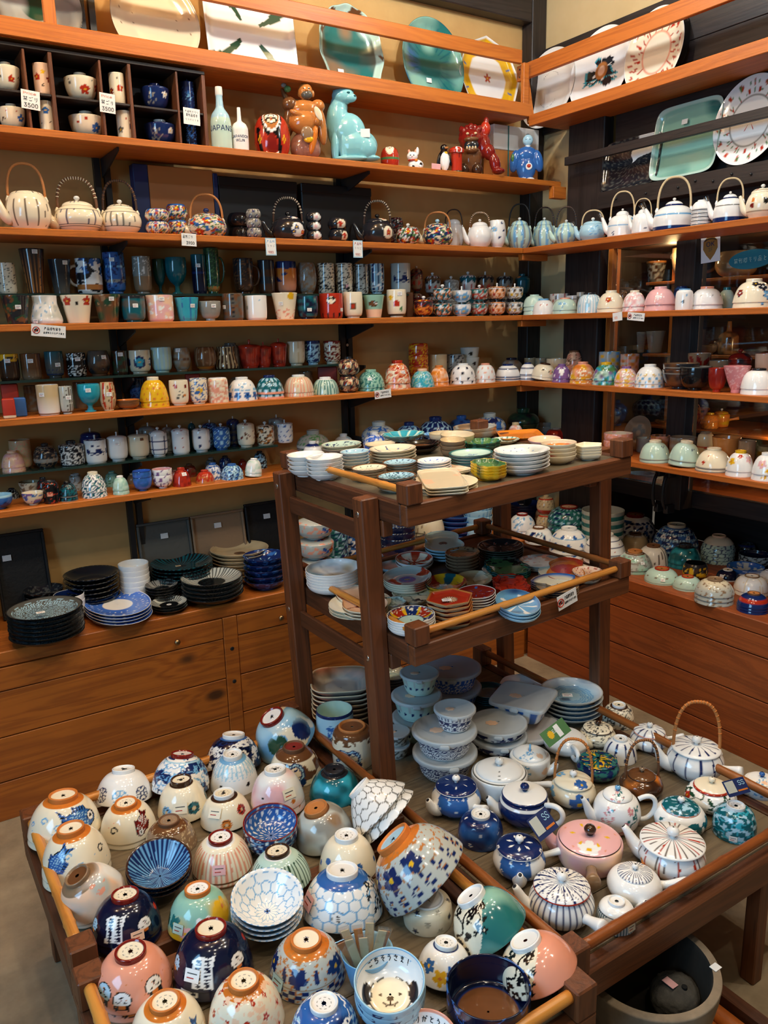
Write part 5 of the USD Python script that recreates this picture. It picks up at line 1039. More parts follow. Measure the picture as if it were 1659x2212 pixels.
# lowest glass shelf, lowest wooden shelf
rows(GL[4], 0, 880, 2.676, """
rice_bowl: urice 8 246 152 386 | n=2 k=.28 row=f f=i | i, z 9 .64 s, gx p 3 1 | pale pink speckled bowl upturned at the far left
teacup: cup 46 180 188 332 | n=3 k=.36 row=b | e, z 9 .64 s | cream pink cup behind the pale pink bowls
lidded_teacup: round 192 204 338 346 | lid=foot row=f lf=.24 | K, v .35 .55 x, k 5 .04 d | dark jar with grey band
lidded_teacup: cyl 334 188 492 336 | lid=foot row=f lf=.2 | K, n 10 3 .12 w, k 4 .04 w | black jar with white lace pattern
lidded_teacup: round 456 118 604 300 | lid=pin row=b | n, in n | blue lidded jar behind the landscape teacup
lidded_teacup: cyl 482 163 620 328 | lid=pin row=f lf=.16 | W, m land .0 .6 .55 n, m land .3 .6 .5 n | white lidded teacup with blue landscape
lidded_teacup: cup 616 140 740 316 | lid=pin row=f st=270:.62 | W | plain white lidded teacup
lidded_teacup: cup 734 130 864 302 | lid=pin row=f st=290:.7:.012:m | c | cream lidded teacup with brown seal
lidded_teacup: cup 860 112 970 287 | lid=ball row=f | W, t 22 9 .16 n .08 .92 | white lidded teacup with blue lattice
lidded_teacup: cup 800 86 920 240 | lid=pin row=b | x, gx d 2 1 | grey lidded teacup at the back behind the lattice one
lidded_teacup: cup 930 98 1012 240 | lid=pin row=b | x, gx z 2 1 | grey white lidded teacup at the back beside the red cross one
lidded_teacup: cyl 988 100 1098 270 | lid=ball row=f | W, t 7 2 .04 X, m cross .03 .3 .14 r, m cross -.12 .3 .14 r, m cross .03 .75 .12 r | white lidded teacup with small red crosses
lidded_teacup: cup 1086 82 1136 220 | lid=pin row=b | T | dark teal lidded teacup at the back
lidded_teacup: cup 1108 100 1216 257 | lid=ball row=f | W, m dot -.03 .3 .16 n, m dot -.03 .75 .16 n, m dot -.03 .5 .08 n, m dot .16 .5 .1 n | white lidded teacup with blue gourd mark
lidded_teacup: cup 1168 70 1262 210 | lid=pin row=b | n, k 5 .05 L | navy lidded teacup at the back
lidded_teacup: cup 1226 90 1332 247 | lid=ball row=f | b, f 8 4 .46 l n | navy lidded teacup with pale blue flowers
lidded_teacup: cup 1308 50 1390 212 | lid=pin row=b | n, f 9 4 .4 X - | dark navy spotted lidded teacup at the back
lidded_teacup: cup 1368 68 1474 232 | lid=ball row=f | f, m pine -.02 .55 .42 m, k 4 .02 R .3 .8 | white lidded teacup with brown butterfly
lidded_teacup: cyl 1478 80 1586 219 | lid=ball row=f | f, z 3.5 .56 M, z 4 .62 h | cream lidded teacup with brown brush figures
""", None)
rows(GL[4], 580, 880, 2.676, """
lidded_teacup: cyl 44 72 142 207 | lid=pin row=f lf=.16 | W, h 8 4 .35 b, d 8 1 .2 b .9 1 | white lidded teacup with blue sprigs at the shelf's right end
lidded_teacup: cup 0 40 96 190 | lid=pin row=b | x, gx z 2 1 | grey white lidded teacup behind the sprigged one
""", None)
rows(L[5], 0, 880, 2.676, """
rice_bowl: deep -84 490 72 608 | row=f | b, z 2.6 .6 n, v .9 1 l, in l | blue bowl cut by the left frame edge
rice_bowl: urice 26 464 118 558 | row=b f=K | k, k 7 .05 x | black bowl with white scrolls behind the blue one
rice_bowl: bowl 104 418 236 540 | row=b | c, z 3 .56 d, in e | grey and beige wave bowl at the back left
rice_bowl: bowl 122 478 252 580 | row=f | c, z 2.4 .58 u, z 3 .62 b, in f | cream bowl with grey blue wave bands
teacup: udeep 212 402 300 520 | row=b | K, z 4 .6 R | dark red blossom cup at the back
teacup: ucup 246 418 348 546 | row=f f=K | k, m dot .03 .55 .34 s, k 6 .02 r | black cup with round red blossom
rice_bowl: urice 342 425 454 553 | n=2 k=.3 row=f f=k | K, k 4 .08 T, v .94 1 x | black bowl with dark blue swirl
teacup: ucup 398 380 480 530 | row=b f=W | z, z 6 .6 d | grey white cup at the back left of the floral bowl
rice_bowl: urice 470 367 624 537 | n=2 k=.3 row=f f=f | W, h 16 7 .6 T, h 13 6 .5 n, k 6 .025 v | white bowl densely patterned with dark leaves
teacup: udeep 606 366 696 474 | row=b f=A | A, k 6 .04 g | celadon cup at the back
rice_bowl: urice 650 392 750 500 | n=2 k=.3 row=f f=W | a, gx A 3 1 | small pale celadon bowl upturned
rice_bowl: urice 732 378 806 482 | row=b f=f | d, s 12 .1 z | beige bowl at the back beside the celadon bowls
rice_bowl: deep 762 356 878 492 | n=2 k=.42 row=f | b, gx j 3 1, v .92 1 n, in j | bright blue bowl standing upright
rice_bowl: deep 876 345 998 478 | n=2 k=.44 row=f | W, k 2.2 .05 u, s 8 .2 n .0 .5, in p | white bowl with purple line drawing
teacup: udeep 984 360 1040 440 | row=b | s, gx r 3 2 | red speckled cup at the back
rice_bowl: urice 998 345 1108 468 | row=f f=r st=295:.68 | r, gx R 3 1 | tall red bowl with white label
teacup: udeep 1056 324 1138 440 | row=b f=m | R, gx m 3 1 | dark red bowl behind the tall red one
rice_bowl: urice 1130 358 1244 455 | row=f f=r | r, h 12 2 .5 h .3 1, v .9 1 h | small red and gold bowl
teacup: udeep 1184 318 1282 432 | row=f f=b | W, h 9 3 .5 b, k 4 .04 b | small blue and white bowl beside the red gold one
rice_bowl: urice 1278 322 1410 428 | n=2 k=.3 row=f f=b | l, h 12 4 .6 n, k 5 .05 b | blue and white bowl with dense pattern
teacup: udeep 1186 288 1262 360 | row=b f=x | X, k 5 .05 x | grey bowl at the back behind the blue ones
teacup: udeep 1264 278 1346 350 | row=b f=K | n, k 5 .04 x | dark blue bowl at the back behind the dense one
teacup: udeep 1376 298 1430 380 | row=b f=R | R | dark red bowl at the back near the cart
rice_bowl: ubowl 1414 292 1514 400 | n=2 k=.2 row=f f=W t=6@20 | W, gx a 3 1 | plain white bowl upturned near the cart
rice_bowl: urice 1462 250 1546 384 | n=2 k=.4 row=b f=K | K, k 4 .07 l | dark bowl with pale blue wave pattern
""", None)
# ---------------------------------------------------------------- plates propped on the two racks and in the black niche
def wall_plate(name, label, bb, axis, plane, zb, ops, shape=None, kind='plate', ratio=None, lean=.16, depth=.15, cat='plate', foot='', st=None):
    x0, y0, x1, y1 = bb; cx = (x0 + x1) / 2; a, b = on(x0, (y0 + y1) / 2, axis, plane), on(x1, (y0 + y1) / 2, axis, plane); Rx = np.linalg.norm((b - a)[:2]) / 2
    if ratio: Rz = Rx * ratio
    else: Rz = (on(cx, y0, axis, plane)[2] - zb) / 2 / math.cos(lean)
    c, s = math.cos(lean), math.sin(lean); mid = (a + b) / 2
    n, u, x = (np.array([0, -c, s]), np.array([0, s, c]), np.array([1.0, 0, 0])) if axis == 1 else (np.array([-c, 0, s]), np.array([s, 0, c]), np.array([0, -1.0, 0]))
    loc = np.array([mid[0], mid[1], zb]) + u * Rz; loc[axis] = plane + s * 0; M = np.array([x, u, n])
    pc = Piece(); px = x1 - x0; vessel(pc, kind, 1.0, depth, px * .9, ops, foot, shape, False, .035)
    pc.parts = [(q[0], q[1] * [Rx, Rz, Rx], *q[2:]) for q in pc.parts]
    if st: 
        v, f = box(-.013, -.009, 0, .013, .009, .001); pc.add('price_sticker', v + [st[0] * Rx, st[1] * Rz, depth * Rx * .35 if max(map(abs, st)) < .5 else depth * Rx * .85], f, COL['W'], PAPER, label='small paper price sticker')
    t = thing(name, label, cat, loc - n * depth * Rx * .5, M.T); pc.define(t); return t
ZB = 2.4185
wall_plate('display_plate', 'grey plate with dark triangular patch, high at the far left', (-32, -130, 170, 60), 1, 2.95, ZB, 'X, in x, gx X 2 1, m pine .05 1.95 .0001 M, m cross 0 1.95 .0001 W, m dot .15 1.9 .35 G, gx z 3 2', ratio=1.0)
wall_plate('display_plate', 'cream speckled round plate high on the back wall rack', (234, -90, 426, 104), 1, 2.95, ZB, 'c, in c, gx e 1.5 1, d 30 6 .08 m 1.1 2', ratio=1.0, st=(.4, -.55))
wall_plate('display_plate', 'white square plate with dark green streaked edges', (440, -40, 634, 140), 1, 2.95, ZB, 'W, in W, m kanji .0 1.95 .0001 W, s 4 .16 G 1.0 1.75', shape='sq:9', ratio=.98, kind='flat', depth=.12, st=(.1, .62))
wall_plate('display_plate', 'pale green scalloped plate with spiral ridges', (682, 8, 822, 166), 1, 2.95, ZB, 'a, in v, gx a 1.5 1, gx d 2 4, v .9 1.2 a, z 5 .66 m .9 1.2, d 1 7 .12 a 1.25 2', shape='wav:11', kind='bowl', depth=.3, st=(-.3, -.45))
wall_plate('display_plate', 'dark blue green plate with black upper half', (864, 36, 996, 196), 1, 2.95, ZB, 'T, in v, gx b 1.4 2, s 26 .25 T 1.1 1.6, gx A 2 4', kind='bowl', depth=.24, st=(-.1, -.35))
wall_plate('display_plate', 'white octagonal plate with yellow flowered border', (988, 76, 1118, 216), 1, 2.95, ZB, 'W, in W, v 1.02 1.38 y, f 8 1 .3 b o 1.02 1.38, m fl -.05 1.95 .1 r', shape='poly:8:0', kind='flat', depth=.16)
ZR = 2.3835
wall_plate('display_plate', 'white plate covered with columns of fine black script', (1130, 103, 1246, 244), 0, 2.74, ZR, 'W, in W', st=(-.7, -.5))
wall_plate('display_plate', 'white plate painted with a blue mountain landscape', (1236, 56, 1366, 208), 0, 2.74, ZR, 'W, in W, m land -.35 1.95 .35 q, m pine .35 1.95 .45 K, m dot .25 1.95 .2 e, m land .35 1.9 .3 K, m dot .5 1.9 .2 h, m dot .0 1.95 .12 i', st=(.35, .3))
wall_plate('display_plate', 'white plate with ring of red vine leaves', (1356, 14, 1482, 172), 0, 2.73, ZR, 'W, in f, h 16 3 .75 r 1.05 1.5, h 13 2 .6 r 1.1 1.45, d 1 5 .2 c 1.6 2, v 1.52 1.55 s', kind='plate', depth=.2)
wall_plate('display_plate', 'black lacquer plate half hidden behind the red vine plate', (1366, 10, 1492, 170), 0, 2.772, ZR, 'k, in k', depth=.08)
ZN = 2.0675
wall_plate('display_plate', 'large square celadon plate with notched corners', (1414, 220, 1558, 382), 0, 2.745, ZN, 'A, in A, gx v 1.2 1, v .92 1.06 a', shape='sq:7', kind='flat', depth=.16, st=(-.1, .5))
wall_plate('display_plate', 'huge white plate with red flowered rim at the right edge', (1546, 160, 1700, 352), 0, 2.745, ZN, 'W, in W, f 15 2 .46 r g 1.02 1.42, h 20 2 .4 g 1.04 1.4, v 1.42 1.44 x, f 6 1 .5 r g 1.72 1.95', kind='plate', depth=.14)
wall_plate('display_plate', 'dark crackled square plate with white dotted stripe', (1306, 296, 1428, 408), 0, 2.745, ZN, 'K, in K, n 14 8 .1 X 1 2, s 1 .14 W 1 2 ', shape='sq:8', kind='flat', depth=.12)
# columns of script on the text plate, as thin raised glaze strokes
def strokes_on(prim, name, polys, fn, rad, col, m=None):
    ms = [tube([fn(*q) for q in p], rad, 5) for p in polys]; v, f = join(*ms); return put(prim, name, v, f, m or PAPER, COL[col], kind=None)
KANA = {'go': ['.15,.75 .6,.75', '.15,.2 .4,.12 .75,.2', '.75,.95 .82,.85', '.88,.98 .95,.88'], 'chi': ['.15,.75 .85,.75', '.45,.95 .25,.45 .6,.55 .85,.35 .65,.1 .3,.08'], 'so': ['.25,.9 .75,.9 .3,.55 .85,.55 .5,.3 .7,.05'], 'u': ['.35,.92 .6,.85', '.25,.6 .6,.68 .75,.45 .5,.05'],
        'sa': ['.15,.7 .85,.75', '.4,.95 .65,.45', '.25,.3 .4,.1 .75,.12'], 'ma': ['.2,.8 .8,.8', '.25,.6 .75,.6', '.5,.95 .5,.2 .3,.1 .3,.25 .8,.1'], 'ex': ['.5,.95 .48,.3', '.48,.12 .48,.06'], 'a': ['.2,.8 .8,.8', '.45,.95 .42,.2', '.7,.6 .4,.1 .2,.25 .55,.55 .85,.4 .6,.08'],
        'ri': ['.3,.9 .3,.4', '.68,.92 .7,.4 .5,.05'], 'ga': ['.1,.65 .6,.68 .55,.1', '.35,.95 .15,.1', '.7,.7 .8,.45', '.8,.98 .86,.88', '.92,1 .98,.9'], 'to': ['.35,.92 .45,.55', '.8,.7 .35,.4 .35,.15 .8,.08'],
        'chan': ['.5,1 .5,.88', '.2,.84 .8,.84', '.35,.8 .42,.68', '.65,.8 .58,.68', '.2,.62 .85,.62', '.3,.62 .12,.05'], 'pin': ['.3,.95 .3,.6 .7,.6 .7,.95 .3,.95', '.1,.45 .1,.05 .42,.05 .42,.45 .1,.45', '.58,.45 .58,.05 .9,.05 .9,.45 .58,.45'],
        'satsu': ['.05,.7 .35,.75', '.2,.95 .2,.1', '.05,.4 .35,.5', '.45,.9 .95,.9', '.55,.9 .55,.5 .85,.5 .85,.9', '.45,.35 .7,.05', '.95,.38 .5,.05'], 'ei': ['.1,.9 .5,.9 .5,.65 .1,.65 .1,.9', '.05,.55 .58,.55', '.3,.5 .3,.1', '.9,.9 .65,.7', '.92,.6 .65,.4', '.95,.3 .6,.05'],
        'kin': ['.05,.85 .45,.85', '.25,1 .25,.6', '.55,.85 .95,.85', '.75,1 .75,.6', '.2,.5 .8,.5', '.1,.35 .9,.35', '.5,.35 .5,.05', '.25,.22 .15,.1', '.75,.22 .85,.1'], 'rei': ['.5,.98 .1,.6', '.5,.98 .9,.6', '.3,.6 .7,.6', '.25,.4 .75,.4 .6,.15', '.4,.25 .5,.02']}
def glyphs(word): return [[[tuple(float(t) for t in q.split(',')) for q in st.split()] for st in KANA[g]] for g in word.split()]
def flat_text(word, w, h):
    """Strokes of a word laid out in a w x h strip from (0, 0)."""
    gs = glyphs(word); d = w / len(gs); return [[(d * (i + .08 + .84 * x), h * y) for x, y in st] for i, g in enumerate(gs) for st in g]
tp = [p for p in stage.GetPrimAtPath('/World').GetChildren() if (p.GetCustomDataByKey('label') or '').startswith('white plate covered with columns')][0]
_rr = random.Random(3); _ps = []
for i in range(12):
    x = (-.55 + .1 * i) * .078; ylim = .078 * 1.18 * math.sqrt(max(.05, 1 - (x / .07) ** 2)) * .80; y = ylim
    while y > -ylim:
        _ps.append([(x + _rr.uniform(-.0016, .0016), y), (x + _rr.uniform(-.0022, .0022), y - .0028)]); _ps.append([(x - .002, y - .0014), (x + .002, y - .0016 + _rr.uniform(-.001, .001))]); y -= .0056
strokes_on(tp, 'script', _ps, lambda x, y: np.array([x, y, .0056 + .0085 * (0 if math.hypot(x, y * .8) < .046 else (math.hypot(x, y * .8) - .046) / .03)]), .00045, 'K')

# ---------------------------------------------------------------- figures on the top shelf
def blob_mesh(blobs, edge=.035, it=6):
    tot = None
    for c, r, _, *ro in blobs:
        s = manifold3d.Manifold.sphere(1.0, 22).scale(tuple(r))
        if ro: s = s.rotate(tuple(ro[0]))
        s = s.translate(tuple(c)); tot = s if tot is None else tot + s
    m = tot.refine_to_length(edge).to_mesh(); t = trimesh.Trimesh(m.vert_properties[:, :3], m.tri_verts, process=True); trimesh.smoothing.filter_taubin(t, iterations=it)
    v = np.array(t.vertices); best = np.full(len(v), 9.0); col = np.zeros((len(v), 3))
    for c, r, k, *ro in blobs:
        q = v - c
        if ro: A = trimesh.transformations.euler_matrix(*np.radians(ro[0]), axes='sxyz')[:3, :3]; q = q @ A
        d = (np.linalg.norm(q / r, axis=1) - 1) * min(r); b = d < best; best[b] = d[b]; col[b] = COL[k]
    return v, np.array(t.faces), col
def figure(name, label, cat, bb, y, parts, wscale=1.0):
    x0, y0, x1, y1 = bb; p = on((x0 + x1) / 2, (y0 + y1) / 2, 1, y); h = (on((x0 + x1) / 2, y0, 1, y) - on((x0 + x1) / 2, y1, 1, y))[2]
    t = thing(name, label, cat, (p[0], y, 2.1455), frame(np.array([0, 0, 1.0]), p).T)
    lo = min(v[:, 2].min() for _, v, *_ in parts)
    for n, v, f, c, m in parts: put(t, n, (v - [0, 0, lo]) * h * np.array([wscale, .8, 1]), f, m, c)
    return t, h
def eggish(ops, w, prof, seg=72):
    pr, t = curve(prof, 56); v, f, u, q = revolve(np.vstack([[(.003, 0)], pr]) * [w, 1], np.r_[0, t], seg); return v, f, paint(ops, u, q, v / w, 2.0)
EGG = [(.62, 0), (.8, .04), (1, .34), (.93, .68), (.55, .94), (.01, 1)]
v, f, c = eggish('r, v 0 .05 K, s 5 .2 k .1 .45 .3, m dot 0 .62 .62 k, m dot 0 .64 .53 W, m dot 0 .64 .46 h, m face 0 .64 .5 k, m dot 0 .22 .3 R, m cross .12 .3 .14 y, m cross -.12 .3 .14 y', .44, EGG)
d, h = figure('round_doll', 'large red round wishing doll with painted bearded face', 'doll', (546, 240, 628, 334), 2.81, [('body', v, f, c, GLAZE)])
v, f = box(-.022, -.041, .006, .022, -.039, .046); put(d, 'price_card', v, f, PAPER, COL['W'], smooth=False)
v, f, c = eggish('r, m dot 0 .66 .5 f, m dot -.05 .70 .07 k, m dot .05 .70 .07 k, m dot 0 .62 .06 r, v .30 .36 g', .46, EGG, 48)
figure('round_doll', 'small red round doll left of the white beckoning cat', 'doll', (823, 312, 861, 359), 2.80, [('body', v, f, c, GLAZE)])
def fig(name, label, cat, bb, blobs, y=2.81, edge=.035, it=6, extra=(), m=None, ws=1.0):
    v, f, c = blob_mesh(blobs, edge, it); parts = [('body', v, f, c, m or GLAZE)]
    for n, bl in extra: q = blob_mesh(bl, .02, 2); parts.append((n, q[0], q[1], q[2], GLAZE))
    return figure(name, label, cat, bb, y, parts, ws)
t, h = fig('cat_statue', 'large turquoise porcelain cat statue sitting and looking right', 'statue', (693, 172, 809, 353),
    [((.09, 0, .20), (.29, .21, .21), 'C'), ((.0, 0, .36), (.23, .18, .24), 'C'), ((-.13, -.01, .46), (.15, .14, .30), 'C'), ((-.11, -.01, .66), (.115, .105, .15), 'C'), ((-.05, -.03, .79), (.145, .125, .105), 'C'), ((.05, -.09, .755), (.075, .065, .055), 'C'), ((-.17, -.10, .17), (.055, .055, .20), 'C'), ((-.06, -.13, .17), (.055, .055, .18), 'C'),
     ((-.125, -.02, .885), (.06, .035, .09), 'C', (0, -8, 0)), ((-.13, -.02, .95), (.026, .02, .07), 'C', (0, -8, 0)), ((.035, .02, .865), (.06, .035, .08), 'C', (0, 12, 0)), ((.045, .02, .92), (.026, .02, .06), 'C', (0, 12, 0)), ((.02, -.16, .03), (.22, .07, .035), 'C'), ((.28, -.06, .04), (.13, .10, .04), 'C'), ((.22, -.08, .16), (.15, .13, .15), 'C')], edge=.022, it=3,
    extra=[('eye', [((.02, -.142, .81), (.022, .010, .011), 'T')]), ('nose', [((.10, -.135, .77), (.018, .014, .010), 'T')])])
put(t, 'price_sticker', *box(.16 * h, -.145 * h, .30 * h, .28 * h, -.135 * h, .40 * h), PAPER, COL['W'], smooth=False)
t, h = fig('lucky_god_statue', 'painted brown statue of a laughing bearded god holding a fan', 'statue', (609, 180, 706, 342),
    [((0, .02, .16), (.22, .17, .20), 'D'), ((-.10, -.02, .10), (.12, .14, .13), 'D'), ((.10, -.02, .10), (.12, .14, .13), 'D'), ((0, -.05, .46), (.23, .17, .17), 'h'), ((0, -.02, .64), (.21, .14, .13), 'h'), ((.03, -.03, .87), (.105, .10, .115), 'h'), ((.05, -.09, .82), (.08, .06, .06), 'X'), ((-.22, .0, .50), (.085, .11, .24), 'm', (0, 8, 0)), ((.24, -.02, .42), (.075, .10, .26), 'h', (0, -6, 0)),
     ((-.20, -.05, .70), (.11, .11, .10), 'm'), ((.20, -.03, .68), (.10, .10, .09), 'h'), ((-.09, -.16, .56), (.12, .05, .045), 'h', (0, 20, 0)), ((.18, -.17, .46), (.055, .055, .06), 'h'), ((-.26, -.02, .30), (.05, .09, .20), 'o'), ((.12, -.15, .22), (.05, .05, .20), 'o', (0, 14, 0)), ((-.25, .0, .80), (.04, .04, .14), 'm', (0, -25, 0)),
     ((-.05, .0, .85), (.03, .03, .05), 'h'), ((.13, .0, .85), (.03, .03, .05), 'h'), ((.05, -.13, .87), (.022, .03, .022), 'h')], edge=.03, it=4,
    extra=[('fan', [((.20, -.22, .55), (.045, .018, .10), 'c', (0, -25, 0))]), ('gold_cloth', [((.03, -.20, .30), (.09, .035, .09), 'd'), ((.05, -.19, .22), (.07, .035, .05), 'y')]), ('eyes', [((.01, -.118, .895), (.016, .008, .007), 'k'), ((.08, -.115, .895), (.016, .008, .007), 'k')]), ('green_jewel', [((-.22, -.06, .90), (.05, .05, .045), 'g'), ((-.27, -.05, .95), (.04, .03, .03), 'x')])])
fig('cat_figurine', 'small white beckoning cat with red collar', 'figurine', (868, 311, 918, 364),
    [((.10, 0, .24), (.34, .24, .24), 'W'), ((-.05, -.04, .60), (.24, .20, .20), 'W'), ((-.18, -.02, .80), (.06, .05, .10), 's', (0, -16, 0)), ((.10, -.02, .80), (.06, .05, .10), 's', (0, 16, 0)), ((.18, -.08, .80), (.07, .07, .17), 'W'), ((-.03, -.06, .44), (.22, .19, .055), 'r'), ((.12, -.22, .42), (.07, .05, .06), 'O'), ((.30, -.12, .16), (.08, .15, .09), 'W'), ((.32, -.17, .26), (.07, .06, .07), 'k'), ((-.14, -.20, .12), (.09, .08, .07), 'W'), ((.0, -.20, .17), (.06, .06, .06), 'k')], edge=.05, extra=[('face', [((-.13, -.235, .63), (.03, .012, .018), 'k'), ((.02, -.245, .63), (.03, .012, .018), 'k'), ((-.06, -.25, .56), (.03, .012, .014), 'r')])])
fig('penguin_figurine', 'small black and white penguin figurine with red feet', 'figurine', (940, 304, 978, 369),
    [((0, .03, .42), (.22, .18, .40), 'k'), ((.03, -.08, .38), (.17, .14, .33), 'W'), ((0, .0, .84), (.13, .13, .13), 'k'), ((.09, -.12, .83), (.07, .06, .04), 'h'), ((.07, -.13, .66), (.06, .04, .05), 'y'), ((-.20, .0, .45), (.05, .10, .24), 'k', (0, 12, 0)), ((.21, .0, .45), (.05, .10, .24), 'k', (0, -12, 0)), ((.02, -.14, .04), (.20, .12, .05), 'r')], edge=.05, y=2.80)
pr = [(.80, 0), (.82, .08), (.72, .09), (.72, .74), (.98, .76), (1, .84), (.8, .93), (.01, 1)]
v, f, c = eggish('r, v 0 .10 G, m dot .06 .60 .42 W, m dot .06 .60 .26 r, m dot .08 .34 .12 R', .30, pr, 48); figure('post_box_figurine', 'small red pillar post box figurine beside the penguin', 'figurine', (970, 313, 1002, 373), 2.785, [('body', v, f, c, GLAZE)])
R_ = random.Random(5)
curls = [((-.17 + .19 * math.cos(a) * 1.15 + .03, -.02 - .05 * (k % 2), .66 + .17 * math.sin(a)), (.075, .075, .075), 'R') for k, a in enumerate(np.linspace(-.5, 3.7, 11))]
fig('lion_dog_statue', 'glossy red brown guardian lion statue with open mouth and curly mane', 'statue', (966, 252, 1096, 379),
    [((-.15, 0, .30), (.26, .22, .28), 'm'), ((-.15, -.06, .62), (.26, .20, .19), 'R'), ((-.13, -.22, .50), (.17, .08, .10), 'K'), ((-.13, -.22, .42), (.16, .10, .06), 'm'), ((-.13, -.24, .60), (.17, .09, .05), 'm'), ((-.12, -.25, .66), (.08, .07, .05), 'R'), ((.14, .02, .52), (.17, .15, .22), 'R'), ((.18, .02, .80), (.12, .10, .14), 'r'), ((.20, .02, .93), (.06, .06, .08), 'R'), ((.26, -.05, .40), (.16, .14, .14), 'R', (0, 35, 0)), ((.40, -.08, .20), (.12, .11, .20), 'R', (0, -20, 0)), ((.48, -.12, .06), (.15, .14, .06), 'R'), ((-.30, -.12, .10), (.12, .12, .12), 'M'), ((0, -.14, .10), (.12, .12, .12), 'M'), ((-.36, -.05, .80), (.06, .06, .07), 'R'), ((.05, -.05, .80), (.06, .06, .07), 'R')] + curls, edge=.03, it=3,
    extra=[('teeth', [((-.13 + dx, -.29, .455), (.022, .02, .03), 'e') for dx in (-.10, -.04, .03, .09)]), ('eyes', [((-.22, -.245, .70), (.035, .02, .022), 'e'), ((-.04, -.245, .70), (.035, .02, .022), 'e')])], ws=.8)
fig('robed_figurine', 'porcelain figurine in a blue robe with a round red crest', 'figurine', (1106, 282, 1168, 386),
    [((0, 0, .30), (.22, .16, .30), 'b'), ((0, 0, .56), (.24, .15, .18), 'b'), ((-.26, -.02, .44), (.11, .11, .24), 'b', (0, 10, 0)), ((.26, -.02, .42), (.11, .11, .24), 'b', (0, -12, 0)), ((.03, -.02, .86), (.115, .10, .12), 'l'), ((.03, -.01, .74), (.06, .06, .07), 'W'), ((.03, .01, .97), (.05, .05, .03), 'K'), ((-.07, -.06, .04), (.09, .12, .04), 'W'), ((.10, -.06, .04), (.09, .12, .04), 'W'), ((-.30, -.10, .50), (.04, .05, .09), 'g')], y=2.80, edge=.04,
    extra=[('crest', [((.06, -.15, .30), (.075, .025, .075), 'W'), ((.06, -.17, .31), (.045, .02, .04), 'r')]), ('eyes', [((-.01, -.118, .87), (.014, .006, .006), 'k'), ((.07, -.118, .87), (.014, .006, .006), 'k')])])
def shelf_box(label, bb, surf_z, y0, dp, cols, cat='box'):
    a, b = on(bb[0], bb[3], 1, y0), on(bb[2], bb[3], 1, y0); z1 = on((bb[0] + bb[2]) / 2, bb[1], 1, y0)[2]; t = thing('storage_box', label, cat, ((a[0] + b[0]) / 2, y0, surf_z + .0005)); w = (b[0] - a[0]) / 2; H = z1 - surf_z
    return t, w, H, dp
t, w, H, d_ = shelf_box('white and brown cardboard carton behind the robed figurine', (1066, 274, 1162, 380), 2.145, 2.90, .07, None)
put(t, 'body', *box(-w, 0, 0, w, d_, H * .58, .002), PAPER, COL['h'], smooth=False); put(t, 'lid', *box(-w * 1.01, -.002, H * .585, w * 1.01, d_ + .001, H, .003), PAPER, COL['w'], smooth=False); put(t, 'cord', *box(-w * .4, -.004, 0, -w * .36, -.0025, H), PAPER, COL['v'], smooth=False)
t, w, H, d_ = shelf_box('large tan board box with blue edges behind the teapots', (298, 362, 477, 500), 1.860, 2.93, .04, None)
put(t, 'face', *box(-w * .66, -.002, 0, w * .88, d_, H, .002), PAPER, COL['h'], smooth=False); put(t, 'side_edge', *box(-w, -.004, 0, -w * .665, d_, H, .002), PAPER, COL['n'], smooth=False); put(t, 'side_edge', *box(w * .885, -.004, 0, w, d_, H * .96, .002), PAPER, COL['n'], smooth=False)
for lb, q in (('black gift box leaning behind the left black teapot', (479, 388, 646, 512)), ('black gift box leaning behind the right black teapot', (656, 402, 804, 520))):
    t, w, H, d_ = shelf_box(lb, q, 1.860, 2.93, .04, None); put(t, 'body', *box(-w, 0, 0, w, d_, H, .003), PAPER, COL['k'], smooth=False); put(t, 'lid_rim', *box(-w * 1.01, -.002, H * .86, w * 1.01, d_ * .9, H * 1.005, .003), PAPER, COL['k'], smooth=False)
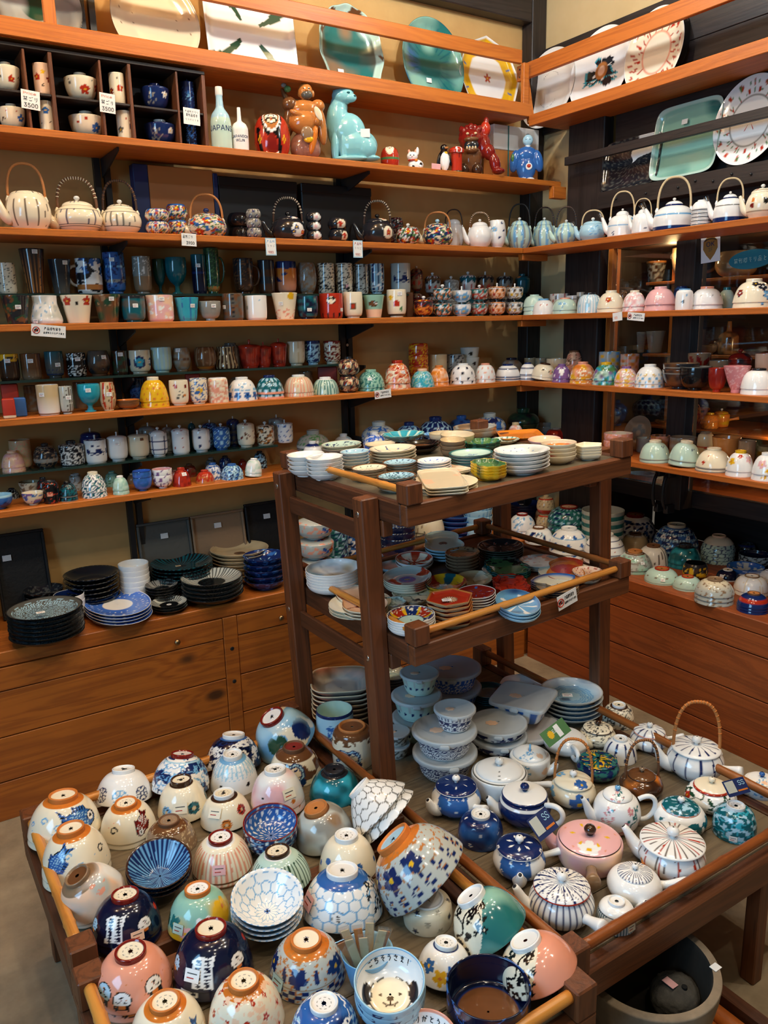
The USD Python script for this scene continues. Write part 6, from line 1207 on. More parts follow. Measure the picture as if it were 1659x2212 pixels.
# ---------------------------------------------------------------- cards, notices and signs
def letters(prim, name, text, height, org, X, Y, N, col, width=None):
    m = meshkit.text_mesh(text, height, .0004); v = np.array(m.vertices)
    if width: v[:, 0] *= width / max(v[:, 0].max(), 1e-6)
    return put(prim, name, org + v[:, :1] * X + v[:, 1:2] * Y + (v[:, 2:] + .0009) * N, np.array(m.faces), PAPER, COL[col], smooth=False)
def card(name, label, cat, px, py, wpx, hpx, axis, plane, rot=0, col='W', lines=(), nophoto=False, kana='', edge=None, surf=None, lean=0):
    c = on(px, py, axis, plane) if surf is None else surf; k = ((c - CAM) @ _f) / F; w, h = wpx * k, hpx * k
    X0, N = (np.array([1.0, 0, 0]), np.array([0, -1.0, 0])) if axis == 1 else (np.array([0, -1.0, 0]), np.array([-1.0, 0, 0])); Z = np.array([0, 0, 1.0]); r = math.radians(rot)
    N = N * math.cos(lean) + Z * math.sin(lean); Zl = np.cross(N, X0)
    X, Y = X0 * math.cos(r) + Zl * math.sin(r), -X0 * math.sin(r) + Zl * math.cos(r)
    if axis == 0 and surf is None: pass
    t = thing(name, label, cat, c, np.array([X, Y, N]).T); E = np.eye(3)
    if edge: put(t, 'border', *box(-w / 2, -h / 2, 0, w / 2, h / 2, .0010), PAPER, COL[edge], smooth=False); put(t, 'sheet', *box(-w * .43, -h * .44, .0011, w * .43, h * .44, .0014), PAPER, COL[col], smooth=False)
    else: put(t, 'sheet', *box(-w / 2, -h / 2, 0, w / 2, h / 2, .0012), PAPER, COL[col], smooth=False)
    for tx, x, y, hh, cc, ww in lines: letters(t, 'lettering', tx, hh * h, np.array([x * w, y * h, .0006]), E[0], E[1], E[2], cc, ww * w if ww else None)
    if nophoto:
        a = np.linspace(0, 2 * PI, 26); R0 = h * .27; q = np.stack([R0 * np.cos(a) - w * .36, R0 * np.sin(a), 0 * a + .0016], 1); put(t, 'ban_ring', *join(tube(q, h * .035, 6, False), tube([q[3], q[16]], h * .03, 6)), PAPER, COL['r'])
        put(t, 'camera_symbol', *join(box(-w * .36 - h * .16, -h * .11, .0012, -w * .36 + h * .16, h * .09, .0017), box(-w * .36 - h * .06, h * .09, .0012, -w * .36 + h * .06, h * .14, .0017)), PAPER, COL['k'], smooth=False)
        strokes_on(t, 'lettering', flat_text('chan pin satsu ei kin rei', w * .5, h * .26), lambda x, y: np.array([x - w * .14, y + h * .06, .0013]), h * .018, 'K')
        strokes_on(t, 'lettering', flat_text('pin satsu ei so ri sa chan u kin ma', w * .62, h * .16), lambda x, y: np.array([x - w * .16, y - h * .24, .0013]), h * .016, 'K')
    if kana:
        for wd, x, y, ww, hh, cc in kana: strokes_on(t, 'lettering', flat_text(wd, ww * w, hh * h), lambda a, b: np.array([a + x * w, b + y * h, .0013]), hh * h * .055, cc)
    return t
card('notice_card', 'no photography notice on the middle shelf edge at far left', 'sign', 105, 715, 70, 25, 1, 2.726, -6, nophoto=True)
card('notice_card', 'no photography notice on the shelf edge below the brocade jars', 'sign', 827, 851, 42, 18, 1, 2.726, 3, nophoto=True)
card('notice_card', 'no photography notice on the window shelf under the pink bowls', 'sign', 1374, 684, 46, 17, 0, 2.495, -5, nophoto=True)
card('price_card', 'small white and pink card beside the window shelf notice', 'card', 1334, 684, 26, 18, 0, 2.495, 6, lines=[('800', -.3, -.25, .3, 's', .3)])
card('price_card', 'handwritten white price card under the red flowered teapot', 'card', 408, 518, 33, 26, 1, 2.726, -2, kana=[('pin ei go ri', -.42, .12, .7, .24, 'K')], lines=[('3900', -.2, -.36, .24, 'K', .55)])
card('price_card', 'pale blue edged price card under the first black teapot', 'card', 585, 533, 25, 36, 1, 2.726, 1, kana=[('chan pin ei', -.4, .22, .8, .16, 'L'), ('so ri go', -.4, -.02, .8, .14, 'K')], lines=[('980', -.3, -.38, .14, 'r', .5)], edge='l')
card('price_card', 'pale price card under the second black teapot', 'card', 773, 538, 24, 36, 1, 2.726, 0, kana=[('chan pin ei', -.4, .22, .8, .16, 'r'), ('so ri go', -.4, -.02, .8, .14, 'K')], lines=[('980', -.3, -.38, .14, 'r', .5)], edge='l')
card('price_card', 'handwritten 3500 price card on the left of the compartment box', 'card', 66, 216, 38, 38, 1, 2.798, -4, kana=[('kin go ri', -.42, -.08, .85, .24, 'K')], lines=[('3500', -.38, -.40, .22, 'k', .76), ('Price', -.4, .28, .12, 's', .7)])
card('price_card', 'handwritten 3500 price card in the middle of the compartment box', 'card', 232, 223, 33, 39, 1, 2.798, -3, kana=[('kin go ri', -.42, -.08, .85, .22, 'K')], lines=[('3500', -.38, -.40, .20, 'k', .76), ('Price', -.4, .28, .12, 's', .7)])
card('notice_card', 'white printed notice on the right of the compartment box', 'card', 414, 252, 37, 33, 1, 2.798, -2, kana=[('chan pin ei sa so ri', -.42, .22, .84, .14, 'X'), ('kin ei pin satsu rei', -.36, -.02, .72, .18, 'K'), ('so ri ga to u ma', -.42, -.26, .84, .12, 'X')])
card('price_card', 'small pink price card at the penguin figurine feet', 'card', 942, 361, 24, 14, 1, 2.765, 0, col='p')
XP = 2.797
t = card('paper_sign', 'white sheet with gold shield lettered OK on the window post', 'sign', 1535, 537, 47, 57, 0, 2.752, 4)
c0 = on(1535, 537, 0, 2.752); kk = ((c0 - CAM) @ _f) / F; w, h = 47 * kk, 57 * kk
sh = np.array([(-.36, .28), (-.2, .40), (0, .43), (.2, .40), (.36, .28), (.38, .0), (.22, -.22), (0, -.42), (-.22, -.22), (-.38, .0)]) * [w, h]; pg = trimesh.creation.extrude_polygon(__import__('shapely').Polygon(sh), .0006, engine='earcut'); put(t, 'shield', np.array(pg.vertices) + [0, 0, .0013], np.array(pg.faces), PAPER, COL['d'] * [1.2, 1.0, .4], smooth=False)
E3 = np.eye(3); letters(t, 'lettering', 'OK', h * .17, np.array([-w * .22, h * .08, .0012]), E3[0], E3[1], E3[2], 'n', w * .44); letters(t, 'lettering', '1F', h * .13, np.array([-w * .12, -h * .10, .0012]), E3[0], E3[1], E3[2], 'X', w * .24); letters(t, 'lettering', 'free tax', h * .06, np.array([-w * .2, -h * .22, .0012]), E3[0], E3[1], E3[2], 'h', w * .4)
put(t, 'band', *tube(np.stack([np.linspace(-.30, .30, 12) * w, h * (.36 - .5 * np.linspace(-.3, .3, 12) ** 2 * 1.5), np.full(12, .0020)], 1), h * .018, 6), PAPER, COL['K'])
c0 = on(1625, 560, 0, 2.79); kk = ((c0 - CAM) @ _f) / F; a = np.linspace(0, 2 * PI, 40, endpoint=False); rw, rh = 53 * kk, 20 * kk
t = thing('oval_sign', 'teal oval wooden sign with brushed white script hanging on the pane', 'sign', c0, np.array([[0, -1.0, .05], [0, .05, 1.0], [-1.0, 0, 0]]).T); pg = trimesh.creation.extrude_polygon(__import__('shapely').Polygon(np.stack([rw * np.cos(a), rh * np.sin(a)], 1)), .008, engine='earcut'); put(t, 'board', np.array(pg.vertices), np.array(pg.faces), MATTE, COL['t'] * .55, smooth=False)
strokes_on(t, 'lettering', flat_text('kin ei satsu so ri pin to', rw * 1.5, rh * .55), lambda x, y: np.array([x - rw * .78, y - rh * .3, .0085]), rh * .028, 'a')
# ---------------------------------------------------------------- wares seen dimly through the panes
def sh_z(px, py, x): return on(px, py, 0, x)[2]
SCX = 3.02
for nm_, z in (('upper', sh_z(1480, 607, SCX)), ('middle', sh_z(1400, 762, SCX)), ('lower', sh_z(1550, 926, SCX))):
    t = thing('showcase_shelf', '%s shelf board inside the dim showcase' % nm_, 'shelf', (SCX - .09, .9, z - .012)); put(t, 'board', *box(0, 0, 0, .40, 1.52, .012, .002), SHELF_Y, smooth=False)
SU, SM, SLo = (Ledge(sh_z(*q, SCX) + .0005, 1, SCX - .09, SCX + .30) for q in ((1480, 607), (1400, 762), (1550, 926)))
rows(SU, 830, 500, 2.001, """
mug: deep 1242 64 1400 206 | row=3.02 hd=0 | d, m fl -.08 .4 .4 R, m fl .08 .45 .3 G | flowered white jug cup behind the window pane
serving_bowl: round 1428 80 1622 206 | row=3.02 | d, m pine .2 .5 .3 M | large pale crock behind the teal oval sign
vase: tum 1132 126 1222 224 | row=3.02 | X, z 3 .5 M, z 4 .55 x, v .9 1 h | dark square vase with pale blotches in the showcase
teacup: cyl 1062 142 1120 206 | row=3.04 | m, in d | brown cup on the showcase's upper shelf
teacup: cyl 1030 154 1072 206 | row=3.06 | X, in x | dim grey cup on the showcase's upper shelf
""", None)
wall_plate('display_plate', 'blue grey plate standing on edge inside the showcase', (1300, 538, 1352, 594), 0, 3.0, SU.z, 'L, in L, gx X 2 1', ratio=1.15, lean=.4)
rows(SM, 830, 500, 2.001, """
tumbler_cup: tum 948 434 1012 524 | row=3.02 | x, g d 0 1 | tall grey cup behind the pane, first of four
tumbler_cup: tum 1006 430 1078 526 | row=3.02 | x, g d 0 1 | tall grey cup behind the pane, second of four
tumbler_cup: tum 1074 434 1138 526 | row=3.02 | d, g x 0 1 | tall grey cup behind the pane, third of four
tumbler_cup: tum 1132 430 1218 526 | row=3.02 | d, g x 0 1 | tall grey cup behind the pane, last of four
teapot: teapot 1386 402 1470 470 | row=3.06 b=squat H=1.3 | d, gx e 2 1 | pale lidded pot inside the showcase
sake_bottle: bottle 1438 388 1534 540 | row=3.02 b=2 | h, gx m 2 1, m pine 0 .4 .3 K | brown gourd shaped vase inside the showcase
serving_bowl: bowl 1336 424 1392 470 | row=3.05 | d, in d | small pale dish inside the showcase
serving_bowl: dome 1362 490 1446 530 | row=3.0 | d, in m | tan dish inside the showcase below the pale pot
""", None)
rows(SLo, 1400, 780, 6.405, """
teapot: teapot 540 640 736 912 | row=3.05 th=20:1.3:h:- b=round | O, f 8 2 .4 r -, h 9 3 .3 m | orange flowered teapot with cane handle in the showcase
rice_bowl: udeep 726 708 978 900 | row=3.0 n=2 k=.16 f=y/y | O, h 14 4 .4 h, v .94 1 m | orange speckled bowl upturned in the showcase
teapot: teapot 892 660 1130 860 | row=3.08 sh=0 hl=1.2 b=cyl lr=.6 | O, gx y 2 1 | orange side handled teapot in the showcase
teacup: cyl 640 640 860 760 | row=3.2 | O, d 6 2 .2 k | orange dotted cup at the back of the showcase
""", None)
rows(SLo, 830, 500, 2.001, """
goblet: gob 936 746 1004 826 | row=3.0 | K, m fl 0 .6 .4 v | dark flowered goblet behind the window pane
goblet: gob 1028 754 1100 820 | row=3.02 | v, gx T 2 1 | dim green goblet beside the dark one
teacup: tum 1164 812 1226 870 | row=3.0 | m, gx h 2 1 | brown cup beside the window post
""", None)
wall_plate('display_plate', 'grey brown plate with dark five petal flower leaning by the window', (1350, 903, 1408, 954), 0, 2.76, 1.0035, 'd, in d, m fl .0 1.95 .5 X, m fl .6 1.9 .25 X, m dot 0 1.95 .12 d', ratio=1.05, lean=.3)
# ---------------------------------------------------------------- plates and bowls on the two cabinets
CL, CRT = Top((0, 0, .5755)), Top((0, 0, .5305)); CRT.alt = CL
rows(CL, 0, 880, 2.676, """
dinner_plate: plate 360 912 700 1082 | y=2.875 n=7 k=0.5 H=.2 | k, s 34 .3 X 1 1.75, in K | black plate with radial ridges at the back of the cabinet
rice_bowl: sbowl 680 876 872 1052 | y=2.865 n=6 k=0.4 H=.62 | W, in W | small white bowl stacked between the black plates
dinner_plate: plate 868 842 1240 1012 | y=2.86 n=8 k=0.5 H=.24 st=top:.8:.02:e | k, in k, s 40 .42 T 1 1.85 | large dark plate with teal grey rays and tan label
dinner_plate: plate 1210 768 1560 934 | y=2.885 n=8 k=0.45 H=.2 | e, in e, m dot -.3 1.95 .2 h, m dot .05 1.95 .2 m, m dot -.12 1.95 .1 M | beige plate with brown square pattern
dinner_plate: plate 1402 818 1660 1066 | y=2.775 n=5 k=0.6 H=.26 | n, in n, z 5 .62 b, f 9 3 .3 l - 1.05 1.9 | dark blue plate with pale blossoms beside the rack
dinner_plate: plate 30 1088 492 1374 | n=7 k=.5 H=.24 st=top:.9:.026 | k, in X, q 12 3 .42 l 1.12 2 | large grey blue wave patterned plate at the cabinet's left end
dinner_plate: plate 484 1044 882 1272 | y=2.745 n=4 k=.5 H=.26 o=oval:1.55:15 | W, in j, d 26 3 .22 W 1.02 1.55, v 1.62 2 W, v 0 .9 W | oval plate with blue dotted rim and white centre
side_plate: plate 836 992 1036 1104 | y=2.8 n=6 k=0.5 H=.28 | k, in x, s 40 .35 K 1 1.55, v 1.55 2 k | small black plate with grey streaked rim, rear stack
dinner_plate: plate 1040 924 1408 1154 | n=5 k=.5 H=.27 | k, in z, s 46 .35 K 1 1.55, v 1.55 2 k | large black plate with grey streaked rim
side_plate: plate 868 1086 1086 1208 | n=3 k=.5 H=.28 | k, in z, s 40 .3 K 1 1.5, v 1.5 2 k, m dot 0 1.98 .14 W | small black plate with grey streaked rim, front stack
serving_bowl: sbowl 306 1050 496 1150 | y=2.87 n=3 k=0.4 H=.5 | W, in n, d 18 3 .2 l 1.05 1.8, v .85 1 W | dark blue dotted bowl with white rim behind the wave plates
dinner_plate: plate 132 1014 382 1120 | y=2.89 n=5 k=0.5 H=.22 | k, in K, z 8 .6 X | black wrinkled dish behind the wave plates
""", None)
# square trays leaning on the wall behind them
def leaning(name, label, cat, x0, x1, yb, z0, h, th, lean, m, lip=None, col=None, sticker_at=None):
    t = thing(name, label, cat, ((x0 + x1) / 2, yb, z0), trimesh.transformations.rotation_matrix(-lean, [1, 0, 0])[:3, :3]); w = (x1 - x0) / 2
    if lip is None: v, f = box(-w, 0, 0, w, th, h, .004); put(t, 'board', v, f, m, COL[col] if col else None, smooth=False)
    else:
        v, f = box(-w + .008, .004, .008, w - .008, th, h - .008, .002); put(t, 'base', v, f, m, COL[col] if col else None, smooth=False)
        v, f = join(box(-w, -lip, 0, w, th, .009, .002), box(-w, -lip, h - .009, w, th, h, .002), box(-w, -lip, .0095, -w + .009, th, h - .0095, .002), box(w - .009, -lip, .0095, w, th, h - .0095, .002)); put(t, 'rim', v, f, m, COL[col] if col else None, smooth=False)
    if sticker_at: x, z = sticker_at; v, f = box(x - .014, -.0012, z - .010, x + .014, .0035 if lip is not None else 0, z + .010); put(t, 'price_sticker', v, f, PAPER, COL['W'], smooth=False)
    return t
def wx(px, py, y=2.96): p = on(px, py, 1, y); return p[0], p[2]
for lab, (ax, ay), (bx_, by), col, lip, st in (('black square tray leaning at the cabinet left end', (-20, 1160), (98, 1156), 'k', .012, (16, 1206)), ('slate grey square tray leaning beside the beige one', (296, 1136), (413, 1121), 'X', .008, (358, 1158)),
                                      ('beige square tray leaning between grey and black trays', (413, 1118), (530, 1101), 'd', .008, (474, 1135)), ('black square tray leaning behind the cart post', (530, 1092), (640, 1080), 'k', .012, (580, 1115))):
    xa, za = wx(ax, ay); xb, zb = wx(bx_, by); zt = max(za, zb); h = (zt - .577) / math.cos(.14); s = wx(*st)
    leaning('serving_tray', lab, 'tray', xa + .002, xb - .003, 2.995 - (zt - .577) * math.tan(.14) - .012, .5765, h, .008, .14, MATTE, lip, col, (s[0] - (xa + xb) / 2, s[1] - .5765))
leaning('serving_tray', 'square black rimmed tray with slate face propped at far left', 'tray', .02, .245, 2.78, .5765, .20, .01, .62, GLAZE, .012, 'K')
# the right-hand cabinet
rows(CRT, 1100, 880, 2.968, """
donburi_bowl: urice 658 668 948 872 | n=2 k=.2 f=R/h H=1.0 | W, h 18 4 .7 n .25 1, z 4 .62 b .2 1 | large white bowl with dark blue leaf scatter
donburi_bowl: urice 914 733 1218 1000 | n=3 k=.26 f=c/z H=1.0 | b, f 9 3 .45 W n, z 6 .55 n, v 0 .12 b, d 40 4 .2 l | large blue and white stamped bowl with label
rice_bowl: ubowl 712 796 898 920 | f=m H=.95 | W, s 18 .1 R, g e 0 .2 | small white bowl with brown stripes behind the celadon one
rice_bowl: ubowl 816 868 1022 1046 | f=m H=1.1 | W, s 22 .09 M | white bowl with brown stripes and brown foot
rice_bowl: urice 684 903 922 1102 | n=2 k=.2 f=h/h H=.95 st=300:.45 | z, gx A 3 1, z 7 .6 x, v .02 .1 m | grey green bowl with tan unglazed foot
rice_bowl: urice 1014 864 1234 1056 | n=2 k=.24 f=K/K H=.95 st=285:.3 | T, gx q 3 1, v 0 .08 K | teal bowl with dark foot and label
rice_bowl: urice 1220 806 1452 1082 | n=4 k=.24 f=i/e H=.95 | f, v .55 1 a, n 14 2 .13 n .55 1, d 14 2 .14 n .55 1 | cream bowl with blue lattice band
vase: round 1108 978 1276 1104 | H=1.5 | y, z 3 .52 M, z 4 .6 k, v .85 1 K, in k | small yellow and black cup with brown leaf marks
rice_bowl: ubowl 864 1016 1090 1160 | n=2 k=.10 f=r/h H=.72 st=275:.35 | a, d 9 1 .16 m .45 .85 | pale bowl with brown dots, left of its twin
rice_bowl: ubowl 1046 1068 1236 1212 | n=2 k=.2 f=r/h H=.75 | a, d 7 1 .18 m .45 .85 | pale bowl with brown dots, right of its twin
rice_bowl: urice 1182 1080 1444 1284 | n=3 k=.3 f=d H=.8 | c, g z .2 .7, z 8 .66 d | grey white bowl stack near the cabinet edge
rice_bowl: ubowl 1322 1028 1474 1150 | f=W/c H=.9 st=240:.45 | N, v .88 1 W | small dark navy bowl beside the grey white stack
rice_bowl: bowl 1394 986 1640 1086 | H=.55 n=2 k=.2 | W, in z, k 3 .08 b, z 4 .6 b 1 2, v .9 1.05 b | blue and white bowl standing upright
teacup: round 1450 862 1582 960 | H=1.3 | X, k 5 .07 k, v .85 1 n | dark scroll patterned cup at the back
serving_bowl: sbowl 1468 912 1690 1016 | H=.5 n=3 k=.3 | K, q 12 2 .4 z, in N | dark wave patterned bowl at the back
donburi_bowl: ubowl 1434 1062 1668 1262 | n=2 k=.3 f=d/W H=.85 | W, s 40 .12 c | white ribbed bowl near the right frame edge
rice_bowl: ubowl 1592 1036 1730 1150 | f=W H=.9 | W | plain white bowl cut by the right frame edge
rice_bowl: urice 1456 1174 1670 1366 | n=3 k=.22 f=m/h H=.85 | n, v .42 .68 r, v .40 .42 W, v .68 .70 W | navy bowl with red band at the right frame edge
donburi_bowl: urice 474 792 748 1008 | n=3 k=.26 H=.95 f=W | W, v .3 .33 n, v .6 .63 n, v .92 .97 n, d 16 1 .14 r .42 .55, d 18 1 .14 r .72 .85 | white bowl with navy lines and red dots behind the post
donburi_bowl: urice 254 756 508 980 | n=3 k=.24 H=1.0 f=W | W, t 8 3 .05 L, f 8 2 .3 b - .2 1 | white bowl with blue crosses and grid
teacup: udeep 98 754 278 914 | H=1.15 f=m/W | W, m dragon .0 .6 .5 n, v 0 .08 e | white bowl with blue dragon left of the grid bowls
donburi_bowl: ubowl 238 620 522 806 | n=4 k=0.5 x=2.66 H=.6  f=R/i | v, f 20 4 .34 l -, z 9 .6 n | fine patterned blue bowl upturned on a stack
serving_bowl: sbowl 460 626 742 790 | x=2.69 n=4 k=.4 H=.55 | v, in z, m fl -.1 1.9 .5 W, v .85 1 z | grey blue bowl stack behind the post
jar: round 164 640 312 764 | x=2.70 H=1.2 | d, s 3 0 x, gx m 3 1, d 1 9 .45 X | sandy ribbed jar behind the dragon bowl
jar: round 172 560 294 662 | n=2 k=0.9 x=2.745 H=1.6 lid=foot lf=.2 | e, v 0 .4 r, d 14 3 .2 d .5 1 | cream and red jar with lid at the back
serving_bowl: sbowl -20 586 208 712 | n=5 k=0.4 y=2.86   H=.42 st=top:.9:.02 | N, in n | dark navy bowl stack at the back corner
""", None)
rows(CRT, 580, 880, 2.676, """
donburi_bowl: urice 1384 604 1546 778 | n=2 k=.2 H=1.1 f=R/W | W, m vine .05 .5 .5 L, m vine -.2 .6 .5 L | white bowl with pale blue vine lines beside the rear post
serving_bowl: bowl 1128 528 1296 642 | n=5 k=0.45 y=2.87 H=.6 | l, in l, s 40 .2 L 0 2 | pale blue ribbed serving bowl at the back corner
serving_bowl: deep 1190 622 1296 760 | H=1.2 | W, q 14 4 .45 N | white bowl with dark wave lines in the back corner
""", None)
CB = CL
rows(CB, 580, 880, 2.676, """
lidded_bowl: sbowl 160 608 384 820 | n=3 k=0.85 y=2.87 lid=foot lf=.36 H=1.2 | z, m flo .08 .6 .3 b, m fl .16 .7 .2 r, z 4 .62 s, v .4 .6 z | large lidded bowl with red and blue flowers
serving_bowl: sbowl 272 672 464 790 | n=4 k=0.5 y=2.84   H=.62 | v, in v, z 7 .55 l, k 6 .05 n | blue grey patterned bowl beside the lidded bowl
serving_bowl: udeep 440 690 560 860 | n=3 k=0.55 y=2.9 H=1.1 f=W | W, z 6 .52 b, k 6 .05 n | blue and white bowl behind the front post
serving_bowl: straight 206 766 494 900 | n=1 H=.58 | f, in e, s 40 .2 e 0 .8 | large cream ribbed bowl of a nested set
serving_bowl: straight 486 744 732 868 | H=.6 | W, in a, v .94 1 W | white bowl with straight flared sides behind the post
serving_bowl: deep 636 644 852 762 | n=4 k=0.4 y=2.86   H=.55 | N, in n, s 40 .35 x 1 2 | dark ribbed bowl
donburi_bowl: ubowl 828 596 1018 724 | n=4 k=0.3 y=2.89 H=1.0 f=W | c, s 22 .1 d | cream fluted bowl upturned
serving_bowl: deep 862 682 1038 770 | H=.6 | k, in k, z 7 .62 m 1 2 | black lacquer bowl with gold specks
serving_bowl: deep 718 702 908 838 | n=2 k=0.75 H=.66 | d, in k, v .1 .8 m, s 30 .1 d, v .94 1 K | brown bowl with black inside and label
serving_bowl: deep 1012 616 1198 742 | n=2 k=.55 H=.62 | m, in r, z 8 .6 h, v .9 1 M | brown bowl with red inside
serving_bowl: bowl 972 586 1204 672 | n=5 k=0.6 y=2.88 H=.36 | n, in n, v .94 1.05 b | wide dark blue bowl behind the red one
""", None)
# nested cream bowls share one place
q = [f for f in FITS if f[0].startswith('large cream ribbed')][0]; loc, R, H = q[4], q[2], q[3]
for k, (s, w) in enumerate(((.80, 'middle'), (.62, 'smallest'))):
    pc = make('straight', R * s, H * s * .9, 60, 'f, in e, s 40 .2 e 0 .8', {}); pc.define(thing('serving_bowl', 'cream ribbed bowl, %s of the nested set' % w, 'bowl', loc + [0, 0, .010 + H * .28 * (k + 1)], frame(np.array([0, 0, 1.0]), loc).T))
rows(RS[5], 1100, 880, 2.968, """
serving_bowl: deep 604 152 796 336 | row=2.60 n=2 k=.5 | s, in f, z 6 .6 p, v .0 .15 f, f 9 2 .3 P - 1.1 1.9 | pink and white bowl standing beside the rack corner
rice_bowl: urice 832 204 1034 360 | n=2 k=.17 row=f f=f | a, m swirl -.12 .3 .14 n, v .95 1 x | pale grey bowl with small spiral, left of its twin
rice_bowl: urice 1016 206 1222 388 | n=2 k=.24 row=f f=f t=5@10 | a, m swirl -.1 .4 .13 n, v .95 1 x | pale grey bowl with small spiral, right of its twin
rice_bowl: urice 1190 252 1424 416 | n=2 k=.17 row=f f=f | f, m cross .1 .7 .16 r, m cross .06 .35 .07 r, v .95 1 x | cream bowl with red cross blossoms
rice_bowl: urice 1382 270 1568 442 | n=2 k=.26 row=f f=y | W, m fl .12 .5 .3 y, m fl .0 .2 .2 r, m fl -.14 .4 .3 p, m fl .22 .75 .2 L | white bowl with yellow, red and pink flowers
rice_bowl: urice 1548 284 1740 470 | n=2 k=.3 row=f f=W | W, m fl .06 .5 .35 p, m fl -.1 .6 .3 p, m fl -.02 .8 .2 y | white bowl with big pink flowers at the right frame edge
teacup: cyl 812 188 922 284 | n=3 k=.36 row=b | x, in z | grey cup stack behind the pale spiral bowls
teacup: cyl 902 172 1034 246 | row=b | h, in m, gx s 3 1 | brown cup behind the pale spiral bowls
teacup: cyl 1026 178 1204 268 | row=b | d, gx x 3 1, in d | wide tan cup behind the spiral bowls
teacup: ucup 1196 152 1314 300 | row=b f=d | e, m cross .0 .5 .2 r, v .48 .5 r | tall tan cup with red cross, upturned at the back
rice_bowl: ubowl 1300 226 1400 300 | row=b f=d | e, m dot .0 .5 .1 k | tan bowl behind the red cross bowl
rice_bowl: ucyl 1404 268 1562 360 | row=b f=W | W, v .3 .6 y, m fl -.14 .5 .25 p | white and yellow bowl behind the flowered one
serving_bowl: plate 1300 178 1490 238 | row=b | h, in h | brown dish at the back behind the bowls
serving_bowl: sbowl 1466 206 1584 258 | row=b | d, in d | tan bowl at the back right
""", None)
rows(L[5], 1100, 880, 2.968, """
rice_bowl: urice -20 94 98 190 | row=f f=e | s, gx W 3 1, s 3 .0 r, d 1 4 .3 r .2 1 | small red and white banded bowl upturned in the corner
serving_bowl: deep 148 80 310 170 | n=2 k=.5 row=b | x, in d, v .4 .5 L | grey blue bowl stack in the shelf corner
serving_bowl: udeep 234 128 370 210 | row=2.75 f=x | R, gx r 3 1 | dark red bowl upturned in the corner
rice_bowl: urice 362 142 484 226 | row=2.72 f=f | W, s 24 .4 L | white and blue ribbed bowl behind the yellow tray
serving_bowl: udeep 466 138 660 252 | row=2.70 f=K | r, v 0 .5 n, m dot .0 .3 .3 W, m dot -.14 .3 .25 W | navy, white and red bowl upturned in the corner
""", None)
rows(L[5], 580, 880, 2.676, """
lidded_bowl: plate 162 124 358 216 | lid=foot lf=.5 row=m | x, k 4 .05 g, v 0 .1 z | grey green lidded bowl left of the blue ones
lidded_bowl: plate 376 148 494 236 | lid=foot lf=.5 row=b | W, in n, gx l 3 1 | white lidded dish behind the cart corner
lidded_bowl: plate 200 190 312 262 | lid=foot lf=.5 row=f | W, v .5 .9 n | white lidded dish over a navy plate near the cart
lidded_bowl: plate 536 74 742 206 | lid=foot lf=.5 row=m | z, k 4 .06 b | pale lidded bowl with blue scrolls on the lowest shelf
lidded_bowl: plate 734 80 892 196 | lid=foot lf=.5 row=m | n, z 5 .6 L, k 5 .05 l | dark blue lidded bowl between two larger ones
lidded_bowl: plate 868 48 1062 190 | lid=foot lf=.5 row=m | n, n 14 3 .14 l | navy latticed lidded bowl on the lowest shelf
lidded_bowl: plate 1038 42 1192 170 | lid=foot lf=.5 row=b | b, gx n 3 1 | blue lidded bowl behind the latticed one
lidded_bowl: plate 1182 26 1374 156 | lid=foot lf=.5 row=m | z, m land .0 .6 .5 n, z 4 .6 b | large pale lidded bowl with blue landscape in the corner
lidded_bowl: plate 1378 0 1566 130 | lid=foot lf=.5 row=b | G, gx K 3 1 | large dim green lidded bowl at the very back corner
lidded_bowl: plate 546 136 676 230 | lid=foot lf=.45 row=f | W, z 3 .5 j | white lidded bowl with bold blue brush marks
""", None)
